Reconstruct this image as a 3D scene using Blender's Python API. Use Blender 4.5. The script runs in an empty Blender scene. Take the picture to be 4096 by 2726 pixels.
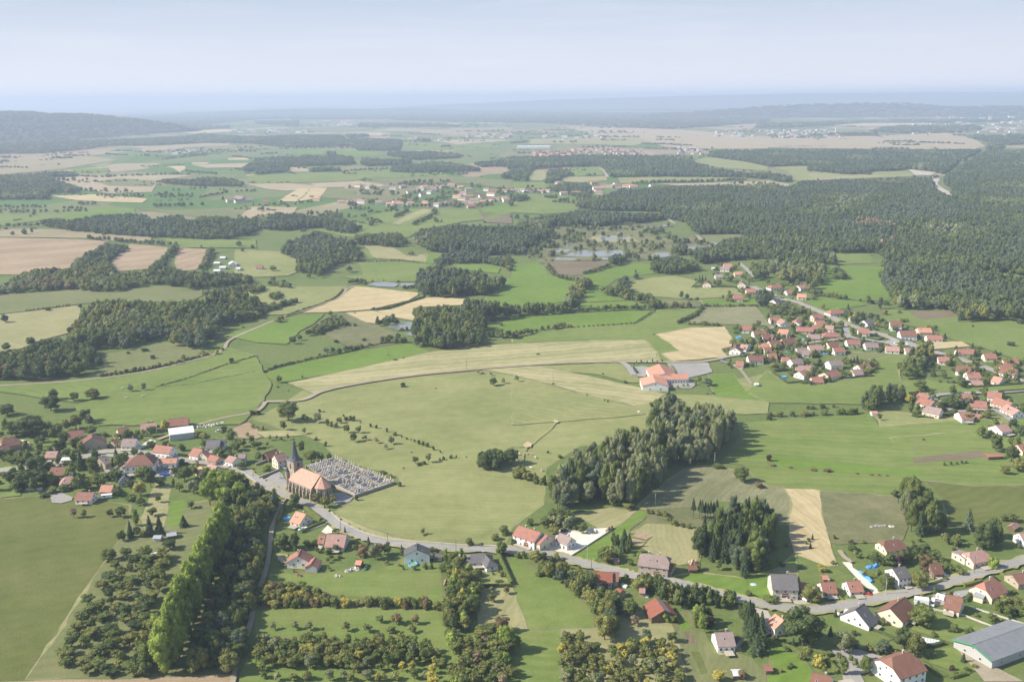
import bpy, bmesh, math, random
import numpy as np
from mathutils import Vector, Matrix
from mathutils.geometry import tessellate_polygon

SC = bpy.context.scene
COL = SC.collection
RAD = math.radians
# ---------------------------------------------------------------- camera
CAM_H, PITCH, ROLL, LENS = 225.0, 13.7, -0.45, 35.0
cam_d = bpy.data.cameras.new('camera'); cam = bpy.data.objects.new('camera', cam_d); COL.objects.link(cam)
cam_d.lens = LENS; cam_d.sensor_width = 36.0; cam_d.clip_start = 1.0; cam_d.clip_end = 90000.0
RM = Matrix.Rotation(RAD(90 - PITCH), 3, 'X') @ Matrix.Rotation(RAD(ROLL), 3, 'Z')
cam.matrix_world = Matrix.Translation((0, 0, CAM_H)) @ RM.to_4x4()
SC.camera = cam
# ---------------------------------------------------------------- sky, sun, exposure
SUN_EL, SUN_AZ = 37.0, 187.0          # azimuth of the sun, counter-clockwise from +X
world = bpy.data.worlds.new('World'); SC.world = world; world.use_nodes = True
wn = world.node_tree; wn.nodes.clear()
wo = wn.nodes.new('ShaderNodeOutputWorld'); wb = wn.nodes.new('ShaderNodeBackground'); ws = wn.nodes.new('ShaderNodeTexSky')
ws.sky_type = 'NISHITA'; ws.sun_disc = False; ws.sun_elevation = RAD(SUN_EL); ws.sun_rotation = RAD(90 - SUN_AZ)
ws.altitude = 300; ws.air_density = 1.0; ws.dust_density = 0.6; ws.ozone_density = 3.0
wb.inputs[1].default_value = 0.092
wt = wn.nodes.new('ShaderNodeMix'); wt.data_type = 'RGBA'; wt.blend_type = 'MULTIPLY'; wt.inputs[0].default_value = 1; wt.inputs[7].default_value = (1.22, 1.08, .98, 1)  # tint brightens and warms only the unseen upper sky, for more fill light
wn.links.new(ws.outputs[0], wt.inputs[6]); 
wg = wn.nodes.new('ShaderNodeTexCoord'); wx = wn.nodes.new('ShaderNodeSeparateXYZ'); wn.links.new(wg.outputs['Generated'], wx.inputs[0])
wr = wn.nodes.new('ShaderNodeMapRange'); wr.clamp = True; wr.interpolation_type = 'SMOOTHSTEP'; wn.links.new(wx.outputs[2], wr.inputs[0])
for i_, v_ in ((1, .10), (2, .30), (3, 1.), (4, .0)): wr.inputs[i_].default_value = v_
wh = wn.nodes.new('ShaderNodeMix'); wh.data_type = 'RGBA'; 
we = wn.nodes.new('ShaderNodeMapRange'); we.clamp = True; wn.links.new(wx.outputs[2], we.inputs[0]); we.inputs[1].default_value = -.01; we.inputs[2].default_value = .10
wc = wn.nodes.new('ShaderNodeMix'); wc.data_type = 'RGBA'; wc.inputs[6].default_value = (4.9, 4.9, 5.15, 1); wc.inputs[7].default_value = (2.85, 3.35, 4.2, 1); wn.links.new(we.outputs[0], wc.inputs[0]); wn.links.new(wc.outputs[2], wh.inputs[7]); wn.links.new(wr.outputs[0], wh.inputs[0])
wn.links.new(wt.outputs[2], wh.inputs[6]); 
wm_ = wn.nodes.new('ShaderNodeMapping'); wm_.inputs['Scale'].default_value = (3, 3, 38); wn.links.new(wg.outputs['Generated'], wm_.inputs[0])
wz = wn.nodes.new('ShaderNodeTexNoise'); wz.inputs['Scale'].default_value = 2.2; wz.inputs['Detail'].default_value = 6; wn.links.new(wm_.outputs[0], wz.inputs['Vector'])
wq = wn.nodes.new('ShaderNodeMapRange'); wn.links.new(wz.outputs[0], wq.inputs[0])
for i_, v_ in ((1, .50), (2, .75), (3, .0), (4, .13)): wq.inputs[i_].default_value = v_
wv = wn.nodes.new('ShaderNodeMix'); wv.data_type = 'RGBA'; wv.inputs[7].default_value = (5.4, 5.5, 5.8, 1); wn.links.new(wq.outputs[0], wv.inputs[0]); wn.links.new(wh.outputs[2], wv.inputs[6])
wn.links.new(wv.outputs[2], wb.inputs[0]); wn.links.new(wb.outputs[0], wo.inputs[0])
sun_d = bpy.data.lights.new('sun', 'SUN'); sun = bpy.data.objects.new('sun', sun_d); COL.objects.link(sun)
sun_d.energy = 3.7; sun_d.angle = RAD(0.53); sun_d.color = (1.0, 0.93, 0.80)
_sv = Vector((math.cos(RAD(SUN_AZ)) * math.cos(RAD(SUN_EL)), math.sin(RAD(SUN_AZ)) * math.cos(RAD(SUN_EL)), math.sin(RAD(SUN_EL))))
sun.rotation_euler = _sv.to_track_quat('Z', 'Y').to_euler(); sun.location = (0, 0, 300)
vs = SC.view_settings; vs.view_transform = 'Standard'; vs.look = 'None'; vs.gamma = 1; vs.exposure = 1.08; vs.use_curve_mapping = False
SC.cycles.max_bounces = 5; SC.cycles.diffuse_bounces = 2; SC.cycles.transparent_max_bounces = 8; SC.cycles.volume_bounces = 1
SC.cycles.use_denoising = True
HAZE_D = 1.05e-4
HAZE_COL = (0.63, 0.725, 0.94, 1)

# ---------------------------------------------------------------- photo pixels <-> ground
K = 36.0 / LENS / 4096
RN = np.array(RM)
S = 2354 / 1024
TY = {'U': 340, 'M': 960, 'L': 1600, 'B': 2044}
def nat(t, x, y):
    if t == 'V': return x / 0.5752, y / 0.5752
    return int(t[1]) * 1024 + x / S, TY[t[0]] + y / S
def ray(u, v):
    return RM @ Vector(((u - 2048) * K, -(v - 1363) * K, -1))
def at(t, x, y, z=0.0):
    d = ray(*nat(t, x, y))
    if d.z > -0.0035: d.z = -0.0035
    k = (z - CAM_H) / d.z
    return Vector((d.x * k, d.y * k, z))
def at_depth(t, x, y, Y):
    d = ray(*nat(t, x, y)); k = Y / d.y
    return Vector((d.x * k, Y, CAM_H + d.z * k))
def project(P):                      # N x 3 -> native pixels
    q = (P - np.array([0, 0, CAM_H])) @ RN
    w = np.maximum(-q[:, 2], 1e-3)
    return np.stack([2048 + q[:, 0] / w / K, 1363 - q[:, 1] / w / K], 1)
def inside(px, poly):
    x, y = px[:, 0], px[:, 1]; r = np.zeros(len(px), bool); n = len(poly)
    for i in range(n):
        x1, y1 = poly[i]; x2, y2 = poly[(i + 1) % n]
        if y1 == y2: continue
        c = ((y1 > y) != (y2 > y)) & (x < (x2 - x1) * (y - y1) / (y2 - y1) + x1)
        r ^= c
    return r

# ---------------------------------------------------------------- object helpers
def tag(o, label=None, cat=None, group=None, kind=None):
    if label: o['label'] = label
    if cat: o['category'] = cat
    if group: o['group'] = group
    if kind: o['kind'] = kind
    return o
def empty(name, loc=(0, 0, 0), rz=0.0):
    o = bpy.data.objects.new(name, None); COL.objects.link(o)
    o.location = loc; o.rotation_euler = (0, 0, rz); o.empty_display_size = 1
    return o
def mesh_obj(name, me, parent=None, loc=None, rz=None):
    o = bpy.data.objects.new(name, me); COL.objects.link(o)
    if parent: o.parent = parent
    if loc is not None: o.location = loc
    if rz is not None: o.rotation_euler = (0, 0, rz)
    return o
def copy_tree(o, parent=None):
    c = o.copy(); COL.objects.link(c); c.parent = parent
    for ch in o.children: copy_tree(ch, c)
    return c

class MB:
    """collects shapes; build() links them as one mesh object"""
    def __init__(s): s.v, s.f, s.m, s.mats = [], [], [], []
    def mi(s, mat):
        if mat not in s.mats: s.mats.append(mat)
        return s.mats.index(mat)
    def add(s, vs, fs, mat):
        b = len(s.v); k = s.mi(mat)
        s.v += [tuple(v) for v in vs]
        for f in fs: s.f.append([b + i for i in f]); s.m.append(k)
    def box(s, x0, x1, y0, y1, z0, z1, mat):
        s.add([(x0, y0, z0), (x1, y0, z0), (x1, y1, z0), (x0, y1, z0), (x0, y0, z1), (x1, y0, z1), (x1, y1, z1), (x0, y1, z1)],
              [(3, 2, 1, 0), (4, 5, 6, 7), (0, 1, 5, 4), (1, 2, 6, 5), (2, 3, 7, 6), (3, 0, 4, 7)], mat)
    def tube(s, p, q, r0, r1, mat, n=8):
        p, q = Vector(p), Vector(q); d = (q - p).normalized()
        a = d.orthogonal().normalized(); b = d.cross(a)
        vs = []
        for c, r in ((p, r0), (q, r1)):
            for i in range(n):
                t = 2 * math.pi * i / n; vs.append(c + a * r * math.cos(t) + b * r * math.sin(t))
        fs = [(i, (i + 1) % n, n + (i + 1) % n, n + i) for i in range(n)] + [tuple(range(n))[::-1], tuple(range(n, 2 * n))]
        s.add(vs, fs, mat)
    def prism(s, pts, x0, x1, mat):       # polygon in (y,z) extruded along x
        n = len(pts)
        s.add([(x0, y, z) for y, z in pts] + [(x1, y, z) for y, z in pts],
              [tuple(range(n))[::-1], tuple(range(n, 2 * n))] + [(i, (i + 1) % n, n + (i + 1) % n, n + i) for i in range(n)], mat)
    def data(s, name, smooth=False):
        me = bpy.data.meshes.new(name); me.from_pydata(s.v, [], s.f)
        for m in s.mats: me.materials.append(m)
        me.polygons.foreach_set('material_index', s.m)
        if smooth: me.polygons.foreach_set('use_smooth', [True] * len(s.f))
        bm = bmesh.new(); bm.from_mesh(me); bmesh.ops.recalc_face_normals(bm, faces=bm.faces); bm.to_mesh(me); bm.free()
        me.update(); return me
    def build(s, name, parent=None, loc=None, rz=None, smooth=False):
        return mesh_obj(name, s.data(name, smooth), parent, loc, rz)

# ---------------------------------------------------------------- materials
def new_mat(name):
    m = bpy.data.materials.new(name); m.use_nodes = True
    nt = m.node_tree; b = nt.nodes['Principled BSDF']
    return m, nt, b
def mth(nt, op, a, b=None, c=None):
    n = nt.nodes.new('ShaderNodeMath'); n.operation = op
    for i, v in enumerate((a, b, c)):
        if v is None: continue
        if isinstance(v, (int, float)): n.inputs[i].default_value = v
        else: nt.links.new(v, n.inputs[i])
    return n.outputs[0]
def noise(nt, vec, scale, detail=4, rough=0.55):
    n = nt.nodes.new('ShaderNodeTexNoise'); n.inputs['Scale'].default_value = scale
    n.inputs['Detail'].default_value = detail; n.inputs['Roughness'].default_value = rough
    nt.links.new(vec, n.inputs['Vector']); return n.outputs[0]
def mixc(nt, f, a, b):
    n = nt.nodes.new('ShaderNodeMix'); n.data_type = 'RGBA'
    if isinstance(f, (int, float)): n.inputs[0].default_value = f
    else: nt.links.new(f, n.inputs[0])
    for i, v in ((6, a), (7, b)):
        if isinstance(v, tuple): n.inputs[i].default_value = (*v[:3], 1)
        else: nt.links.new(v, n.inputs[i])
    return n.outputs[2]
def contrast(nt, f, lo, hi):
    n = nt.nodes.new('ShaderNodeMapRange'); n.clamp = True
    nt.links.new(f, n.inputs[0]); n.inputs[1].default_value = lo; n.inputs[2].default_value = hi
    return n.outputs[0]

PAL = {
 'green': ((.120, .172, .038), (.195, .235, .070)),
 'lush': ((.108, .172, .028), (.160, .235, .046)),
 'olive': ((.180, .205, .070), (.285, .285, .120)),
 'dull': ((.135, .155, .058), (.195, .200, .088)),
 'deep': ((.098, .116, .030), (.145, .158, .048)),
 'stub':  ((.380, .300, .160), (.500, .410, .235)),
 'stubg': ((.240, .245, .105), (.400, .350, .190)),
 'hay': ((.235, .230, .105), (.330, .300, .150)),
 'plow': ((.275, .200, .125), (.375, .285, .180)),
 'plowo': ((.240, .205, .115), (.325, .270, .160)),
 'rough': ((.105, .120, .050), (.220, .205, .105)),
 'reed':  ((.150, .155, .075), (.260, .250, .140)),
 'brown': ((.140, .115, .070), (.210, .170, .110)),
 'gravel':((.560, .510, .420), (.720, .670, .570)),
 'asphalt': ((.270, .255, .235), (.360, .340, .310)),
 'dirt':  ((.270, .225, .155), (.380, .330, .240)),
 'kerb':  ((.380, .340, .270), (.480, .430, .350)),
 'lawn': ((.105, .155, .038), (.160, .190, .060)),
 'scrubm': ((.070, .095, .035), (.120, .140, .060)),
 'tan':   ((.310, .250, .155), (.400, .330, .210)),
 'wood': ((.045, .070, .035), (.065, .092, .045)),
}
_fm = {}
def field_mat(pal, ang=None, wl=6.0, amp=0.0):
    key = (pal, ang, wl, amp)
    if key in _fm: return _fm[key]
    m, nt, b = new_mat('ground_' + pal)
    c1, c2 = PAL[pal]
    pos = nt.nodes.new('ShaderNodeNewGeometry').outputs['Position']
    n1 = noise(nt, pos, 0.012, 5, 0.6); n2 = noise(nt, pos, 0.11, 5, 0.6); n3 = noise(nt, pos, 0.9, 4, 0.65)
    f = mth(nt, 'ADD', mth(nt, 'MULTIPLY', n1, 0.42), mth(nt, 'ADD', mth(nt, 'MULTIPLY', n2, 0.30), mth(nt, 'MULTIPLY', n3, 0.28)))
    f = contrast(nt, f, 0.39, 0.61)
    if ang is not None and amp > 0:
        sx = nt.nodes.new('ShaderNodeSeparateXYZ'); nt.links.new(pos, sx.inputs[0])
        a = RAD(ang); d = mth(nt, 'ADD', mth(nt, 'MULTIPLY', sx.outputs[0], -math.sin(a)), mth(nt, 'MULTIPLY', sx.outputs[1], math.cos(a)))
        d = mth(nt, 'ADD', d, mth(nt, 'MULTIPLY', n1, 30))
        s = mth(nt, 'SINE', mth(nt, 'MULTIPLY', d, 2 * math.pi / wl))
        s2 = mth(nt, 'SINE', mth(nt, 'MULTIPLY', d, 2 * math.pi / (wl * 3.37)))
        s = mth(nt, 'ADD', mth(nt, 'MULTIPLY', s, amp * 0.5), mth(nt, 'MULTIPLY', s2, amp * 0.45))
        s = mth(nt, 'MULTIPLY', s, mth(nt, 'ADD', n2, 0.4))
        f = mth(nt, 'ADD', f, s); cl = nt.nodes.new('ShaderNodeClamp'); nt.links.new(f, cl.inputs[0]); f = cl.outputs[0]
    elif pal not in ('asphalt', 'gravel', 'kerb', 'wood', 'dirt', 'reed', 'rough'):
        sx = nt.nodes.new('ShaderNodeSeparateXYZ'); nt.links.new(pos, sx.inputs[0]); d = mth(nt, 'ADD', mth(nt, 'ADD', mth(nt, 'MULTIPLY', sx.outputs[1], .9), mth(nt, 'MULTIPLY', sx.outputs[0], .35 if len(pal) % 2 else -.5)), mth(nt, 'MULTIPLY', n1, 40))
        f = mth(nt, 'ADD', f, mth(nt, 'MULTIPLY', mth(nt, 'SINE', mth(nt, 'MULTIPLY', d, .9)), mth(nt, 'MULTIPLY', n2, .36))); cl = nt.nodes.new('ShaderNodeClamp'); nt.links.new(f, cl.inputs[0]); f = cl.outputs[0]
    col = mixc(nt, f, c1, c2)
    if pal in ('green', 'olive', 'dull', 'deep', 'lush', 'lawn', 'hay', 'rough', 'reed'):
        n4 = contrast(nt, noise(nt, pos, 0.028, 7, 0.75), 0.50, 0.70)
        alt = (.20, .185, .075) if pal != 'rough' else (.085, .11, .045)
        col = mixc(nt, mth(nt, 'MULTIPLY', n4, 0.45 if pal not in ('lush',) else 0.2), col, alt)
        n5 = contrast(nt, noise(nt, pos, 0.45, 5, 0.8), 0.56, 0.74)
        col = mixc(nt, mth(nt, 'MULTIPLY', n5, 0.35), col, (.055, .09, .025))
    nt.links.new(col, b.inputs['Base Color']); b.inputs['Roughness'].default_value = 0.95
    b.inputs['Specular IOR Level'].default_value = 0.1
    bp = nt.nodes.new('ShaderNodeBump'); bp.inputs['Strength'].default_value = 0.5; bp.inputs['Distance'].default_value = 0.5
    nt.links.new(noise(nt, pos, 0.7, 5, 0.7), bp.inputs['Height']); nt.links.new(bp.outputs[0], b.inputs['Normal'])
    _fm[key] = m; return m

_sm = {}
def smat(name, col, rough=0.8, var=0.25, scale=1.2, metal=0.0, spec=0.3):
    key = (name, col)
    if key in _sm: return _sm[key]
    m, nt, b = new_mat(name)
    tc = nt.nodes.new('ShaderNodeTexCoord').outputs['Object']
    f = contrast(nt, mth(nt, 'ADD', mth(nt, 'MULTIPLY', noise(nt, tc, scale, 5, .65), .6), mth(nt, 'MULTIPLY', noise(nt, tc, scale * 5, 3), .4)), 0.3, 0.7)
    lo = tuple(c * (1 - var) for c in col); hi = tuple(min(.95, c * (1 + var)) for c in col)
    nt.links.new(mixc(nt, f, lo, hi), b.inputs['Base Color'])
    b.inputs['Roughness'].default_value = rough; b.inputs['Metallic'].default_value = metal
    b.inputs['Specular IOR Level'].default_value = spec
    _sm[key] = m; return m
def roof_mat(name, col, wav=0.38):
    key = ('roof', name)
    if key in _sm: return _sm[key]
    m, nt, b = new_mat('roof_' + name)
    tc = nt.nodes.new('ShaderNodeTexCoord').outputs['Object']
    oi = nt.nodes.new('ShaderNodeObjectInfo')
    n1 = noise(nt, tc, 0.35, 5, .7); n2 = noise(nt, tc, 2.5, 4, .7)
    sx = nt.nodes.new('ShaderNodeSeparateXYZ'); nt.links.new(tc, sx.inputs[0])
    w = mth(nt, 'SINE', mth(nt, 'MULTIPLY', sx.outputs[1], 2 * math.pi / wav))
    w2 = mth(nt, 'SINE', mth(nt, 'MULTIPLY', sx.outputs[0], 2 * math.pi / 0.25))
    f = mth(nt, 'ADD', mth(nt, 'ADD', mth(nt, 'MULTIPLY', n1, .6), mth(nt, 'MULTIPLY', n2, .5)), mth(nt, 'MULTIPLY', mth(nt, 'ADD', w, w2), .05))
    f = contrast(nt, mth(nt, 'ADD', f, mth(nt, 'MULTIPLY', oi.outputs['Random'], .2)), 0.35, 0.95)
    c = mixc(nt, f, tuple(x * .62 for x in col), tuple(min(.9, x * 1.28) for x in col))
    lich = contrast(nt, noise(nt, tc, 1.1, 6, .8), .56, .72)
    c = mixc(nt, mth(nt, 'MULTIPLY', lich, .5), c, (.17, .15, .12))
    nt.links.new(c, b.inputs['Base Color']); b.inputs['Roughness'].default_value = .85; b.inputs['Specular IOR Level'].default_value = .25
    bp = nt.nodes.new('ShaderNodeBump'); bp.inputs['Strength'].default_value = .4; bp.inputs['Distance'].default_value = .05
    nt.links.new(w, bp.inputs['Height']); nt.links.new(bp.outputs[0], b.inputs['Normal'])
    _sm[key] = m; return m
ROOF = {'red': (.35, .165, .12), 'orange': (.54, .27, .185), 'pink': (.40, .240, .195), 'brown': (.23, .115, .080), 'rust': (.27, .10, .065),
        'grey': (.150, .140, .140), 'slate': (.070, .078, .095), 'pinkgrey': (.30, .225, .200), 'white': (.72, .72, .70), 'metal': (.38, .40, .42),
        'dark': (.075, .060, .055), 'yellow': (.7, .5, .08), 'darkgrey': (.10, .098, .10), 'salmon': (.56, .32, .235), 'hangar': (.22, .23, .24)}
WALL = {'white': (.80, .78, .74), 'cream': (.74, .64, .47), 'stone': (.42, .34, .25), 'grey': (.42, .41, .40), 'brown': (.16, .11, .07), 'pinkw': (.70, .50, .42),
        'pale': (.62, .56, .46), 'metal': (.5, .5, .48)}
def RF(n): return roof_mat(n, ROOF[n])
def WL(n): return smat('wall_' + n, WALL[n], .9, .10, .6)
GLASS = smat('window_glass', (.035, .045, .055), .15, .2, 1, 0, .6)
FRAME = smat('window_frame', (.65, .63, .60), .6, .05)
WOODM = smat('painted_wood', (.17, .075, .04), .6, .2)
TIMB = smat('weathered_timber', (.20, .15, .10), .85, .3)
STONE = smat('stone', (.34, .285, .215), .9, .28, 1.5)
STONEL = smat('light_stone', (.50, .47, .42), .85, .2, 1.5)
CONC = smat('concrete', (.48, .46, .42), .9, .15)
BARK = smat('bark', (.12, .095, .07), .9, .3, 2)
DARKI = smat('dark_interior', (.03, .027, .025), .9, .2)
BLACK = smat('rubber', (.02, .02, .02), .7, .1)

def leaf_mat(name, col, tr=0.36):
    m, nt, b = new_mat('leaves_' + name)
    g = nt.nodes.new('ShaderNodeNewGeometry'); oi = nt.nodes.new('ShaderNodeObjectInfo')
    n = noise(nt, g.outputs['Position'], 0.16, 3)
    f = mth(nt, 'ADD', mth(nt, 'MULTIPLY', g.outputs['Random Per Island'], .38), mth(nt, 'ADD', mth(nt, 'MULTIPLY', oi.outputs['Random'], .42), mth(nt, 'MULTIPLY', n, .25)))
    lo = tuple(x * .66 for x in col); hi = (min(col[0] * 1.6, .9), col[1] * 1.42, col[2] * 1.35)
    c = mixc(nt, f, lo, hi)
    nt.links.new(c, b.inputs['Base Color']); b.inputs['Roughness'].default_value = .75; b.inputs['Specular IOR Level'].default_value = .2
    t = nt.nodes.new('ShaderNodeBsdfTranslucent'); nt.links.new(c, t.inputs[0])
    mx = nt.nodes.new('ShaderNodeMixShader'); mx.inputs[0].default_value = tr
    out = nt.nodes['Material Output']
    nt.links.new(b.outputs[0], mx.inputs[1]); nt.links.new(t.outputs[0], mx.inputs[2]); nt.links.new(mx.outputs[0], out.inputs[0])
    return m
LEAF = {k: leaf_mat(k, v) for k, v in {
    'dark': (0.096, 0.140, 0.051), 'mid': (0.150, 0.201, 0.060), 'olive': (0.210, 0.236, 0.074), 'bright': (.240, .330, .068), 'yellow': (0.408, 0.397, 0.098),
    'brown': (0.228, 0.184, 0.092), 'grey': (0.240, 0.282, 0.144), 'blue': (0.114, 0.161, 0.094), 'plum': (0.108, 0.063, 0.063), 'conifer': (0.067, 0.108, 0.048),
    'dry': (0.336, 0.276, 0.184)}.items()}

# ---------------------------------------------------------------- tree prototypes (unit height, unit width)
def quad_leaves(P, N, size, rng, spread=.42):
    n = len(P)
    N = N + rng.normal(0, spread, N.shape); N /= np.linalg.norm(N, axis=1, keepdims=True) + 1e-9
    A = np.cross(N, rng.normal(0, 1, N.shape)); A /= np.linalg.norm(A, axis=1, keepdims=True) + 1e-9
    B = np.cross(N, A)
    s = (size * rng.uniform(.6, 1.35, (n, 1)))
    a, b = A * s, B * s * rng.uniform(.6, 1, (n, 1))
    V = np.stack([P - a - b * .4, P + a * .3 - b, P + a + b * .4, P - a * .3 + b], 1).reshape(-1, 3)
    F = np.arange(4 * n).reshape(n, 4)
    return V, F
def np_mesh(name, V, F, mat):
    me = bpy.data.meshes.new(name); me.from_pydata(V.tolist(), [], F if isinstance(F, list) else F.tolist())
    me.materials.append(mat); me.update(); return me
ICO = None
def ico_pts(sub):
    bm = bmesh.new(); bmesh.ops.create_icosphere(bm, subdivisions=sub, radius=1)
    bm.verts.ensure_lookup_table(); v = np.array([list(x.co) for x in bm.verts]); f = [[w.index for w in q.verts] for q in bm.faces]
    bm.free(); return v, f
ICO1 = ico_pts(1)
def crown_geo(kind, rng, nl, nleaf):
    """lobes + leaves in a unit box: x,y in [-.5,.5], z in [0,1]"""
    C, R = [], []
    if kind in ('broad', 'orchard', 'bush'):
        z0 = {'broad': .16, 'orchard': .22, 'bush': .0}[kind]
        for i in range(nl):
            t = rng.uniform(0, 1); a = rng.uniform(0, 6.283)
            z = z0 + (1 - z0) * (.14 + .70 * t)
            prof = math.sqrt(max(.05, 1 - ((z - (z0 + (1 - z0) * .42)) / ((1 - z0) * .60)) ** 2))
            r = rng.uniform(.14, .24) * (1.0 if kind != 'orchard' else .85)
            d = (.5 - r * .75) * prof * rng.uniform(.45, 1.0)
            C.append((d * math.cos(a), d * math.sin(a), z)); R.append((r, r, r * rng.uniform(.75, 1.05) * (1 - z0) * .85))
        C.append((0, 0, z0 + (1 - z0) * .45)); R.append((.30, .30, (1 - z0) * .38))
    elif kind == 'poplar':
        for i in range(nl):
            t = (i + rng.uniform(0, 1)) / nl; a = rng.uniform(0, 6.283)
            z = .10 + .84 * t; prof = min(1.0, 1.9 * (t + .12)) * (1 - max(0, t - .5) ** 1.6 * 1.3)
            r = rng.uniform(.17, .28) * max(.45, prof); d = (.5 - r * .8) * prof * rng.uniform(.3, 1.0)
            C.append((d * math.cos(a), d * math.sin(a), z)); R.append((r, r, .085 * rng.uniform(.8, 1.3)))
        for k in range(5):
            C.append((0, 0, .16 + .17 * k)); R.append((.22 * (1 - .10 * k), .22 * (1 - .10 * k), .12))
    C, R = np.array(C), np.array(R)
    nlb = len(C); w = R[:, 0] ** 2; idx = rng.choice(nlb, nleaf * 3, p=w / w.sum())
    D = rng.normal(0, 1, (nleaf * 3, 3)); D /= np.linalg.norm(D, axis=1, keepdims=True)
    P = C[idx] + D * R[idx] * rng.uniform(.85, 1.12, (nleaf * 3, 1)); keep = np.ones(len(P), bool)
    for j in range(nlb):
        q = (P - C[j]) / R[j]; keep &= ~((np.sum(q * q, 1) < .66) & (idx != j))
    keep &= P[:, 2] > 0.01
    P, D = P[keep][:nleaf], D[keep][:nleaf]
    return C, R, P, D
def crown_mesh(name, kind, mat, seed, nl=22, nleaf=900, size=.042, aspect=1.0):
    rng = np.random.default_rng(seed)
    C, R, P, D = crown_geo(kind, rng, nl, nleaf)
    V, F = quad_leaves(P * [1, 1, aspect], D, size, rng)
    V[:, 2] /= aspect
    Vs, Fs = [V], F.tolist(); b = len(V)
    iv, fi = ICO1
    for c, r in zip(C, R):
        q = iv * r * .86 * rng.uniform(.85, 1.1, (len(iv), 1)) + c
        Vs.append(q); Fs += [[b + i for i in f] for f in fi]; b += len(iv)
    return np_mesh(name, np.concatenate(Vs), Fs, mat)
def spruce_mesh(name, mat, seed, tiers=13, leaf=420):
    rng = np.random.default_rng(seed); V, F = [], []
    for k in range(tiers):
        t = k / (tiers - 1); z = .08 + .84 * t; r = .5 * (1 - t) ** .85 + .03
        n = 13; off = rng.uniform(0, 6)
        b = len(V); V.append((0, 0, min(1.0, z + .13 * (1 - t * .3))))
        for i in range(n):
            a = off + 6.283 * i / n; rr = r * (rng.uniform(.8, 1.08) if i % 2 else rng.uniform(.5, .68))
            V.append((rr * math.cos(a), rr * math.sin(a), z - .035 * rng.uniform(.3, 1.4)))
        for i in range(n): F.append([b, b + 1 + i, b + 1 + (i + 1) % n])
    V = np.array(V)
    m = leaf; t = rng.uniform(0, 1, m) ** 1.4; a = rng.uniform(0, 6.283, m); z = .07 + .9 * t
    r = (.5 * (1 - t) ** .85 + .02) * rng.uniform(.55, 1.05, m)
    P = np.stack([r * np.cos(a), r * np.sin(a), z], 1); D = np.stack([np.cos(a), np.sin(a), np.full(m, .5)], 1)
    q, qf = quad_leaves(P, D, .032, rng, .5)
    q[:, 2] = P.repeat(4, 0)[:, 2] + (q[:, 2] - P.repeat(4, 0)[:, 2]) * .55
    b = len(V); return np_mesh(name, np.concatenate([V, q]), F + (qf + b).tolist(), mat)
def trunk_mesh(kind, seed):
    rng = random.Random(seed); mb = MB()
    r = {'broad': .035, 'orchard': .04, 'poplar': .05, 'spruce': .045}[kind]; top = {'broad': .55, 'orchard': .5, 'poplar': .85, 'spruce': .92}[kind]
    mb.tube((0, 0, -.02), (rng.uniform(-.01, .01), .005, top * .5), r, r * .7, BARK, 7)
    mb.tube((0, 0, top * .5 - .01), (0, 0, top), r * .7, r * .25, BARK, 6)
    if kind in ('broad', 'orchard'):
        for i in range(5):
            a = rng.uniform(0, 6.28); z = rng.uniform(.2, .4)
            mb.tube((0, 0, z), (.26 * math.cos(a), .26 * math.sin(a), z + rng.uniform(.15, .3)), r * .5, r * .18, BARK, 5)
    return mb.data('trunk')
KINDS = {  # kind: (name, category, crown kind, leaf size, lobes, leaves)
 'broad': ('broadleaf_tree', 'tree', 'broad'), 'poplar': ('poplar_tree', 'poplar', 'poplar'), 'spruce': ('spruce_tree', 'spruce', 'spruce'),
 'orchard': ('fruit_tree', 'fruit tree', 'orchard'), 'bush': ('bush', 'bush', 'bush')}
_pc = {}; NVAR = 3
def crown_for(kind, col, var, hi=True):
    key = (kind, col, var, hi)
    if key in _pc: return _pc[key]
    sd = hash((len(kind), var, kind[0] == 'b')) % 1000 + var * 7
    mat = LEAF[col]
    if kind == 'spruce': me = spruce_mesh('crown', mat, 5 + var, 14 if hi else 9, 500 if hi else 60)
    else:
        nl, nf, sz = {'broad': (30, 1500, .030), 'poplar': (34, 1500, .034), 'orchard': (16, 650, .040), 'bush': (14, 520, .046)}[kind]
        if not hi: nl, nf, sz = {'broad': (13, 210, .062), 'poplar': (15, 200, .075), 'orchard': (9, 120, .075), 'bush': (8, 110, .080)}[kind]
        me = crown_mesh('crown', kind, mat, sd + 11 + 100 * var, nl, nf, sz, {'poplar': 2.6}.get(kind, 1.0))
    _pc[key] = me; return me
_tk = {}
def trunk_for(kind, var):
    if (kind, var) not in _tk: _tk[(kind, var)] = trunk_mesh(kind, var)
    return _tk[(kind, var)]

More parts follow.
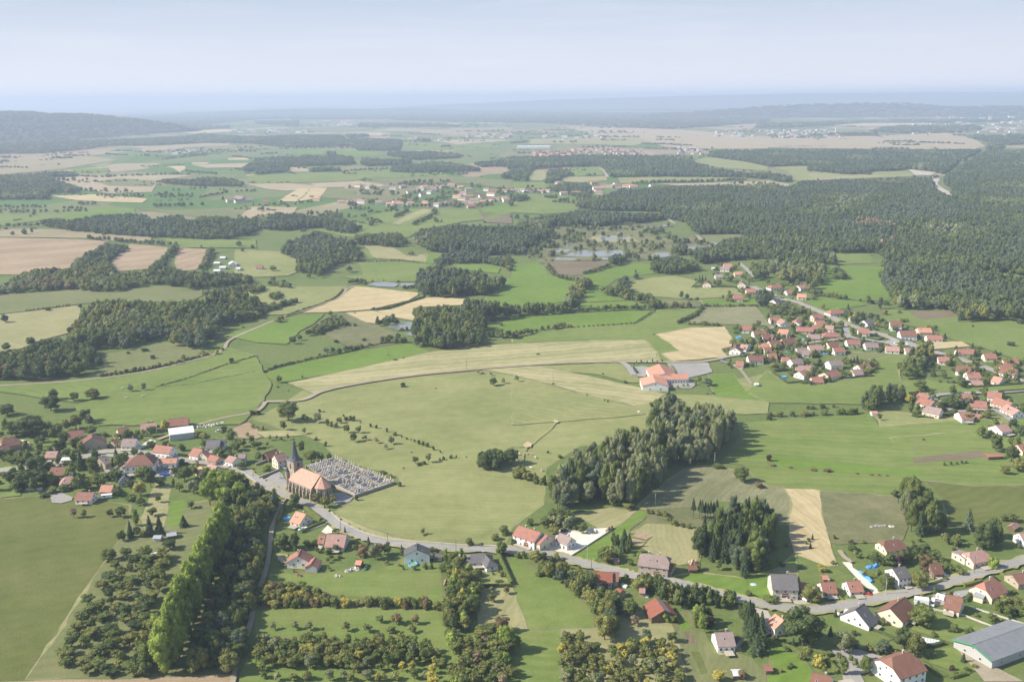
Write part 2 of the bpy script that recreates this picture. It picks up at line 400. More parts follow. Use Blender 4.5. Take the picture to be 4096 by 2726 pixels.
TREES = []      # kind, col, x, y, h, w, label, group, rz, forced
RNG = random.Random(7); NR = np.random.default_rng(7)
def add_tree(kind, col, p, h, w, label=None, group=None, far=False, z=0.0):
    TREES.append([kind, col, p[0], p[1], h, w, label, group, RNG.uniform(0, 6.283), far, z])
CLEAR = []      # photo polygons (native px) kept free of wood trees
def npoly(t, pts): return [nat(t, x, y) for x, y in pts]
def wood(t, pts, mix, h, w, label, group, dens=1.0, seed=0, clear=True):
    """fills the outline seen in the photo with trees whose foot and top both lie inside it.  mix: [(kind, col, weight)]"""
    poly = npoly(t, pts); rng = np.random.default_rng(seed + len(TREES))
    G = [at(t, x, y) for x, y in pts]
    x0, x1 = min(g.x for g in G), max(g.x for g in G); y0, y1 = min(g.y for g in G), max(g.y for g in G)
    ks = [m[:2] for m in mix]; pw = np.array([m[2] for m in mix], float); pw /= pw.sum()
    Y = y0
    while Y < y1:
        sf = max(1.0, Y / 2300.0); s = w * .80 * sf / math.sqrt(dens)
        X = np.arange(x0, x1, s); n = len(X)
        if n:
            X = X + rng.uniform(-.42, .42, n) * s; YY = Y + rng.uniform(-.42, .42, n) * s
            hh = h * rng.uniform(.66, 1.22, n)
            b = project(np.stack([X, YY, np.zeros(n)], 1)); tp = project(np.stack([X, YY, hh * .86], 1))
            ok = inside(b, poly) & inside(tp, poly)
            if clear:
                for c in CLEAR: ok &= ~inside(b, c)
            big = w >= 8 and len(mix) > 2
            st = .5 + .25 * (np.sin(X * .021 + 1.3 * np.sin(YY * .011)) + np.sin(YY * .013 + 2 * np.sin(X * .009 + seed))); s2 = .5 + .25 * (np.sin(X * .043 + YY * .02) + np.sin(YY * .031 - X * .015 + seed))
            if big: ok &= ~((s2 > .93) & (rng.random(n) < .8)) & (rng.random(n) < .95)
            for i in np.nonzero(ok)[0]:
                k = ks[rng.choice(len(ks), p=pw)]
                if big and k[0] == 'broad' and rng.random() < .6:
                    v = st[i]; k = ('broad', 'blue' if v < .25 else 'dark' if v < .5 else 'mid' if v < .75 else 'olive' if s2[i] > .5 else 'grey')
                    if YY[i] > 1350: k = ('broad', 'blue' if v < .42 else 'dark' if v < .74 else 'mid' if v < .93 else 'grey')
                    elif v > .9 and s2[i] < .45: k = ('broad', 'brown')
                hh[i] *= .8 + .4 * s2[i] if big else 1
                wf = w * (1 if k[0] != 'spruce' or w < 6.5 else .72) * rng.uniform(.72, 1.4) * (1 + (sf - 1) * .95)
                hf = hh[i] * (1.15 if k[0] == 'spruce' else 1)
                add_tree(k[0], k[1], (X[i], YY[i]), hf, wf, label, group, sf > 1.0)
        Y += s
def line(t, pts, mix, h, w, label, group, step=.8, jit=.25, seed=0):
    """a row of trees or bushes standing along a photographed foot line"""
    rng = random.Random(seed + len(TREES)); P = [at(t, x, y) for x, y in pts]
    for a, b in zip(P, P[1:]):
        L = (b - a).length; d = 0
        sf = max(1.0, (a.y + b.y) / 2 / 2300.0)
        while d < L:
            q = a.lerp(b, d / L) + Vector((rng.uniform(-jit, jit) * w * sf, rng.uniform(-jit, jit) * w * sf, 0))
            k = rng.choices(mix, [m[2] for m in mix])[0]
            add_tree(k[0], k[1], q, h * rng.uniform(.7, 1.2), w * rng.uniform(.8, 1.25) * sf, label, group, sf > 1)
            d += w * step * sf * rng.uniform(.8, 1.25)
SPOTS = []
def spot(t, rows):
    for r in rows:
        x, y, kind, col, h, w = r[:6]; SPOTS.append((t, x, y, kind, col, h, w, r[6] if len(r) > 6 else None))

# ---------------------------------------------------------------- the ground
LAYER = [0]; ROADP = []; MARG = {'stub', 'stubg', 'green', 'lush', 'olive', 'hay', 'plow', 'deep', 'dull', 'reed'}
def sheet(name, t, pts, pal, ang=None, wl=6.0, amp=0.0, mat=None, step=True):
    """a flat field, yard or water sheet; pts are its corners in the photograph, dropped onto the ground"""
    LAYER[0] += 1; z = .004 * LAYER[0]
    P = [at(t, x, y) for x, y in pts]
    Q = []
    for i, p in enumerate(P):                      # natural, slightly wandering field edges
        q = P[(i + 1) % len(P)]; Q.append(p); L = (q - p).length; n = min(26, int(L / 9))
        for k in range(1, n + 1):
            a = k / (n + 1); j = min(1.6, L * .014)
            Q.append(p.lerp(q, a) + Vector((RNG.uniform(-j, j), RNG.uniform(-j, j), 0)))
    tris = tessellate_polygon([[Vector((q.x, q.y, 0)) for q in Q]])
    me = bpy.data.meshes.new(name); me.from_pydata([(q.x, q.y, z) for q in Q], [], [list(x) for x in tris])
    bm = bmesh.new(); bm.from_mesh(me); bmesh.ops.recalc_face_normals(bm, faces=bm.faces)
    for f in bm.faces:
        if f.normal.z < 0: f.normal_flip()
    bm.to_mesh(me); bm.free()
    me.materials.append(mat or field_mat(pal, ang, wl, amp))
    if pal in MARG and len(Q) > 12 and min(q.y for q in Q) < 1700:      # grassy, ragged borders
        LAYER[0] += 1; z = .004 * LAYER[0]; V, F = [], []; on = 1.0
        for i, q in enumerate(Q):
            n_ = Q[(i + 1) % len(Q)]; d = (n_ - Q[i - 1]).normalized(); nr = Vector((-d.y, d.x, 0)); on = max(0, min(1.3, on + RNG.uniform(-.5, .5))); w = on * RNG.uniform(.2, 1.1)
            V += [(q.x + nr.x * w, q.y + nr.y * w, z), (q.x - nr.x * w, q.y - nr.y * w, z)]
        m = len(Q)
        F = [(2 * i, 2 * i + 1, (2 * i + 3) % (2 * m), (2 * i + 2) % (2 * m)) for i in range(m)]
        me2 = bpy.data.meshes.new('field_margin'); me2.from_pydata(V, [], F); me2.materials.append(field_mat(RNG.choice(['rough', 'hay', 'dull', 'reed']))); tag(mesh_obj('field_margin', me2), kind='structure')
    return tag(mesh_obj(name, me), kind='structure')
def catmull(P, n=6):
    out = []
    for i in range(len(P) - 1):
        p0, p1, p2, p3 = P[max(i - 1, 0)], P[i], P[i + 1], P[min(i + 2, len(P) - 1)]
        for k in range(n):
            t = k / n
            out.append(.5 * ((2 * p1) + (p2 - p0) * t + (2 * p0 - 5 * p1 + 4 * p2 - p3) * t * t + (3 * p1 - p0 - 3 * p2 + p3) * t ** 3))
    return out + [P[-1]]
def strip(name, pts, w, pal, off=0.0, kind='structure', jitter=0.0, thick=0.0):
    """a road or path along points (tile, x, y)"""
    LAYER[0] += 1; z = .004 * LAYER[0] + thick
    C = catmull([at(*p) for p in pts]); V, F = [], []
    if w > 2.2: ROADP.extend((c.x, c.y) for c in C)
    for i, c in enumerate(C):
        d = (C[min(i + 1, len(C) - 1)] - C[max(i - 1, 0)]).normalized(); nrm = Vector((-d.y, d.x, 0)); j = 1 + RNG.uniform(-jitter, jitter)
        a, b = c + nrm * (off + w / 2 * j), c + nrm * (off - w / 2 * j)
        V += [(a.x, a.y, z), (b.x, b.y, z)]
        if thick: V += [(b.x, b.y, 0), (a.x, a.y, 0)]
        k = 4 if thick else 2
        if i:
            s = (i - 1) * k
            if thick:
                for m in range(4): F.append((s + m, s + (m + 1) % 4, s + 4 + (m + 1) % 4, s + 4 + m))
            else: F.append((s, s + 1, s + 3, s + 2))
    me = bpy.data.meshes.new(name); me.from_pydata(V, [], F); me.materials.append(field_mat(pal))
    bm = bmesh.new(); bm.from_mesh(me); bmesh.ops.recalc_face_normals(bm, faces=bm.faces)
    if not thick:
        for f in bm.faces:
            if f.normal.z < 0: f.normal_flip()
    bm.to_mesh(me); bm.free()
    return tag(mesh_obj(name, me), kind=kind)

# base sheet: a mosaic of distant fields
def base_mat():
    m, nt, b = new_mat('ground_fields')
    pos = nt.nodes.new('ShaderNodeNewGeometry').outputs['Position']
    mp = nt.nodes.new('ShaderNodeMapping'); mp.inputs['Rotation'].default_value = (0, 0, .5); mp.inputs['Scale'].default_value = (.0032, .0019, 0)
    nt.links.new(pos, mp.inputs[0])
    vo = nt.nodes.new('ShaderNodeTexVoronoi'); vo.distance = 'MANHATTAN'; vo.inputs['Scale'].default_value = 1.0; nt.links.new(mp.outputs[0], vo.inputs[0])
    sp = nt.nodes.new('ShaderNodeSeparateColor'); nt.links.new(vo.outputs['Color'], sp.inputs[0])
    rp = nt.nodes.new('ShaderNodeValToRGB'); nt.links.new(sp.outputs[0], rp.inputs[0]); cr = rp.color_ramp; cr.interpolation = 'CONSTANT'
    cs = [(.0, (.12, .17, .055)), (.2, (.17, .19, .075)), (.36, (.09, .16, .04)), (.5, (.20, .19, .095)), (.62, (.15, .18, .07)), (.76, (.33, .27, .17)), (.86, (.13, .17, .06)), (.94, (.30, .23, .15))]
    cr.elements[0].color = (*cs[0][1], 1); cr.elements[1].position = cs[1][0]; cr.elements[1].color = (*cs[1][1], 1)
    for p, c in cs[2:]: e = cr.elements.new(p); e.color = (*c, 1)
    sx = nt.nodes.new('ShaderNodeSeparateXYZ'); nt.links.new(pos, sx.inputs[0])
    farf = contrast(nt, sx.outputs[1], 1700, 2300)
    n1 = noise(nt, pos, .02, 6, .65); n2 = noise(nt, pos, .3, 5, .7)
    near = mixc(nt, contrast(nt, mth(nt, 'ADD', mth(nt, 'MULTIPLY', n1, .5), mth(nt, 'MULTIPLY', n2, .5)), .38, .62), (.085, .135, .035), (.175, .195, .065))
    c = mixc(nt, farf, near, rp.outputs[0])
    c = mixc(nt, mth(nt, 'MULTIPLY', contrast(nt, n1, .5, .7), .35), c, (.075, .11, .04))
    nt.links.new(c, b.inputs['Base Color']); b.inputs['Roughness'].default_value = .95; b.inputs['Specular IOR Level'].default_value = .1
    return m
mb = MB(); mb.add([(-24000, -600, 0), (24000, -600, 0), (24000, 44000, 0), (-24000, 44000, 0)], [(0, 1, 2, 3)], base_mat())
tag(mb.build('ground'), kind='structure')
# ================================================================ near fields
sheet('meadow', 'B0', [(235,1540),(740,795),(940,490),(1090,270),(1190,60),(1200,-60),(1000,-90),(480,-150),(0,-120),(-900,-100),(-1500,1900),(0,1760)], 'deep', 25, 9, .15)
sheet('orchard_ground', 'B0', [(235,1540),(740,795),(940,490),(1090,270),(1190,60),(1500,-40),(1900,-100),(2340,-300),(2352,900),(2200,1350),(2150,1490),(1200,1525)], 'dull')
sheet('garden_plot', 'L0', [(1330,1180),(1310,1080),(1380,900),(1440,760),(1560,780),(1550,1000),(1500,1200)], 'hay')
sheet('lawn', 'L0', [(1540,1150),(1570,920),(1700,920),(1700,1000),(1640,1160)], 'lush')
sheet('ploughed_field', 'B0', [(-1500,1640),(0,1565),(1200,1530),(2150,1488),(2140,1900),(-1500,2000)], 'plow', 3, 2.0, .3)
sheet('meadow', 'L1', [(690,1050),(860,940),(920,905),(1290,780),(1300,700),(720,535),(620,400),(450,320),(200,260),(-40,170),(200,60),(420,-90),(1000,-310),(2000,-480),(2354,-380),(2800,-240),(3300,-120),(3640,30),(3620,300),(3400,400),(2980,420),(2680,620),(2650,960),(2350,1180),(2300,1330),(1900,1340),(1300,1280),(1000,1240)], 'olive', 20, 11, .12)
sheet('meadow', 'L1', [(690,1050),(860,940),(920,905),(1290,780),(1650,560),(2000,620),(2354,700),(2650,830),(2350,1180),(2300,1330),(1900,1340),(1500,1300),(1000,1240)], 'olive', -5, 5, .18)
sheet('verge', 'L1', [(690,1050),(760,1060),(1000,1160),(1250,1240),(1500,1290),(1200,1285),(900,1190)], 'stubg')
sheet('meadow', 'B1', [(110,590),(250,560),(600,575),(820,520),(1000,560),(1350,455),(1760,470),(1710,560),(1730,850),(1200,790),(700,780),(560,710),(200,720)], 'green', 2, 4, .15)
sheet('meadow', 'B1', [(0,870),(600,870),(1720,912),(1830,1120),(1760,1240),(1300,1250),(700,1180),(0,1140)], 'green', 2, 5, .15)
sheet('orchard_ground', 'B1', [(0,1140),(700,1180),(1300,1250),(1760,1240),(2060,1110),(2354,1090),(2354,1900),(-180,1900),(-150,1500)], 'green')
sheet('hay_plot', 'B2', [(-304,715),(0,705),(30,760),(145,1085),(-294,1115),(-330,900)], 'hay', 72, 3.4, .5)
sheet('garden', 'B1', [(2000,510),(2250,510),(2350,690),(2040,690)], 'olive')
sheet('meadow', 'B2', [(0,410),(70,440),(240,560),(440,640),(640,800),(740,920),(770,1070),(450,1080),(150,1085),(30,760),(-20,500)], 'green', 20, 5, .1)
sheet('meadow', 'B2', [(0,1088),(150,1085),(450,1080),(500,1200),(480,1568),(460,1900),(-100,1900)], 'green')
sheet('orchard_ground', 'B2', [(450,1080),(770,1070),(960,960),(1300,900),(1450,980),(1560,1250),(1700,1900),(460,1900)], 'hay')
sheet('garden', 'B2', [(1450,980),(1600,900),(1720,1000),(1780,1160),(1830,1230),(2200,1350),(2354,1500),(2600,1900),(1700,1900),(1560,1250)], 'dull', 66, 3, .4)
sheet('vegetable_bed', 'B2', [(1570,1105),(1650,1100),(1705,1210),(1620,1225)], 'brown', 66, .9, .8)
sheet('vegetable_bed', 'B2', [(1520,1000),(1610,985),(1650,1095),(1570,1100)], 'lush', 66, .9, .8)
sheet('vegetable_bed', 'B2', [(1640,1290),(1720,1290),(1800,1480),(1740,1500)], 'deep')
sheet('meadow', 'B2', [(1500,590),(1700,560),(2050,600),(2150,620),(2300,560),(2354,560),(2450,520),(2600,380),(2700,780),(2400,830),(2040,780),(1700,670),(1480,630)], 'lush')
sheet('garden_plot', 'B2', [(1540,600),(1595,600),(1560,650),(1510,645)], 'brown')
sheet('gravel_yard', 'B2', [(1830,1180),(1880,1240),(2100,1240),(2120,1300),(1900,1320)], 'stubg')
# L2 / L3 around the woods
sheet('reed_bed', 'L2', [(1250,1010),(1150,980),(1400,760),(1600,620),(1800,600),(2050,640),(2130,760),(2300,740),(2500,800),(2570,900),(2540,1150),(2410,1130),(2354,950),(1900,930),(1650,1010)], 'reed', 60, 3, .3)
sheet('scrub', 'L2', [(1190,1010),(1700,980),(1860,1060),(1740,1190),(1230,1140),(1240,1060)], 'rough')
sheet('hay_meadow', 'L2', [(540,1050),(900,985),(1165,1020),(940,1180),(860,1190),(780,1170),(620,1080)], 'hay', 40, 4, .3)
sheet('meadow', 'L2', [(1190,1000),(1262,1045),(1080,1190),(1080,1230),(930,1330),(760,1480),(680,1475),(545,1440),(930,1195)], 'lush')
sheet('hay_meadow', 'L2', [(1230,1130),(1500,1140),(1730,1190),(1720,1480),(1540,1520),(1430,1480),(1190,1360),(1310,1235),(1080,1220)], 'hay', 80, 3, .4)
sheet('ploughed_plot', 'L2', [(1170,1203),(1312,1238),(1235,1283),(1098,1250)], 'plow', 30, 1.2, .6)
sheet('ploughed_plot', 'L2', [(1100,1268),(1235,1298),(1190,1345),(1110,1320)], 'plow', 30, 1.2, .6)
sheet('gravel_yard', 'L2', [(80,1335),(310,1345),(410,1240),(440,1190),(620,1215),(760,1180),(880,1175),(930,1185),(740,1310),(545,1440),(400,1385)], 'gravel')
sheet('meadow', 'L3', [(-2354+4440,200),(2500,150),(2500,800),(1900,790),(1300,720),(1250,800),(1180,885),(480,830),(150,800),(0,795),(-60,760),(-160,680),(-200,600),(-430,570),(-250,330),(-270,220),(0,190),(840,130),(940,130),(1030,245),(1900,170)], 'green', -8, 8, .35)
sheet('meadow_strip', 'L3', [(0,500),(600,560),(1400,640),(1420,690),(800,670),(0,610)], 'lush', -8, 4, .2)
sheet('meadow', 'L3', [(1120,345),(1850,285),(1950,370),(1180,430)], 'green', -8, 5, .2)
sheet('fallow_strip', 'L3', [(1325,530),(1600,500),(1960,460),(2010,530),(1600,560),(1350,578)], 'brown')
sheet('stubble_field', 'L3', [(148,812),(440,820),(482,835),(500,1050),(570,1300),(635,1520),(280,1550),(250,1420),(190,1250),(210,900)], 'stub', -78, 4, .4)
sheet('rough_field', 'L3', [(482,835),(800,865),(1190,890),(1290,1170),(1240,1290),(1000,1310),(640,1330),(575,1310),(500,1050)], 'rough')
sheet('meadow', 'L3', [(1300,725),(1900,790),(2354,780),(2600,780),(2600,1200),(2200,1150),(1650,1150),(1600,900),(1450,760)], 'deep')
sheet('garden', 'L3', [(1020,180),(1030,245),(1900,170),(2200,210),(2230,150),(1700,160),(1000,90),(930,110)], 'olive')
sheet('stubble_patch', 'B3', [(60,540),(200,480),(250,500),(320,640),(280,660),(270,580),(40,565)], 'hay')
sheet('lawn', 'B3', [(260,400),(520,500),(620,530),(780,600),(840,700),(700,830),(300,860),(280,600)], 'lawn')
sheet('lawn', 'B3', [(440,960),(620,945),(930,1080),(1170,1170),(900,1270),(600,1230)], 'lawn')
sheet('lawn', 'B3', [(0,1200),(300,1330),(420,1480),(380,1568),(0,1900)], 'lush')
sheet('lawn', 'B3', [(1200,1010),(1340,900),(2060,1060),(1780,1160),(1720,1220),(1300,1080)], 'green')
sheet('lawn', 'B3', [(1450,1300),(1720,1240),(1960,1440),(1800,1520),(1500,1400)], 'green')
sheet('yard', 'B3', [(580,1270),(830,1270),(1060,1340),(1040,1460),(850,1500),(900,1600),(700,1600),(650,1380)], 'asphalt')
sheet('yard', 'B3', [(640,1560),(760,1540),(1000,1700),(700,1750)], 'kerb')
sheet('driveway', 'B3', [(680,470),(770,470),(780,520),(840,560),(1060,770),(1000,795),(800,600)], 'gravel')
sheet('driveway', 'B3', [(590,775),(660,770),(720,835),(640,865)], 'kerb')
sheet('driveway', 'B3', [(830,760),(900,750),(960,790),(870,810)], 'kerb')
sheet('driveway', 'B3', [(130,800),(280,790),(420,870),(0,850)], 'kerb')
sheet('driveway', 'B3', [(1880,510),(1990,490),(2040,530),(1950,560)], 'kerb')
sheet('driveway', 'B3', [(1480,610),(1600,600),(1700,630),(1620,660)], 'kerb')
sheet('yard', 'B3', [(1330,830),(1560,760),(1860,720),(1850,760),(1640,860),(1500,880)], 'asphalt')
sheet('yard', 'B2', [(2220,880),(2354,920),(2354,1120),(2300,1060)], 'kerb')
sheet('yard', 'B3', [(0,920),(60,1030),(130,1120),(0,1130),(-60,1000)], 'kerb')
sheet('gravel_track', 'B3', [(1700,1230),(1790,1230),(2100,1440),(2354,1568),(1990,1568)], 'dirt')
sheet('yard', 'B1', [(1900,400),(1960,470),(1990,480),(1900,490),(1780,390)], 'kerb')
sheet('yard', 'B1', [(600,190),(660,130),(700,160),(720,200),(640,210)], 'gravel')
sheet('driveway', 'B1', [(400,170),(470,150),(640,95),(655,115),(470,190)], 'kerb')
sheet('yard', 'B1', [(170,385),(290,395),(310,480),(560,545),(320,530),(200,430)], 'stubg')
sheet('asphalt_yard', 'L1', [(-60,700),(60,740),(215,650),(262,720),(320,830),(430,930),(300,880),(230,870),(130,790)], 'asphalt')
sheet('asphalt_yard', 'L1', [(640,860),(800,850),(895,895),(860,935),(740,965),(690,920),(600,900)], 'asphalt')
sheet('asphalt_yard', 'L0', [(790,455),(1250,470),(1500,520),(1650,600),(1600,705),(1420,705),(1400,640),(1180,665),(1000,690),(950,640),(1100,600),(1170,540),(800,500)], 'asphalt')
sheet('yard', 'L0', [(1260,470),(1440,380),(1380,360),(1250,450)], 'gravel')
sheet('yard', 'L0', [(450,865),(560,850),(670,895),(660,925),(560,950),(480,945)], 'asphalt')
sheet('yard', 'L0', [(190,365),(290,370),(290,420),(230,430)], 'gravel')
sheet('garden_plot', 'L0', [(2130,260),(2290,200),(2354,240),(2410,340),(2354,360),(2200,350)], 'plow')
sheet('garden_plot', 'L1', [(0,290),(300,280),(440,325),(80,345)], 'stubg')
sheet('grass', 'L0', [(0,680),(200,670),(180,880),(0,900)], 'green')
sheet('grass', 'L0', [(230,330),(700,260),(560,420),(300,430)], 'green')
# M row fields
sheet('meadow', 'M1', [(75,1225),(500,1105),(900,1020),(1390,948),(1595,1025),(1500,1055),(1100,1150),(700,1230),(500,1262),(300,1305),(230,1320),(100,1260)], 'lush')
sheet('stubble_field', 'M1', [(290,1315),(700,1230),(1200,1120),(1600,1030),(1900,985),(2354,955),(2954,928),(3569,918),(3694,1030),(3684,1080),(3704,1118),(3284,1118),(2700,1135),(2354,1165),(1900,1205),(1400,1258),(900,1330),(520,1412)], 'stubg', 16, 12, .5)
sheet('stubble_field', 'M2', [(-314,1190),(0,1165),(240,1160),(700,1250),(1100,1340),(1410,1420),(1250,1520),(1130,1530),(700,1430),(400,1340),(0,1240)], 'stubg', -22, 9, .5)
sheet('meadow', 'M2', [(0,950),(600,925),(1215,917),(1340,1030),(1350,1118),(1460,1115),(1370,1045),(1540,1020),(1320,870),(1640,808),(1800,790),(1520,780),(1540,740),(1750,630),(1340,640),(1200,740),(1150,770),(600,800),(280,840),(0,905)], 'green', 8, 12, .15)
sheet('meadow', 'M2', [(-250,870),(0,860),(280,825),(600,798),(1120,765),(1280,655),(900,655),(400,690),(0,715),(-100,760),(-270,800)], 'lush')
sheet('stubble_field', 'M2', [(1320,870),(1640,808),(1960,800),(2065,975),(1925,1000),(1980,1075),(1470,1117),(1370,1045),(1545,1020)], 'stub', 128, 7, .5)
sheet('meadow', 'M2', [(0,1300),(500,1380),(1100,1530),(1300,1500),(1420,1420),(1820,1430),(2354,1460),(2354,1600),(1300,1600),(0,1700)], 'olive')
sheet('meadow', 'M2', [(230,1160),(960,1130),(1050,1150),(1200,1310),(1060,1310),(800,1240),(500,1210)], 'olive')
sheet('meadow', 'M2', [(1800,1240),(2040,1230),(2090,1290),(2160,1395),(2354,1385),(2354,1490),(1850,1440),(1830,1330)], 'lush')
sheet('meadow', 'M2', [(0,225),(260,214),(330,320),(600,382),(530,470),(485,560),(300,600),(0,625),(-290,580),(-70,380),(0,330)], 'lush')
sheet('meadow', 'M2', [(650,325),(900,265),(1050,213),(1290,228),(1310,310),(960,360),(820,460),(960,540),(1050,556),(630,576),(610,500),(740,390)], 'lush')
sheet('meadow', 'M2', [(620,585),(1060,560),(1240,600),(850,635),(650,628)], 'lush')
sheet('fallow_field', 'M2', [(268,200),(880,192),(900,230),(650,322),(560,330),(390,310)], 'brown')
sheet('meadow', 'M2', [(1075,385),(1310,345),(1500,330),(1705,380),(1640,440),(2130,440),(2100,525),(1600,545),(1300,520),(1090,460)], 'olive')
sheet('meadow', 'M2', [(1725,550),(2270,543),(2280,590),(1765,607)], 'lush')
sheet('rough_field', 'M2', [(1750,622),(2250,615),(2354,760),(2500,830),(2060,780),(1600,770)], 'reed')
sheet('rough_field', 'M2', [(1350,560),(1720,555),(1755,612),(1400,640)], 'rough')
sheet('asphalt_yard', 'M2', [(1420,1128),(1800,1128),(1845,1215),(1750,1240),(1620,1270),(1480,1225),(1440,1160)], 'asphalt')
sheet('asphalt_yard', 'M2', [(1370,1280),(1640,1285),(1695,1325),(1650,1365),(1425,1368),(1390,1320)], 'asphalt')
sheet('asphalt_yard', 'M2', [(1110,1250),(1090,1170),(1200,1160),(1300,1180),(1220,1260)], 'asphalt')
sheet('sports_ground', 'M2', [(2065,1285),(2354,1230),(2450,1370),(2150,1395)], 'olive')
sheet('meadow', 'M3', [(450,470),(500,330),(490,232),(650,240),(1090,250),(1060,330),(1110,440),(1175,555),(900,560),(700,545)], 'lush')
sheet('meadow', 'M3', [(600,128),(930,130),(980,212),(650,228)], 'green')
sheet('meadow', 'M3', [(340,575),(460,533),(860,570),(900,600),(770,620),(530,662)], 'lush')
sheet('meadow', 'M3', [(1060,640),(1280,655),(1740,650),(1760,765),(2400,735),(2700,740),(2700,1230),(2354,1130),(2000,1000),(1640,900),(1500,830),(1250,780),(1080,760)], 'green')
sheet('fallow_strip', 'M3', [(1280,662),(1735,645),(1745,705),(1420,738)], 'brown')
sheet('meadow', 'M3', [(1940,300),(1960,285),(2354,332),(2600,360),(2600,430),(2354,412),(1950,355)], 'green')
sheet('meadow', 'M3', [(0,1200),(180,1325),(970,1262),(985,1130),(720,1030),(1290,1060),(1300,1170),(1200,1200),(1220,1300),(1400,1405),(1300,1430),(850,1515),(600,1505),(0,1500),(-200,1400)], 'green')
sheet('meadow', 'M3', [(1220,1295),(1480,1290),(1700,1330),(2354,1330),(2354,1390),(1900,1410),(1400,1425)], 'green')
sheet('sand_heap_ground', 'M3', [(1440,970),(1480,940),(1780,935),(1860,980),(1620,1000),(1500,1010)], 'stub')
sheet('meadow', 'M3', [(720,1035),(980,1040),(1150,1050),(1000,1100),(760,1110)], 'dull')
sheet('ploughed_field', 'M0', [(-600,0),(0,-20),(850,0),(985,18),(900,110),(770,190),(640,255),(400,300),(240,322),(0,320),(-600,330)], 'plow', 30, 26, .5)
sheet('ploughed_field', 'M0', [(1205,38),(1545,70),(1500,150),(1380,265),(1080,290),(1000,215),(1100,130)], 'plow', 35, 16, .6)
sheet('stubble_field', 'M0', [(1640,72),(1895,86),(1870,180),(1810,275),(1640,288),(1600,215)], 'plow', 75, 8, .5)
sheet('meadow', 'M0', [(-500,520),(0,510),(750,457),(1000,472),(1500,430),(1860,450),(1850,520),(1730,570),(970,570),(720,592),(240,657),(0,682),(-500,690)], 'dull')
sheet('meadow', 'M0', [(-500,690),(0,690),(700,607),(820,690),(720,750),(620,860),(360,930),(200,1000),(0,1040),(-500,1050)], 'hay')
sheet('meadow', 'M0', [(950,1060),(1600,940),(1950,1050),(1650,1130),(1300,1195),(800,1262),(950,1170)], 'dull')
sheet('meadow', 'M0', [(-400,1370),(0,1350),(700,1305),(1300,1225),(1700,1140),(2000,1060),(2090,990),(2354,1060),(2354,1150),(1900,1200),(1440,1350),(1180,1400),(700,1500),(0,1400)], 'green')
sheet('meadow', 'M0', [(700,1510),(1180,1400),(1440,1350),(1900,1200),(2354,1070),(2430,1220),(2500,1330),(2354,1568),(2200,1700),(900,1710),(700,1568)], 'green', 12, 14, .2)
sheet('meadow', 'M1', [(240,720),(640,678),(500,790),(400,840),(280,960),(0,945),(-280,880),(-200,850),(0,800)], 'lush')
sheet('meadow', 'M1', [(-100,430),(0,432),(850,428),(790,480),(700,540),(560,600),(270,690),(90,690),(0,640)], 'olive')
sheet('stubble_field', 'M1', [(910,425),(1200,455),(1495,490),(1490,510),(1400,560),(1060,640),(750,665),(430,672),(640,590),(800,500)], 'stub', 30, 8, .35)
sheet('stubble_field', 'M1', [(1110,655),(1240,640),(1420,580),(1595,525),(1920,545),(1945,600),(1480,620),(1455,745),(1390,735),(1200,700)], 'stub', 25, 9, .35)
sheet('stubble_field', 'M1', [(820,672),(1080,652),(1210,690),(1130,775),(1010,762)], 'stub', 30, 8, .3)
sheet('heath', 'M1', [(640,880),(620,830),(830,675),(1010,765),(1100,780),(1310,880),(1400,945),(950,1010),(870,1000)], 'rough')
sheet('meadow', 'M1', [(-200,90),(0,95),(240,110),(390,180),(370,300),(300,330),(0,345),(-200,330)], 'olive')
sheet('meadow', 'M1', [(900,30),(960,35),(1100,172),(920,195)], 'green')
sheet('meadow', 'M1', [(970,28),(1270,75),(1380,150),(1560,132),(1550,212),(1330,180),(1105,172)], 'hay')
sheet('meadow', 'M1', [(1570,130),(1750,130),(1740,180),(1620,220),(1560,210)], 'lush')
sheet('meadow', 'M1', [(940,205),(1560,215),(1620,240),(1500,385),(1020,390),(780,335),(990,325)], 'green')
sheet('meadow', 'M1', [(1800,225),(2120,222),(2250,260),(2220,310),(1900,275)], 'lush')
# ponds
WATER, nt_, b_ = new_mat('pond_water')
b_.inputs['Base Color'].default_value = (.20, .20, .16, 1); b_.inputs['Roughness'].default_value = .16; b_.inputs['IOR'].default_value = 1.33
_p = nt_.nodes.new('ShaderNodeNewGeometry').outputs['Position']; _b = nt_.nodes.new('ShaderNodeBump'); _b.inputs['Strength'].default_value = .12; _b.inputs['Distance'].default_value = .1
nt_.links.new(noise(nt_, _p, .5, 3), _b.inputs['Height']); nt_.links.new(_b.outputs[0], b_.inputs['Normal'])
BANKS = [('M2', [(240,220),(250,110),(330,60),(460,0),(600,-40),(1200,-50),(1470,0),(1470,150),(1250,190),(900,185),(380,200)]),
 ('U2', [(330,1310),(900,1310),(1060,1280),(1440,1270),(1480,1300),(1200,1330),(1200,1440),(1400,1480),(1400,1568),(300,1568),(100,1540),(360,1390)]),
 ('U2', [(1440,1430),(1700,1380),(2100,1375),(2120,1410),(2050,1440),(1870,1568),(1560,1530)])]
for t_, pg in BANKS: sheet('pond_banks', t_, pg, 'rough'); CLEAR.append(npoly(t_, pg))
sheet('fallow_ground', 'U2', [(720,1420),(760,1380),(1090,1395),(1190,1450),(1000,1450),(800,1445)], 'hay')
sheet('fallow_ground', 'U2', [(600,1410),(640,1385),(700,1388),(660,1425)], 'hay')
sheet('meadow', 'U2', [(1740,1385),(2050,1378),(2110,1395),(2040,1440),(1900,1480),(1830,1450)], 'dull')
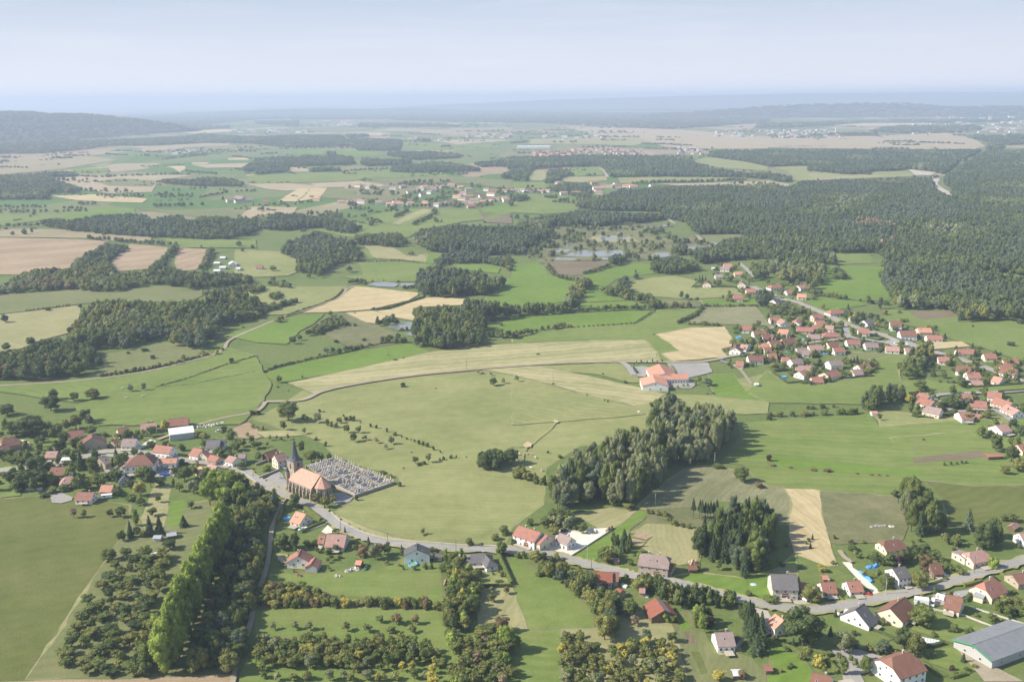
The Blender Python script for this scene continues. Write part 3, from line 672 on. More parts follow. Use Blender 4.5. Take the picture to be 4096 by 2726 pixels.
POND = [('M2', [(445,155),(540,110),(620,88),(700,92),(740,110),(830,98),(1050,93),(1060,140),(840,165),(640,165)]),
 ('M2', [(335,103),(410,80),(560,88),(520,115),(400,120)]), ('M2', [(480,70),(515,30),(580,28),(545,75)]), ('M2', [(372,188),(385,163),(600,168),(590,190)]),
 ('M2', [(1240,160),(1320,110),(1450,115),(1465,150),(1390,168)]), ('M2', [(820,188),(830,160),(905,168),(880,190)]),
 ('M2', [(1580,72),(1660,64),(1780,57),(1805,75),(1700,100)]), ('U2', [(775,1410),(800,1392),(1085,1408),(1098,1432),(1000,1440),(800,1438)]),
 ('U2', [(955,1385),(980,1330),(1012,1352),(1000,1385)]), ('U2', [(1830,1445),(1920,1452),(1900,1477),(1845,1467)]), ('U2', [(1330,1300),(1345,1288),(1440,1290),(1420,1305)]),
 ('U2', [(340,1430),(410,1425),(400,1455),(360,1450)]), ('U2', [(1200,1328),(1215,1315),(1250,1318),(1230,1332)]),
 ('M1', [(1020,415),(1080,395),(1180,390),(1280,395),(1310,418),(1275,437),(1120,432)]), ('M1', [(1328,402),(1400,400),(1482,406),(1420,428),(1332,432)]),
 ('M1', [(1205,798),(1340,763),(1440,755),(1505,768),(1455,828),(1300,838),(1240,820)]), ('M1', [(1370,875),(1460,840),(1480,880),(1430,890)])]
for t_, pg in POND:
    if t_ != 'M1': cx_, cy_ = sum(x for x, y in pg) / len(pg), sum(y for x, y in pg) / len(pg); pg = [(cx_ + (x - cx_) * .88, cy_ + (y - cy_) * .8) for x, y in pg]
    tag(sheet('pond', t_, pg, None, mat=WATER), kind='structure'); CLEAR.append(npoly(t_, pg))
# ---------------------------------------------------------------- roads and paths
NEAR_ROAD = [('L0',-300,655),('L0',0,650),('L0',230,630),('L0',480,600),('L0',760,530),('L0',960,480),('L0',1200,480),('L0',1440,505),('L0',1700,560),('L0',1900,580),('L0',2050,605),('L0',2220,650),('L0',2354,730),('L1',60,770),('L1',230,860),('L1',400,930),('L1',560,1005),('L1',645,1065),('L1',730,1135),('L1',850,1200),('L1',1000,1265),('L1',1200,1318),('L1',1600,1350),('L1',1900,1372),('L1',2354,1388),
 ('B2',150,373),('B2',300,398),('B2',430,425),('B2',600,470),('B2',800,522),('B2',1000,572),('B2',1150,608),('B2',1300,630),('B2',1500,660),('B2',1800,735),('B2',2060,808),('B2',2354,872),('B3',200,900),('B3',430,912),('B3',680,880),('B3',1000,815),('B3',1300,755),('B3',1600,680),('B3',1900,592),('B3',2150,515),('B3',2354,460),('B3',2800,330)]
strip('verge', NEAR_ROAD, 8.2, 'stubg', jitter=.3)
strip('road', NEAR_ROAD, 5.6, 'asphalt')
strip('kerb', [('L1',690,1035),('L1',770,1115),('L1',900,1185),('L1',1030,1238),('L1',1230,1287),('L1',1600,1315),('L1',1920,1340),('L1',2354,1352)], .9, 'kerb', thick=.12)
strip('dirt_track', [('L1',300,868),('L1',245,945),('L1',190,1070),('L1',145,1200),('L1',125,1400),('L1',95,1560),('B1',30,730),('B1',-20,900),('B0',2290,1090),('B0',2200,1320),('B0',2160,1480),('B0',2120,1700)], 2.3, 'dirt', jitter=.15)
strip('path', [('M0',-300,1365),('M0',0,1345),('M0',700,1300),('M0',1300,1222),('M0',1700,1130),('M0',1960,1060),('M0',2060,1000),('M0',2120,920),('M0',2354,815),('M1',150,752),('M1',270,705),('M1',420,660),('M1',620,590),('M1',780,520),('M1',830,460),('M1',900,425)], 3.4, 'dirt')
strip('road', [('L1',90,20),('M1',420,1475),('M1',600,1400),('M1',900,1332),('M1',1400,1255),('M1',1900,1205),('M1',2354,1165),('M2',400,1140),('M2',930,1125),('M2',1450,1128),('M2',1700,1125),('M2',1850,1108),('M2',2000,1075),('M2',2200,1045),('M2',2354,1015),('M3',200,965),('M3',350,955),('M3',500,935),('M3',700,908),('M3',745,890)], 4.6, 'dirt')
strip('path', [('L0',1450,370),('L0',1850,225),('L0',2100,160),('L0',2354,110),('L1',90,20)], 3.5, 'dirt')
VIL_ROAD = [('M3',-150,430),('M3',110,540),('M3',250,570),('M3',400,630),('M3',560,700),('M3',700,770),('M3',900,835),('M3',1080,885),('M3',1200,935),('M3',1300,965),('M3',1500,1025),('M3',1720,1090),('M3',2000,1180),('M3',2300,1290),('M3',2600,1400)]
strip('verge', VIL_ROAD, 12, 'hay', jitter=.25)
strip('road', VIL_ROAD, 6.6, 'asphalt')
strip('road', [('M3',690,770),('M3',715,820),('M3',745,890),('M3',900,920),('M3',1140,955)], 6.0, 'asphalt')
strip('road', [('M3',-60,835),('M3',60,810),('M3',170,800)], 5.0, 'asphalt')
strip('road', [('M3',2500,1370),('M3',2200,1400),('M3',1900,1410),('M3',1560,1430),('M3',1530,1480),('L3',1570,20),('L3',1640,80),('L3',1760,112),('L3',2050,90),('L3',2150,130),('L3',2260,205)], 5.5, 'asphalt')
strip('road', [('M2',2090,215),('M2',2150,265),('M2',2230,345)], 6, 'asphalt')
strip('road', [('M2',1000,1128),('M2',1060,1160),('M2',1120,1250)], 5, 'asphalt')
strip('path', [('M2',1920,1115),('M2',2080,1180),('M2',2200,1330)], 3, 'dirt')
strip('path', [('U2',1700,1385),('U2',1760,1440),('U2',1870,1510)], 6, 'dirt')
strip('path', [('U2',1420,1225),('U2',1500,1280)], 6, 'dirt')
strip('path', [('U2',790,750),('U2',850,800),('U2',880,850)], 9, 'dirt')
strip('road', [('U3',1520,845),('U3',1550,870),('U3',1530,910),('U3',1590,960),('U3',1690,1015)], 16, 'kerb')
strip('meadow_path', [('L2',-30,435),('L2',150,425),('L2',250,350),('L2',350,270),('L2',400,205)], .9, 'hay', jitter=.3)
strip('meadow_path', [('L2',150,425),('L2',105,500),('L2',100,610)], .8, 'hay', jitter=.3)
sheet('bare_patch', 'L2', [(100,420),(140,390),(185,410),(175,440),(120,445)], 'stub')
sheet('bare_patch', 'L2', [(370,200),(395,185),(435,205),(410,220)], 'stub')
strip('path', [('B3',770,480),('B3',700,430),('B3',655,370)], 2.5, 'dirt')
# ring around the roundabout
LAYER[0] += 1
c_ = at('M3', 1217, 958)
for r0, r1, pal, nm in ((6.5, 14, 'asphalt', 'road'), (5.0, 6.4, 'gravel', 'kerb'), (0, 4.9, 'lawn', 'grass')):
    LAYER[0] += 1; mb = MB(); n = 40
    V = [(c_.x + r * math.cos(6.2832 * i / n), c_.y + r * math.sin(6.2832 * i / n), .004 * LAYER[0]) for i in range(n) for r in (max(r0, .01), r1)]
    mb.add(V, [(2 * i, 2 * i + 1, (2 * i + 3) % (2 * n), (2 * i + 2) % (2 * n)) for i in range(n)], field_mat(pal)); tag(mb.build(nm), kind='structure')

# ---------------------------------------------------------------- far fields
FAR = [
 ('U0', [(-400,1330),(0,1325),(640,1332),(1090,1385),(1400,1400),(1380,1440),(985,1440),(800,1412),(0,1400),(-400,1400)], 'plowo'),
 ('U0', [(-300,1210),(0,1200),(740,1170),(700,1190),(520,1225),(370,1250),(0,1300),(-300,1310)], 'green'),
 ('U0', [(740,1170),(860,1140),(1240,1135),(1240,1190),(1000,1200),(700,1250),(520,1225)], 'lush'),
 ('U0', [(1245,1140),(1680,1155),(2354,1120),(2500,1230),(2000,1240),(1680,1200)], 'dull'),
 ('U0', [(460,1022),(900,1008),(1355,1048),(1310,1085),(1000,1078),(700,1062)], 'stub'),
 ('U0', [(490,860),(760,840),(1000,835),(1820,828),(1500,872),(1450,885),(1400,985),(1000,1000),(760,960),(690,915),(500,905)], 'tan'),
 ('U0', [(880,890),(1100,860),(1450,885),(1400,940),(1000,930)], 'dull'),
 ('U0', [(0,655),(700,640),(1080,690),(600,770),(0,830),(-400,830),(-400,660)], 'plowo'),
 ('U0', [(630,775),(1000,765),(990,800),(700,808)], 'lush'),
 ('U0', [(800,748),(960,720),(1050,700),(960,750)], 'olive'),
 ('U0', [(1520,750),(1700,745),(1710,770),(1650,805),(1600,770)], 'stub'),
 ('U0', [(1740,735),(2300,720),(2240,760),(1900,765)], 'tan'),
 ('U0', [(1760,715),(1930,712),(1900,728),(1770,728)], 'stub'),
 ('U0', [(2090,675),(2260,668),(2300,690),(2100,692)], 'stub'),
 ('U0', [(2260,825),(2354,830),(2354,870),(2310,870)], 'stub'),
 ('U0', [(1450,1405),(1900,1420),(2354,1430),(2354,1500),(1680,1500)], 'green'),
 ('U0', [(1650,435),(2000,405),(2130,410),(2130,430),(1800,450)], 'stub'),
 ('U0', [(400,450),(560,465),(880,455),(920,485),(450,490)], 'dull'), ('U0', [(1040,470),(1300,468),(1560,478),(1400,492),(1050,490)], 'dull'),
 ('U1', [(-100,912),(300,905),(540,930),(640,945),(280,977),(100,960),(0,935)], 'tan'),
 ('U1', [(500,908),(940,885),(1200,925),(1240,940),(850,940),(640,945),(540,930)], 'tan'),
 ('U1', [(195,1075),(300,1010),(390,955),(500,952),(430,1030),(365,1075)], 'stub'), ('U1', [(505,952),(655,948),(590,1040),(375,1075),(440,1030)], 'stub'),
 ('U1', [(-30,1120),(380,1125),(350,1188),(100,1190),(0,1230),(-170,1225)], 'tan'),
 ('U1', [(-100,835),(600,805),(1220,782),(1240,805),(1700,805),(1775,842),(1000,862),(880,885),(300,905),(0,912)], 'green'),
 ('U1', [(1000,865),(1775,842),(2354,880),(2354,960),(1900,905),(1300,920)], 'dull'),
 ('U1', [(290,752),(450,748),(492,800),(280,802)], 'tan'), ('U1', [(455,748),(620,735),(870,745),(600,755),(500,795)], 'lush'),
 ('U1', [(600,1040),(655,950),(920,980),(900,1010),(1450,1030),(1550,1080),(900,1060)], 'dull'),
 ('U1', [(1060,1195),(1400,1140),(1530,1142),(1530,1200),(1380,1290),(1040,1270)], 'green'),
 ('U1', [(1400,1200),(1540,1140),(1620,1150),(1610,1210),(1420,1295),(1240,1280)], 'hay'),
 ('U1', [(1640,1152),(2050,1148),(2100,1240),(1900,1262),(1500,1345),(1400,1405),(900,1412),(500,1332),(960,1262),(1300,1290)], 'green'),
 ('U1', [(2060,1118),(2354,1108),(2520,1110),(2354,1182),(2090,1182)], 'lush'), ('U1', [(2085,1185),(2354,1185),(2354,1280),(2100,1265)], 'brown'),
 ('U1', [(1330,530),(1700,540),(2300,550),(2200,590),(1800,600),(1340,600)], 'green'), ('U1', [(1600,510),(2100,500),(2400,510),(1850,548)], 'tan'),
 ('U1', [(1000,445),(1150,442),(1170,462),(1030,465)], 'stub'), ('U1', [(1780,395),(2354,390),(2354,415),(1800,425)], 'plowo'), ('U1', [(1720,440),(2354,440),(2354,470),(1780,470)], 'plowo'),
 ('U1', [(300,600),(1000,600),(1200,650),(900,665),(700,640),(400,650)], 'lush'), ('U1', [(500,385),(1000,390),(1100,410),(800,440),(500,430)], 'dull'),
 ('U1', [(390,235),(860,215),(1100,212),(900,235),(600,245)], 'hay'), ('U1', [(1250,225),(1460,222),(1440,235)], 'hay'), ('U1', [(1720,210),(1900,192),(2100,196),(1900,222)], 'hay'),
 ('U1', [(1150,320),(1700,325),(1600,350),(1250,352)], 'dull'),
 ('U2', [(0,1060),(170,1010),(450,1020),(680,1110),(560,1172),(290,1192),(0,1175),(-250,1250),(-200,1190),(0,1160)], 'green'),
 ('U2', [(0,898),(300,898),(350,930),(260,972),(0,970)], 'green'), ('U2', [(100,790),(300,780),(330,850),(280,885),(180,880)], 'hay'),
 ('U2', [(500,766),(795,755),(845,832),(590,842),(540,800)], 'green'), ('U2', [(440,850),(870,840),(880,880),(640,900),(480,890)], 'hay'),
 ('U2', [(970,855),(1500,845),(2110,852),(1900,892),(1150,902),(1000,908)], 'olive'),
 ('U2', [(1310,910),(1700,905),(2354,885),(2550,915),(2540,942),(2354,930),(1960,937),(1500,925)], 'tan'),
 ('U2', [(1640,705),(1810,665),(2160,710),(2354,752),(2354,795),(1900,762)], 'olive'),
 ('U2', [(480,380),(1000,388),(1500,410),(1900,440),(2354,490),(2354,588),(1800,590),(1400,570),(1180,500),(700,450)], 'tan'),
 ('U2', [(150,500),(700,480),(1150,480),(1300,530),(1100,560),(600,545),(150,545)], 'hay'), ('U2', [(1840,195),(2000,190)], None), ('U2', [(510,322),(710,316),(700,330),(550,332)], 'dull'),
 ('U2', [(1550,215),(1660,208),(1650,222)], 'hay'), ('U2', [(1140,215),(1410,212),(1400,228),(1150,225)], 'hay'),
 ('U3', [(30,758),(390,740),(500,748),(370,800),(1000,800),(1280,798),(1390,842),(900,860),(500,876),(300,890),(190,880),(245,855),(180,800)], 'olive'),
 ('U3', [(350,818),(800,830),(1300,835),(900,858),(450,878)], 'hay'), ('U3', [(1280,772),(1450,770),(1560,800),(1500,835),(1350,830)], 'kerb'),
 ('U3', [(-10,490),(1000,468),(1650,440),(1900,500),(2000,565),(1900,592),(1000,592),(0,577)], 'tan'), ('U3', [(2200,552),(2354,548),(2354,583),(2180,583)], 'hay'),
 ('U3', [(580,375),(850,352),(1500,350),(1400,375),(800,382)], 'stub'), ('U3', [(470,1400),(540,1370),(720,1372),(620,1410)], 'lush'), ('U3', [(1200,1385),(1290,1380),(1330,1405),(1230,1420)], 'lush'),
]
for t_, pg, pal in FAR:
    if pal: sheet('field', t_, pg, pal)
for t_, pg in [('U3', [(470,1400),(540,1370),(720,1372),(620,1410)]), ('U3', [(1200,1385),(1290,1380),(1330,1405),(1230,1420)]),
   ('M3', [(1940,300),(1960,285),(2354,332),(2700,360),(2700,430),(2354,412),(1950,355)]), ('M3', [(1030,110),(1100,108),(1070,160)]), ('M3', [(1140,200),(1360,255),(1200,262)]),
   ('U2', [(1640,705),(1810,665),(2160,710),(2354,752),(2354,795),(1900,762)]), ('U3', [(1500,840),(1570,842),(1560,930),(1700,1015),(1650,1020),(1520,935)]),
   ('U2', [(800,1165),(1060,1160),(1250,1190),(1000,1185)])]: CLEAR.append(npoly(t_, pg))

# ---------------------------------------------------------------- hills behind
def ridge(name, crest, foot, Yc, Yb, pal, clumps=None):
    """a wooded ridge: foot line on the ground, crest at real distance Yc, falling again to Yb"""
    cx = np.array([int(c[0][1]) * 2354 + c[1] for c in crest], float); cy = np.array([c[2] for c in crest], float)
    fx = np.array([int(c[0][1]) * 2354 + c[1] for c in foot], float); fy = np.array([c[2] for c in foot], float)
    X = np.linspace(cx[0], cx[-1], 90); V, F = [], []; n = 22; m = 8
    for x in X:
        f = at('U0', x, float(np.interp(x, fx, fy))); c = at_depth('U0', x, float(np.interp(x, cx, cy)), Yc)
        f.y = min(f.y, Yc * .93); hz = max(c.z, 0.0)
        for k in range(n + 1):
            t = k / n; e = (1 - math.cos(math.pi * t)) / 2
            V.append((f.x + (c.x - f.x) * t, f.y + (Yc - f.y) * t, hz * (e * .75 + t * .25) - 2))
        for k in range(1, m + 1):
            t = k / m; V.append((c.x * (1 + t * (Yb / Yc - 1)), Yc + (Yb - Yc) * t, hz * (1 + math.cos(math.pi * t)) / 2 - 2))
    w = n + m + 1
    for i in range(len(X) - 1):
        for k in range(w - 1): F.append((i * w + k, (i + 1) * w + k, (i + 1) * w + k + 1, i * w + k + 1))
    me = bpy.data.meshes.new(name); me.from_pydata(V, [], F); me.materials.append(field_mat(pal)); me.polygons.foreach_set('use_smooth', [True] * len(F))
    bm = bmesh.new(); bm.from_mesh(me); bmesh.ops.recalc_face_normals(bm, faces=bm.faces)
    bm.to_mesh(me); bm.free()
    tag(mesh_obj(name, me), kind='structure')
    if clumps:
        kinds, s, h, w_, lab = clumps; V = np.array(V).reshape(len(X), w, 3)
        for i in range(len(X) - 1):
            for k in range(n):
                a, b, c = V[i, k], V[i + 1, k], V[i, k + 1]
                area = abs((b - a)[0] * (c - a)[1]); cnt = int(area / (s * s) + RNG.random())
                for _ in range(cnt):
                    u, v = RNG.random(), RNG.random(); q = a + (b - a) * u + (c - a) * v
                    kk = RNG.choice(kinds); add_tree(kk[0], kk[1], (q[0], q[1]), h * RNG.uniform(.8, 1.2), w_ * RNG.uniform(.8, 1.3), None, None, True, q[2])
ridge('hills', [('U0',-500,240),('U0',0,250),('U0',300,252),('U0',450,270),('U0',760,270),('U0',900,279),('U0',1100,305),('U0',1300,322),('U0',1500,352),('U0',1800,390)],
      [('U0',-500,620),('U0',0,560),('U0',400,520),('U0',700,500),('U0',1100,480),('U0',1500,440),('U0',1800,402)], 7600, 9500, 'wood', ([('broad','dark'),('broad','mid'),('broad','dark')], 36, 15, 40, None))
ridge('hills', [('U1',1100,219),('U1',1700,180),('U2',0,150),('U2',300,136),('U2',900,118),('U2',1700,96),('U3',300,76),('U3',900,70),('U3',1600,66),('U3',2354,66),('U3',2900,64)], [('U1',1100,226),('U3',0,205),('U3',2900,200)], 21000, 26000, 'wood')
ridge('hills', [('U0',1700,255),('U1',100,226),('U1',500,214),('U1',1100,218),('U1',1500,212),('U1',1800,228),('U2',600,248)], [('U0',1700,262),('U1',1000,262),('U2',600,255)], 16000, 20000, 'wood')
ridge('hills', [('U2',1000,298),('U2',1800,240),('U3',0,200),('U3',400,180),('U3',800,168),('U3',1300,172),('U3',1500,190),('U3',1700,205),('U3',2000,197),('U3',2900,200)], [('U2',1000,305),('U3',0,300),('U3',1200,295),('U3',2900,300)], 11500, 14000, 'wood', ([('broad','dark'),('broad','mid')], 75, 17, 85, None))
# ================================================================ woods and rows of trees
DK = [('broad', 'dark', 5), ('broad', 'mid', 4), ('broad', 'olive', 1), ('broad', 'blue', 2)]
MIXD = [('broad', 'dark', 4), ('broad', 'mid', 4), ('broad', 'olive', 3), ('broad', 'blue', 2), ('bush', 'olive', 1)]
FOR = [('broad', 'dark', 6), ('broad', 'mid', 2), ('broad', 'blue', 5), ('spruce', 'conifer', 1)]
wood('L2', [(1240,250),(1250,90),(1290,40),(1450,30),(1900,50),(2050,130),(2080,240),(2010,340),(1960,470),(1860,530),(1780,610),(1520,610),(1440,690),(1380,770),(1150,970),(1000,985),(900,965),(700,945),(560,1000),(490,1045),(290,930),(280,840),(300,690),(400,690),(540,560),(600,450),(740,430),(750,375),(900,350),(940,280),(1170,265),(1300,300),(1350,430),(1450,410),(1480,325),(1390,300),(1270,300)],
     [('poplar','grey',7),('poplar','mid',3),('poplar','blue',2),('broad','grey',5),('broad','mid',2)], 19, 7.0, 'tall grey green poplar in the long wood across the pasture', 'poplars of the long wood', 1.02, 1)
wood('L2', [(330,700),(560,620),(700,540),(1000,440),(1100,560),(760,700),(560,860),(420,930),(330,900)], [('spruce','conifer',1)], 15, 4.5, 'dark spruce planted among the poplars of the long wood', 'spruces inside the long wood', 1.0, 2)
wood('L2', [(1690,1490),(1695,1250),(1760,1120),(1850,1040),(1900,925),(2120,900),(2370,950),(2420,1100),(2410,1260),(2350,1400),(2300,1580),(2200,1660),(2080,1660),(2050,1510),(1830,1480)],
     [('spruce','conifer',3),('poplar','blue',2),('poplar','mid',2),('broad','mid',3),('broad','dark',3)], 16, 6.2, 'dark tree in the small mixed wood behind the garden', 'trees of the small mixed wood', 1.3, 3)
wood('L2', [(2110,1080),(2200,960),(2370,950),(2400,1180),(2280,1240),(2130,1220)], [('broad','bright',1)], 17, 7, 'yellow green broadleaf tree among the dark trees of the small wood', 'light trees of the small wood', 1.0, 4)
P_ = [at('B0', 1500, 1500), at('B0', 2045, 330)]; n_ = int((P_[1] - P_[0]).length / 5.2)
for i in range(n_ + 1):
    q = P_[0].lerp(P_[1], i / n_); add_tree('poplar', 'bright', (q.x + RNG.uniform(-.8, .8), q.y), RNG.uniform(22, 26.5), RNG.uniform(8, 10.5), 'bright green poplar in the tall straight row beside the lane', 'poplars of the tall straight row')
    if i % 3: add_tree('poplar', RNG.choice(['bright', 'bright', 'mid']), (q.x + RNG.uniform(2, 4), q.y + 2), RNG.uniform(17, 23), RNG.uniform(7, 9), 'bright green poplar in the tall straight row beside the lane', 'poplars of the tall straight row')
wood('B0', [(1640,1500),(1720,1280),(1900,900),(1960,600),(2040,330),(2060,60),(2354,80),(2400,500),(2340,720),(2285,940),(2210,1250),(2155,1490),(1780,1500)],
     MIXD, 9.5, 6.6, 'broadleaf tree in the dark belt between poplar row and lane', 'trees between the poplar row and the lane', 1.5, 5)
wood('L1', [(-350,720),(-100,700),(60,800),(220,830),(260,930),(190,1060),(120,1200),(-30,1250),(-300,1220)], MIXD, 11, 7, 'broadleaf tree in the dark belt below the church square', 'trees below the church square', 1.0, 6)
wood('L0', [(1830,760),(1870,680),(2000,640),(2150,640),(2300,740),(2320,880),(2354,1000),(2150,1020),(1900,960)], [('broad','bright',4),('broad','mid',1)], 16, 11, 'big yellow green tree at the far end of the poplar row', 'big light trees at the end of the poplar row', 1.0, 7)
ORC = [('orchard','mid',4),('orchard','olive',5),('orchard','yellow',1),('orchard','grey',2),('bush','olive',1)]
wood('B0', [(560,1120),(740,830),(960,520),(1100,330),(1600,260),(1560,600),(1440,900),(1330,1200),(1230,1510),(420,1530)], [('orchard','dark',2),('orchard','mid',5),('orchard','olive',5),('broad','mid',1)], 5.2, 6.4, 'small fruit tree in the rough orchard left of the poplars', 'fruit trees left of the poplar row', .5, 8)
wood('B0', [(1180,1520),(1250,1200),(1440,900),(1560,560),(1620,300),(1700,150),(1790,130),(1640,480),(1500,860),(1400,1100),(1360,1300),(1480,1520)], MIXD, 9, 6, 'broadleaf tree at the left foot of the poplar row', 'trees at the left foot of the poplar row', 1.3, 9)
wood('B1', [(0,700),(100,630),(260,630),(560,680),(640,770),(1000,780),(1550,790),(1745,840),(1745,912),(900,885),(200,885),(0,865)], [('bush','olive',5),('bush','brown',2),('bush','yellow',1),('bush','mid',4)], 4.6, 3.8, 'bush in the thick mixed hedge between two lawns', 'bushes of the thick mixed hedge', 1.5, 10, False)
wood('B1', [(1750,470),(1950,460),(2050,600),(2010,860),(2070,970),(2000,1100),(1750,1100),(1710,930),(1750,700)], [('broad','mid',4),('broad','olive',4),('broad','yellow',1),('broad','bright',1)], 8.5, 6.2, 'leafy tree in the tree belt between lawn and hay plot', 'trees between lawn and hay plot', 1.25, 11)
wood('B1', [(0,1130),(700,1120),(1000,1150),(1250,1110),(1500,1160),(1700,1220),(1750,1400),(1700,1450),(1400,1440),(900,1500),(400,1460),(0,1480)], [('orchard','olive',6),('orchard','mid',6),('orchard','yellow',1),('orchard','grey',1)], 5.6, 4.9, 'fruit tree in the dense orchard below the second lawn', 'fruit trees of the dense orchard', .95, 12)
wood('B1', [(1760,1100),(2000,1070),(2190,1000),(2354,1080),(2354,1640),(1820,1640),(1800,1400)], [('orchard','olive',5),('orchard','mid',4),('broad','bright',1),('orchard','dry',1)], 6.0, 5.2, 'fruit tree in the thicket below the hay plot', 'fruit trees below the hay plot', .92, 13)
line('B1', [(60,1540),(500,1545),(900,1550),(1300,1545),(1680,1540)], ORC, 4.6, 4.4, 'fruit tree in the lowest orchard row', 'fruit trees of the lowest row', 1.5)
line('B1', [(150,1085),(560,1095)], [('orchard','grey',1)], 4.4, 4, 'thin pale fruit tree at the edge of the second lawn', 'thin fruit trees on the second lawn', 2.0, .1)
line('B1', [(830,1100),(1250,1115),(1560,1120)], [('orchard','olive',1)], 4.8, 4.2, 'olive fruit tree at the lower edge of the second lawn', 'fruit trees at the lower edge of the second lawn', 2.6, .1)
wood('B2', [(50,380),(230,370),(240,440),(380,410),(520,520),(740,560),(770,660),(1010,700),(1020,850),(960,1000),(930,1190),(780,1180),(730,930),(640,850),(480,710),(280,590),(210,480),(60,440)],
     [('broad','mid',4),('broad','olive',4),('broad','blue',2),('broad','dark',2)], 8.2, 5.6, 'leafy tree in the belt running down from the road', 'trees running down from the road', 1.2, 14)
wood('B2', [(1110,600),(1250,560),(1400,600),(1700,670),(2040,730),(2045,880),(1900,910),(1700,870),(1550,910),(1380,850),(1270,740),(1120,700)], [('broad','dark',4),('broad','mid',4),('broad','olive',1),('spruce','conifer',1)], 8, 4.4, 'dark tree in the dense hedge below the road', 'trees of the dense hedge below the road', 1.5, 15)
wood('B2', [(1640,880),(1760,830),(1920,900),(1930,1000),(1780,1150),(1700,1110)], [('poplar','mid',3),('broad','bright',1)], 9, 3.6, 'slim tree beside the vegetable beds', 'slim trees beside the vegetable beds', 1.0, 16)
wood('B2', [(1950,1080),(1960,970),(2060,860),(2230,850),(2330,1050),(2310,1330),(2190,1350),(2150,1160),(1990,1090)], [('spruce','conifer',3),('broad','dark',3)], 12, 6, 'dark tall tree beside the small white house with pink roof', 'dark trees beside the white house', 1.3, 17)
wood('B2', [(420,1180),(520,1080),(640,1100),(700,1240),(760,1200),(900,1230),(1000,1190),(1180,1100),(1290,1180),(1420,1150),(1540,1260),(1560,1640),(470,1640)], ORC, 5.2, 4.4, 'fruit tree in the orchard below the rusty shed', 'fruit trees below the rusty shed', .72, 18)
wood('B2', [(925,330),(930,200),(1080,180),(1110,300),(1210,350),(1180,430),(1060,420)], [('spruce','conifer',2),('broad','dark',2)], 10, 4.5, 'dark tree in the clump above the stone farmhouse', 'dark trees above the stone farmhouse', 1.3, 19)
wood('B2', [(740,440),(770,360),(860,310),(960,300),(970,420),(920,490),(760,480)], [('broad','olive',3),('broad','mid',2)], 7.5, 5.5, 'olive tree in the clump beside the roadside pole', 'olive trees beside the roadside pole', 1.3, 20)
line('B2', [(60,425),(190,435),(290,430)], [('bush','bright',2),('bush','mid',1)], 3.5, 3.2, 'light green bush on the verge below the farm yard', 'bushes on the verge below the farm yard')
wood('L2', [(0,610),(60,590),(200,650),(310,700),(300,800),(180,760),(0,720),(-100,620)], [('broad','olive',3),('bush','mid',2),('bush','olive',2)], 6, 5, 'leafy tree in the hedge left of the long wood', 'trees left of the long wood', 1.3, 21)
wood('L2', [(210,1090),(320,1000),(520,1000),(600,1120),(590,1180),(480,1200),(300,1190)], [('broad','grey',2),('bush','brown',1),('orchard','mid',3)], 6.5, 5.5, 'grey green tree in the clump above the white farmhouse', 'trees above the white farmhouse', 1.2, 22)
wood('L1', [(1980,650),(2000,560),(2060,440),(2200,430),(2354,460),(2390,560),(2300,640),(2100,670)], [('broad','dark',2),('broad','mid',2)], 10, 8, 'round dark tree in the clump on the open pasture', 'trees of the clump on the pasture', 1.4, 23)
line('L2', [(1250,1040),(1400,1060),(1480,1150),(1660,1180)], [('bush','dark',1),('bush','olive',2)], 3.4, 3.4, 'low bush at the edge of the reeds', 'bushes at the edge of the reeds')
wood('L3', [(1210,930),(1220,800),(1290,720),(1430,720),(1480,840),(1560,880),(1640,1000),(1620,1200),(1500,1260),(1380,1260),(1300,1230)], [('broad','grey',2),('broad','mid',3),('spruce','conifer',1)], 18, 9, 'tall tree in the big clump beside the rough field', 'tall trees beside the rough field', 1.4, 24)
wood('L3', [(1880,1300),(1960,1060),(2040,1050),(2120,1110),(2230,1200),(2270,1360),(2230,1400),(1960,1380)], [('broad','dark',3),('spruce','conifer',2)], 13, 8, 'dark tree in the clump above the grey cottage', 'dark trees above the grey cottage', 1.2, 25)
wood('L3', [(1570,1320),(1640,1230),(1780,1220),(1880,1330),(1700,1350)], [('orchard','olive',1),('orchard','mid',1)], 5.5, 5, 'fruit tree in the garden between two cream houses', 'fruit trees between two cream houses', 1.2, 26)
wood('B3', [(900,470),(980,370),(1080,400),(1170,380),(1250,370),(1340,440),(1340,500),(1150,520),(930,510),(780,500),(790,470)], [('broad','dark',2),('broad','blue',1),('broad','plum',.5)], 7, 6, 'dark garden tree in front of the hipped roof house', 'dark garden trees before the hipped roof house', 1.3, 27)
wood('B3', [(1290,300),(1450,280),(1620,440),(1780,480),(1900,520),(1800,600),(1650,560),(1500,460),(1350,440)], [('orchard','mid',2),('orchard','dark',2)], 5.5, 5.5, 'bushy tree above the road between two houses', 'bushy trees above the road', 1.2, 28)
wood('B3', [(2030,880),(2100,800),(2250,780),(2400,800),(2400,1000),(2240,990),(2100,930)], [('bush','olive',2),('bush','mid',2)], 5, 5, 'bush in the thicket behind the grey hangar', 'bushes behind the grey hangar', 1.2, 29)
wood('M3', [(1190,1240),(1200,1140),(1290,1040),(1380,960),(1480,940),(1520,1020),(1500,1100),(1430,1180),(1320,1280)], DK, 12, 8, 'big dark tree at the clump right of the village', 'big dark trees right of the village', 1.3, 30)
wood('M3', [(850,1560),(850,1430),(960,1340),(1120,1330),(1280,1330),(1270,1480),(1180,1500),(1060,1500),(1020,1580)], [('poplar','mid',3),('poplar','blue',2),('broad','olive',1)], 14, 5, 'tall poplar in the group at the village meadow', 'poplars at the village meadow', 1.2, 31)
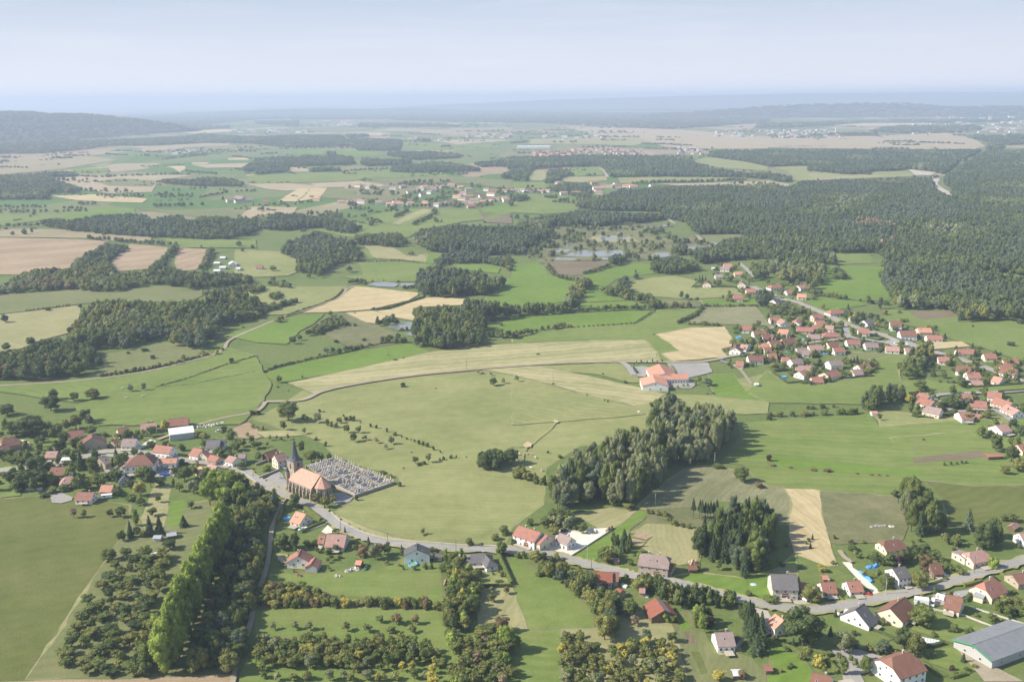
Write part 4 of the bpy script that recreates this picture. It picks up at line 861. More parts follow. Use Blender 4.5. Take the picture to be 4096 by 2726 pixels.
wood('M3', [(1590,1540),(1600,1460),(1700,1410),(1850,1450),(1860,1540),(1700,1580)], DK, 9, 7, 'round dark tree between the lower village houses', 'dark trees between the lower houses', 1.3, 32)
wood('M1', [(1450,760),(1450,620),(1600,580),(1760,600),(1900,610),(1930,520),(2050,560),(2354,595),(2354,760),(2240,740),(2060,770),(2130,870),(2140,970),(1720,1025),(1480,985),(1390,950),(1460,880)], DK, 15, 9, 'dark tree in the big wood beside the pond', 'trees of the big wood beside the pond', 1.2, 33)
wood('M2', [(0,710),(0,590),(400,555),(480,570),(530,500),(620,540),(640,620),(560,650),(430,690),(200,700)], DK, 15, 9, 'dark tree in the belt running right of the big wood', 'trees right of the big wood', 1.2, 34)
wood('M1', [(1490,450),(1490,280),(1600,245),(1760,255),(2090,255),(2110,330),(2280,330),(2260,450),(2060,535),(1520,535)], DK + [('poplar','blue',3)], 15, 9, 'dark tree in the wood beside the bright meadow', 'trees beside the bright meadow', 1.2, 35)
wood('M2', [(485,560),(540,420),(600,380),(700,330),(750,385),(700,450),(650,540),(560,580)], DK, 10, 8, 'dark tree in the narrow belt between two meadows', 'trees between two meadows', 1.3, 36)
line('M2', [(330,250),(380,330),(500,370),(600,375)], MIXD, 6, 6, None, None, .7); line('M2', [(660,320),(740,300),(860,260),(900,240)], MIXD, 6, 6, None, None, .7)
wood('M2', [(820,510),(820,430),(960,420),(980,340),(1100,300),(1300,310),(1250,360),(1060,370),(1080,480),(1110,570),(1040,555),(960,525)], MIXD, 10, 8, 'leafy tree in the belt curving between the fields', 'trees curving between the fields', 1.2, 37)
wood('M2', [(1130,585),(1150,490),(1250,480),(1350,540),(1360,640),(1280,640),(1240,590)], MIXD, 9, 8, 'leafy tree in the clump at the end of the curving belt', 'trees at the end of the curving belt', 1.1, 38)
line('M2', [(500,670),(700,660),(840,655),(1000,640),(1280,640),(1500,620),(1660,622)], MIXD, 6.5, 6, 'bush in the long hedge under the grey fallow', 'bushes of the long hedge', .6)
wood('M2', [(880,230),(900,160),(960,120),(1060,130),(1060,200),(990,230),(920,250)], DK, 11, 8, None, None, 1.2, 39)
line('M2', [(0,900),(140,870)], MIXD, 6, 6, 'bush in the hedge at the left of the bright field', 'bushes left of the bright field', .6); line('M2', [(165,860),(235,850)], MIXD, 5, 6, None, None, .8); line('M2', [(290,830),(410,820),(440,808),(560,806)], MIXD, 5.5, 6, None, None, .8)
line('M2', [(560,808),(840,788),(1120,770),(1200,730),(1320,655)], [('bush','dark',1),('bush','mid',1)], 2.2, 3.2, 'low bush in the thin hedge between bright fields', 'low bushes between bright fields', 1.5, .1)
line('M2', [(1525,765),(1570,748),(1690,700),(1755,625)], [('bush','mid',1),('bush','dark',1)], 4, 4.5, None, None, .8); line('M2', [(1620,775),(1760,778),(1860,790)], [('bush','olive',1)], 3.5, 5, None, None, 1.1)
line('M2', [(1770,610),(2000,615),(2300,608)], [('bush','olive',1),('bush','dark',1)], 3.5, 4, None, None, .8)
wood('M2', [(1280,1560),(1300,1480),(1450,1400),(1540,1410),(1575,1460),(1480,1510),(1400,1560)], MIXD, 7, 6, 'bushy tree in the clump before the poplar wood', 'bushy trees before the poplar wood', 1.3, 40)
for pg in ([(1500,150),(1700,60),(2354,0),(2354,170),(2100,185),(1890,200),(1730,225),(1720,160)], [(1250,300),(1300,180),(1480,130),(1700,190),(1700,280),(1560,310),(1440,320)], [(710,190),(740,50),(830,60),(835,190)], [(1060,170),(1070,80),(1150,80),(1155,165)]):
    wood('M2', pg, DK + [('poplar','blue',2)], 13, 8, None, None, 1.1, 41)
wood('M2', [(2240,380),(2180,200),(2354,190),(2354,340)], DK, 10, 8, None, None, 1.1, 42); wood('M2', [(2250,590),(2260,440),(2354,450),(2354,640)], DK, 12, 8, None, None, 1.1, 43)
# left side woods
wood('M0', [(610,860),(700,700),(880,550),(1300,560),(1560,560),(1850,555),(2000,490),(2200,470),(2354,515),(2354,710),(2240,760),(2050,790),(1950,920),(1880,1030),(1700,1000),(1600,975),(1640,900),(1300,960),(1000,1060),(860,1010),(640,1010)],
     [('broad','dark',3),('broad','mid',4),('broad','olive',4),('broad','brown',.5)], 12.5, 9.5, 'leafy tree in the large wood above the field path', 'trees of the large wood above the path', 1.2, 44)
wood('M1', [(-20,520),(60,560),(20,720),(-20,720)], DK, 9, 8, None, None, 1, 45)
wood('M0', [(-400,1000),(0,1010),(230,960),(400,900),(620,880),(820,920),(860,1040),(985,1150),(700,1280),(0,1300),(-400,1310)], [('broad','dark',5),('broad','mid',3),('broad','olive',1),('broad','brown',1)], 12, 9, 'dark tree in the wood at the left end of the path', 'dark trees at the left end of the path', 1.2, 46)
wood('M0', [(-300,470),(0,400),(290,260),(380,250),(640,270),(700,170),(860,90),(960,20),(1190,30),(1200,60),(1010,200),(1090,300),(1330,260),(1500,160),(1600,50),(1650,70),(1490,240),(1700,285),(1900,290),(2230,290),(2354,350),(2354,400),(2100,420),(1880,475),(1840,500),(1680,440),(1430,410),(1100,475),(850,485),(700,455),(0,505),(-300,540)],
     [('broad','dark',4),('broad','mid',4),('broad','olive',3)], 10, 9, 'leafy tree in the belt between brown fields and meadow', 'trees between brown fields and meadow', 1.2, 47)
wood('M0', [(2354,390),(2000,440),(1860,480),(1850,520),(1960,540),(2354,450)], MIXD, 8, 7, None, None, 1.3, 48)
wood('M1', [(0,640),(0,590),(200,560),(400,520),(415,570),(200,640),(60,690),(-40,680)], MIXD, 7, 7, 'bush in the hedge left of the pale fields', 'bushes left of the pale fields', 1.3, 49)
wood('M1', [(80,540),(100,500),(200,460),(290,500),(190,560)], MIXD, 6, 6, None, None, 1.2, 50); wood('M1', [(-60,500),(-40,420),(60,410),(100,460),(0,500)], MIXD, 7, 6, None, None, 1.2, 51)
line('M1', [(130,410),(200,430),(300,445)], MIXD, 6, 7, None, None, .6)
line('M0', [(250,658),(400,640),(660,605)], [('bush','olive',1),('bush','brown',1)], 3, 4, None, None, .9)
line('M0', [(1860,280),(1900,200),(1960,110)], MIXD, 8, 8, None, None, .6); line('M0', [(1440,250),(1580,130),(1640,80)], MIXD, 8, 8, None, None, .7)
wood('M1', [(240,60),(300,-10),(560,-80),(740,-30),(880,0),(975,90),(960,170),(930,200),(800,220),(720,245),(630,310),(600,350),(460,330),(370,290),(390,190),(240,150)], DK + [('broad','olive',3)], 12, 10, 'leafy tree in the wood right of the long white sheds', 'trees right of the long white sheds', 1.15, 52)
wood('M1', [(500,870),(500,800),(640,700),(740,700),(860,740),(840,790),(700,830),(560,880)], MIXD, 6, 6, 'bush in the thicket above the narrow green field', 'bushes above the narrow green field', 1.2, 53)
line('M1', [(70,1222),(180,1170),(400,1125),(560,1090),(800,1045),(920,1010),(1150,960),(1390,935)], [('bush','olive',2),('bush','dark',2)], 2.6, 3.2, 'low bush in the hedge along the narrow green field', 'low bushes along the narrow green field', .65, .15)
line('M1', [(640,1035),(780,1035),(900,1010),(1000,985)], MIXD, 5, 6, None, None, .8); wood('M1', [(1130,960),(1150,880),(1300,860),(1400,900),(1480,980),(1380,960),(1260,950)], MIXD, 6, 6, None, None, 1.2, 54)
line('M1', [(1060,645),(1200,635),(1380,580),(1560,525)], [('bush','mid',1),('bush','dark',1)], 3, 4, None, None, .5, .2); line('M1', [(280,700),(560,605),(720,545),(800,465)], [('bush','olive',1),('bush','dark',1)], 2.5, 3.5, None, None, .7, .1)
line('M1', [(940,200),(1320,190),(1560,215)], [('bush','olive',1)], 2.5, 4, None, None, .9); line('M1', [(870,410),(940,395),(1000,410)], MIXD, 7, 7, None, None, .6)
line('M1', [(1350,450),(1440,440),(1480,450)], MIXD, 5, 6, None, None, .7); line('M1', [(1120,790),(1160,780),(1200,795)], DK, 9, 6, None, None, .6); line('M1', [(1220,785),(1300,775),(1340,770)], DK, 10, 8, None, None, .6); line('M1', [(1330,835),(1400,830)], MIXD, 4, 4, None, None, .7)
line('M1', [(2140,890),(2354,910),(2400,900)], DK, 8, 8, None, None, .6); line('M0', [(920,1262),(1250,1205),(1530,1160),(1900,1065)], [('bush','olive',1),('bush','mid',1)], 4, 4.5, 'bush in the hedge along the field path', 'bushes along the field path', .75)
line('M0', [(1440,1355),(1700,1285),(1930,1205),(2080,1150),(2354,1072)], [('bush','dark',1),('bush','mid',1)], 1.7, 2.6, None, None, .8, .1); line('M0', [(1500,1352),(1780,1330),(2000,1280),(2354,1212)], [('bush','dark',1)], 1.2, 2.2, None, None, 1.0, .1)
# forest on the right
wood('U2', [(590,1130),(600,1060),(850,1010),(1000,960),(1330,930),(1400,920),(2354,915),(2554,935),(2654,890),(2900,875),(3730,850),(3860,855),(3880,950),(4000,1015),(4100,1015),(3960,900),(4000,815),(4354,600),(5200,600),(5400,2165),(4708,2165),(4114,2185),(4054,2065),(3534,2065),(3404,1825),(3414,1695),(3514,1665),(3324,1545),(2954,1545),(2700,1500),(2354,1490),(2110,1390),(1700,1375),(1600,1270),(1420,1230),(1380,1170),(1080,1160),(800,1160)], FOR, 14, 10.5, None, None, 1.5, 60)
wood('U2', [(60,1290),(60,1240),(300,1200),(580,1150),(800,1160),(980,1170),(1380,1170),(1420,1240),(1100,1285),(900,1300),(400,1310),(330,1340),(380,1400),(250,1500),(100,1568),(0,1568),(-300,1565),(-750,1540),(-930,1440),(-850,1330),(-500,1270),(-200,1300)], FOR, 13, 9.5, None, None, 1.4, 61)
wood('M1', [(1590,210),(1700,140),(1800,90),(2100,90),(2150,180),(2120,222),(1800,222),(1700,255)], [('spruce','blue',1),('broad','blue',2)], 10, 8, None, None, 1.2, 62); wood('M1', [(2120,220),(2130,160),(2354,130),(2354,300),(2250,250)], MIXD, 7, 8, None, None, .9, 63)
wood('M3', [(0,20),(600,100),(640,240),(490,220),(545,330),(470,450),(380,480),(350,400),(110,400),(110,350),(200,330),(0,320),(0,210)], DK + [('broad','grey',3)], 13, 9, None, None, .9, 64)
wood('M3', [(590,370),(590,260),(640,230),(715,290),(725,370)], DK, 10, 8, None, None, 1.3, 65); line('M3', [(450,505),(640,535),(740,552)], MIXD, 6, 7, None, None, .7)
wood('M3', [(0,560),(120,590),(300,600),(390,640),(300,700),(100,690),(0,680)], MIXD, 6, 7, None, None, 1.0, 66); wood('M3', [(650,700),(680,640),(860,660),(1010,670),(1030,760),(900,730),(830,780),(780,770)], DK, 10, 7, None, None, .9, 67)
wood('U2', [(1800,690),(1820,600),(2354,585),(4354,590),(4100,720),(3990,830),(3880,805),(3640,780),(3350,800),(3100,830),(2800,800),(2720,770),(2754,745),(2354,755),(2150,712)], FOR, 14, 11, None, None, 1.1, 68)
wood('U2', [(-50,780),(-50,660),(620,640),(1000,640),(1650,650),(1660,700),(1900,760),(2110,800),(2354,800),(2560,830),(2600,880),(2500,900),(2354,870),(2110,855),(1500,850),(1180,850),(900,852),(870,790),(810,752),(500,757),(200,780)], FOR, 14, 11, None, None, 1.1, 69)
wood('U2', [(320,830),(350,770),(520,770),(540,830),(400,890),(310,920)], DK, 11, 10, None, None, 1.1, 70); wood('U2', [(0,880),(0,770),(200,750),(200,780),(130,890)], DK, 10, 10, None, None, .9, 71); wood('U2', [(600,1100),(600,1040),(340,970),(340,930),(480,890),(560,900),(700,890),(740,960),(700,1100)], DK, 10, 10, None, None, .8, 72)
line('U2', [(1150,912),(1450,902),(1700,900),(1850,893)], DK, 10, 10, None, None, .6); line('U2', [(1900,893),(2160,885)], DK, 10, 10, None, None, .6); line('U2', [(440,1075),(520,1078)], DK, 11, 10, None, None, .6); line('U2', [(300,1040),(420,1050)], DK, 11, 10, None, None, .6); wood('U2', [(-20,1075),(-20,1000),(150,1005),(165,1050),(80,1080)], DK, 11, 9, None, None, 1, 73)
for pg, sd in (([(30,1320),(30,1240),(180,1170),(360,1185),(480,1200),(600,1180),(780,1170),(800,1220),(985,1290),(960,1355),(850,1375),(500,1325),(200,1345)], 80), ([(-10,830),(-10,670),(250,655),(730,640),(880,650),(925,735),(500,752),(300,762),(290,805)], 82), ([(500,806),(500,755),(760,755),(780,800)], 83),
               ([(970,735),(975,670),(1420,680),(1415,735),(1020,752)], 84), ([(1225,800),(1240,745),(1650,700),(1800,710),(2055,755),(2050,800),(1400,812)], 85), ([(1900,720),(2354,670),(2700,660),(2700,760),(2060,755)], 86), ([(1200,650),(1220,610),(1600,605),(1880,635),(1870,672),(1460,695)], 87),
               ([(-20,545),(-20,475),(250,455),(800,455),(800,490),(1020,488),(1330,495),(1340,535),(1320,605),(930,608),(900,565),(260,575)], 88), ([(835,485),(840,445),(1030,450),(1030,480)], 89), ([(650,645),(650,605),(715,610),(720,650)], 90), ([(1490,525),(1495,490),(1600,490),(1600,525)], 91), ([(2250,865),(2260,820),(2354,780),(2400,865)], 92), ([(1690,575),(1700,550),(1780,550),(1785,572)], 93)):
    wood('U1', pg, FOR, 13, 10, None, None, 1.1, sd)
wood('U1', [(930,1480),(880,1420),(950,1360),(1100,1350),(1320,1350),(1390,1420),(1420,1470),(1280,1500),(1080,1480)], MIXD, 12, 9, None, None, 1.1, 94)
for a, b in (((1370,1130),(1890,1112)), ((780,800),(1230,775)), ((970,885),(1050,885)), ((400,1090),(540,1085)), ((970,1215),(1050,1215)), ((1035,1245),(1150,1270)), ((1285,1222),(1400,1160)), ((1450,1292),(1620,1215)), ((970,1010),(1130,1020)), ((880,1150),(1030,1150)), ((1640,1200),(1640,1160)), ((1200,575),(200,590)), ((1160,470),(1370,470)), ((1400,450),(1700,460)), ((1360,520),(1500,520)), ((60,640),(200,632))):
    line('U1', [a, b], DK, 8, 9, None, None, 1.0)
for pg, sd in (([(380,1300),(380,1235),(650,1240),(900,1190),(1300,1185),(1400,1215),(1650,1185),(1760,1240),(1850,1200),(1980,1205),(2354,1235),(2420,1300),(2354,1360),(2200,1425),(1850,1425),(1400,1405),(1090,1385),(620,1345)], 100), ([(-400,830),(0,825),(450,795),(500,870),(745,940),(700,995),(440,1005),(460,1055),(-400,1060)], 101), ([(440,850),(440,800),(670,795),(675,850)], 102),
               ([(1455,890),(1500,860),(1800,855),(1870,845),(2060,840),(2225,875),(2235,935),(1880,935),(1530,918)], 103), ([(1370,1130),(1400,1085),(1900,1075),(1890,1115)], 104), ([(460,1085),(900,1060),(960,1080),(850,1110)], 105), ([(2240,800),(2260,730),(2354,690),(2400,800)], 106), ([(465,685),(480,655),(650,650),(660,675)], 107), ([(-50,710),(0,685),(90,690),(80,712)], 108)):
    wood('U0', pg, DK, 12, 11, None, None, 1.1, sd)
wood('U0', [(-400,645),(-400,560),(400,500),(1000,500),(1600,470),(1900,445),(2200,465),(2400,470),(2400,540),(1900,535),(1400,560),(1000,560),(760,600),(400,630)], DK, 14, 12, None, None, 1.0, 109)
for a, b in (((880,852),(1660,822)), ((620,835),(870,850)), ((1480,1040),(1640,1040)), ((900,1025),(1330,1030)), ((1840,1045),(2090,995)), ((0,1130),(440,1130)), ((590,1140),(800,1150)), ((100,1180),(460,1172)), ((500,1172),(800,1165)), ((0,1312),(380,1300)), ((1750,960),(1880,958)), ((1590,975),(1640,975)), ((1720,800),(2020,825)), ((2180,990),(2350,980)), ((970,640),(1180,650)), ((1080,610),(1500,625)), ((1600,620),(2354,615)), ((0,760),(240,765)), ((2150,660),(2320,680)), ((1000,835),(1000,850)), ((820,1420),(1400,1470)), ((1400,1470),(1650,1480)), ((1500,690),(1900,640))):
    line('U0', [a, b], DK, 8, 9, None, None, 1.15)
for a, b in (((60,630),(620,640)), ((660,575),(1060,572)), ((800,478),(1170,480)), ((1330,508),(1490,508)), ((1190,540),(1650,560)), ((1230,590),(1830,605)), ((300,415),(550,420)), ((0,440),(230,430)), ((0,540),(150,520)), ((450,470),(720,470)), ((700,385),(1500,405)), ((2354,230),(1500,250))):
    line('U2', [a, b], DK, 9, 11, None, None, .8)
for a, b in (((970,590),(1270,588)), ((1080,525),(1350,520)), ((1300,530),(1810,545)), ((1170,555),(1380,555)), ((370,790),(950,830)), ((0,470),(1000,470))):
    line('U3', [a, b], DK, 9, 11, None, None, .7)
FARW = [('broad','dark',2),('broad','mid',1),('broad','blue',1)]
for t, pg, sd in (('U1', [(-2354,300),(0,245),(2354,250),(4708,250),(4708,345),(3950,400),(3700,408),(3350,385),(2554,350),(2354,350),(1400,330),(1200,318),(0,318),(-800,400),(-1500,420)], 120),
    ('U3', [(-100,345),(400,335),(1300,310),(2500,300),(2500,330),(1900,345),(1500,350),(900,350),(580,370),(300,390),(-100,400)], 121), ('U3', [(380,465),(400,440),(1000,430),(1020,468)], 122), ('U3', [(900,430),(1100,370),(1900,365),(2050,400),(1750,440),(1300,450)], 123),
    ('U3', [(1780,470),(2400,440),(2600,540),(2180,560),(2100,590),(2354,585),(2354,620),(1950,600),(2050,540),(1900,500)], 124), ('U1', [(950,390),(960,345),(1700,350),(1900,370),(1850,390),(1400,385)], 125), ('U1', [(0,360),(0,325),(380,320),(380,385),(200,370)], 126), ('U0', [(1500,400),(1700,370),(2120,370),(2100,400),(1700,425)], 127), ('U0', [(1400,340),(2354,280),(2354,320),(1900,345)], 128),
    ('U2', [(0,250),(0,170),(900,180),(1800,150),(4708,130),(4708,240),(0,245)], 129), ('U1', [(0,235),(0,170),(2354,165),(2354,190),(1500,205),(900,205)], 130)):
    wood(t, pg, FARW, 15, 15, None, None, .8, sd)
# ================================================================ single trees (foot point in the photograph)
spot('B3', [(320,1230,'broad','dark',17,17.5,'huge round dark tree beside the orange roofed house'),(700,1290,'broad','grey',9,8.5,'pale willow beside the asphalt yard'),(1420,1060,'broad','mid',10.5,11.5,'round green tree in front of the box trailer'),
  (1250,1290,'broad','dark',11,8.5,'dark tree left of the weeping willow above the big white house'),(1350,1330,'broad','olive',10,8,'weeping willow above the big white house'),(1060,1310,'broad','blue',6.5,6,'bluish rounded tree on the yard edge'),(460,1430,'bush','yellow',5.5,5,'yellow green round bush below the huge dark tree'),
  (895,1490,'broad','mid',8,5.2,'small upright tree left of the big white house'),(690,1500,'poplar','mid',8,4.4,'narrow tree at the corner of the asphalt yard'),(760,1370,'bush','mid',2.5,2.4),(400,840,'broad','olive',8.5,9.5,'round tree between grey farmhouse and red bungalow'),(1400,720,'broad','olive',9.5,9,'willow beside the road and the white gabled house'),(1440,560,'broad','brown',9,8),
  (1080,700,'broad','mid',7,7.5),(1000,640,'broad','mid',6,6),(2070,530,'bush','bright',6,6.5,'light green tree beside the cottage with low wing'),(1270,470,'broad','dark',7,7.5),(490,560,'orchard','yellow',4,5),(1840,1120,'bush','mid',3,4.5),(1700,1100,'bush','mid',3.5,5),
  (1690,1460,'bush','plum',2.5,2.5,'small purple bush on the lawn before the hangar'),(1725,1500,'bush','mid',2,2.5),(2060,1030,'orchard','mid',5,5),(1050,1040,'bush','mid',3.2,3.5),(60,1190,'bush','grey',3.5,4),(780,360,'bush','mid',3.5,6),(830,430,'bush','mid',2,3),(940,1290,'bush','olive',3,4.5),(1000,1300,'bush','grey',3,5),(1550,760,'bush','mid',2,4),(50,840,'bush','mid',3,9),(1500,810,'bush','mid',2.2,3)])
spot('L3', [(1160,890,'broad','dark',4.5,5.8,'dark round tree on the border of the mown meadow'),(1100,0,'bush','mid',3,4),(1840,1190,'spruce','blue',13,7.5,'grey dead looking spruce above the old garden'),(10,180,'bush','dark',4,5),(20,145,'bush','mid',3.5,5),(105,148,'bush','mid',4,7),(220,146,'bush','mid',4,5),(330,145,'bush','olive',3.5,8),(405,138,'bush','mid',3,5),(515,135,'bush','mid',5,6.5),(660,130,'bush','mid',5,7),(745,130,'bush','mid',5.5,8),(805,122,'bush','mid',5,5),(365,80,'bush','dark',2.6,3.5),(415,80,'bush','mid',3,4.5),(495,75,'bush','mid',4.5,6),(600,65,'bush','brown',3,3),
  (1030,185,'orchard','dark',5,3.6),(10,560,'bush','plum',5,4,'purple bush alone on the mown meadow'),(40,605,'bush','brown',1.6,4),(205,622,'bush','brown',1.2,3.5),(418,645,'bush','brown',1.4,5.5),(540,655,'bush','brown',2.2,5.5),(820,678,'bush','brown',1,3),(950,690,'bush','brown',1.2,3),(1020,695,'bush','brown',1.6,2),(1090,700,'bush','brown',1.4,2.5),(1310,115,'poplar','mid',9,5),(950,100,'broad','mid',9,9),(900,60,'broad','olive',9,8),
  (1620,600,'bush','dark',2.5,2.2),(1680,595,'bush','dark',2.5,2.2),(1735,590,'bush','dark',2,2.2),(1780,585,'bush','dark',2.5,2.2),(1820,580,'bush','dark',2,2.2),(1960,350,'broad','mid',9,8.5,'dark tree at the meadow corner before the pink house'),(2030,360,'broad','dark',7,7),(2090,470,'broad','mid',12,9,'tall tree beside the low red shed'),(2240,560,'broad','dark',10,9),(2300,650,'broad','olive',9,10),(2180,680,'orchard','olive',6,7),(2250,250,'broad','dark',7,6),(2310,330,'broad','dark',8,8),(2170,1110,'orchard','mid',4,5),(2250,1120,'orchard','mid',5,6),(1350,150,'bush','mid',2.5,6),(1430,370,'bush','mid',2,2)])
spot('L2', [(2110,750,'broad','mid',9.5,9.5,'round tree alone at the edge of the reeds'),(1280,60,'bush','mid',4,4),(330,485,'bush','dark',1.8,2.2),(440,530,'bush','mid',2.2,4),(165,1145,'bush','mid',4,4.5,'round bush at the corner of the pasture'),(655,1220,'orchard','mid',6,6.5,'spreading tree above the white gravel yard'),(575,1200,'bush','mid',3,3.2),(380,1230,'orchard','olive',5.5,7.5),(2270,800,'bush','brown',3.5,7),(1900,620,'bush','mid',3,9),(1070,1000,'bush','olive',4,8),(880,20,'bush','dark',2,1.6),
  (1900,1560,'orchard','mid',5.5,4,'small round tree on the lawn beside the woodshed'),(1700,1560,'orchard','brown',4.5,4.5),(20,1330,'bush','dark',3.5,4),(250,1610,'bush','mid',3,5)])
for i, (x, b_y, h_) in enumerate([(1665, 1085, 12.5), (1725, 1090, 12), (1745, 1102, 12.5), (1775, 1098, 11), (1797, 1105, 11), (1822, 1105, 12), (1850, 1100, 11), (1880, 1080, 11.5)]):
    SPOTS.append(('L2', x, b_y, 'spruce', 'conifer', h_, 3.6, 'tallstem'))
spot('B2', [(850,1180,'broad','olive',12,9.5,'tall olive tree at the end of the belt below the road'),(1230,1210,'orchard','blue',6,6),(540,1560,'orchard','mid',7.5,6,'dense fruit tree at the lower end of the meadow'),(560,1210,'orchard','mid',5,3.5),(10,1290,'broad','mid',9,7,'tree casting a long shadow on the left of the meadow'),(10,1530,'orchard','olive',5,5),(1180,740,'broad','olive',7,8.5,'pale willow below the stone farmhouse'),(1335,740,'broad','dark',9,7),(1080,960,'broad','mid',8,8),(1130,1050,'orchard','dry',5,4.5,'half bare tree beside the rusty shed'),(1410,1010,'bush','bright',5.5,5,'light bush before the rusty shed'),(1480,1020,'bush','mid',3.5,4.5),
  (1470,1200,'orchard','mid',5,5),(1170,450,'bush','bright',5,4,'light green bush beside the stone farmhouse'),(1090,490,'bush','mid',2.5,3.5),(1820,1060,'bush','plum',6,5.5,'purple leaved tree above the small white house'),(450,1330,'orchard','yellow',6,4),(415,460,'broad','yellow',5,3.6,'yellow leaved tree on the roadside'),(430,560,'broad','dark',8,8.5,'dark round tree under the yellow leaved one'),(290,560,'broad','olive',7,7.5),(1900,1560,'orchard','yellow',5,6),(2110,1540,'orchard','brown',4,4),(2330,820,'bush','mid',3,3),(2180,780,'bush','mid',3,4),(1340,650,'bush','mid',1.5,2),(1040,650,'broad','mid',4.5,3.5),(620,520,'bush','mid',1.5,1.5)])
spot('B1', [(820,205,'spruce','conifer',4.5,1.9,'slim little spruce right beside the road'),(1035,312,'spruce','blue',5.2,3,'small blue spruce behind the brown bush'),(980,410,'bush','brown',6,8,'wide brownish bush below the road bend'),(1095,445,'broad','grey',9,6.5,'silvery tree right of the brown bush'),(1215,400,'broad','dark',7,5),(1340,400,'spruce','blue',6,3,'blue spruce left of the white chalet'),(1150,400,'orchard','dry',7,4.5),(235,350,'broad','mid',9,8.5),(355,350,'broad','dark',9.5,6,'dark tree behind the pink roofed bungalow garden'),(470,320,'bush','mid',3.5,5),(540,315,'bush','mid',3.5,5),(600,320,'bush','mid',2.5,4),
  (895,320,'bush','dark',2.8,2.4),(740,370,'orchard','grey',4.5,4.5),(660,390,'bush','mid',3,4),(770,430,'bush','mid',2,3),(1625,390,'broad','dark',4,4.5),(1745,465,'poplar','bright',7.5,2.8,'slim bright column tree beside the flat shed'),(1890,440,'poplar','bright',6.5,2.6),(1915,500,'poplar','bright',6.5,3.2),(1820,470,'broad','mid',6,6.5),(1860,520,'broad','olive',6,6),(2255,400,'broad','mid',8,6.5,'round tree at the head of the long clipped hedge'),(1970,318,'bush','mid',4.5,5.2,'round bush alone across the road'),(2195,260,'bush','mid',3.5,5.5),(2070,318,'bush','dark',2,3.5),(2290,210,'bush','mid',5,6.5),(1980,560,'bush','plum',3.5,3.2,'purple bush beside the tree belt'),
  (1655,455,'bush','grey',3,3.5),(1140,1020,'orchard','mid',3.5,4),(1290,1035,'orchard','brown',4.6,5.6,'brown round fruit tree on the second lawn'),(1465,1035,'orchard','brown',4.5,4.2),(2260,1110,'orchard','brown',8,7.5,'brownish tree at the foot of the hay plot'),(2310,1290,'broad','bright',12,7,'bright green tree at the right end of the thicket'),(2170,835,'orchard','olive',4.5,4.5),(2300,760,'orchard','olive',4,3.5),(2160,740,'orchard','olive',3,3),(2050,600,'bush','mid',4,4),(2262,600,'bush','mid',3,2.5),(2225,560,'bush','mid',2,1.5),(2180,583,'bush','mid',1.5,1.5),(2120,540,'bush','mid',1.2,1.5),(2195,525,'bush','mid',1.2,1.5),(2220,650,'bush','mid',1,3),(2250,645,'bush','mid',1,3),(1545,512,'bush','bright',2,2.2),(1340,510,'bush','dark',1,1.6),
  (2040,900,'orchard','mid',4,3),(2215,960,'orchard','olive',4,1.5),(1630,1490,'orchard','yellow',5,3.6),(1440,1470,'orchard','yellow',5,4,'yellow fruit tree in the lowest rows'),(1340,1470,'orchard','yellow',4.6,3.2),(1620,1600,'orchard','yellow',6,6),(1120,1560,'orchard','yellow',4,3)])
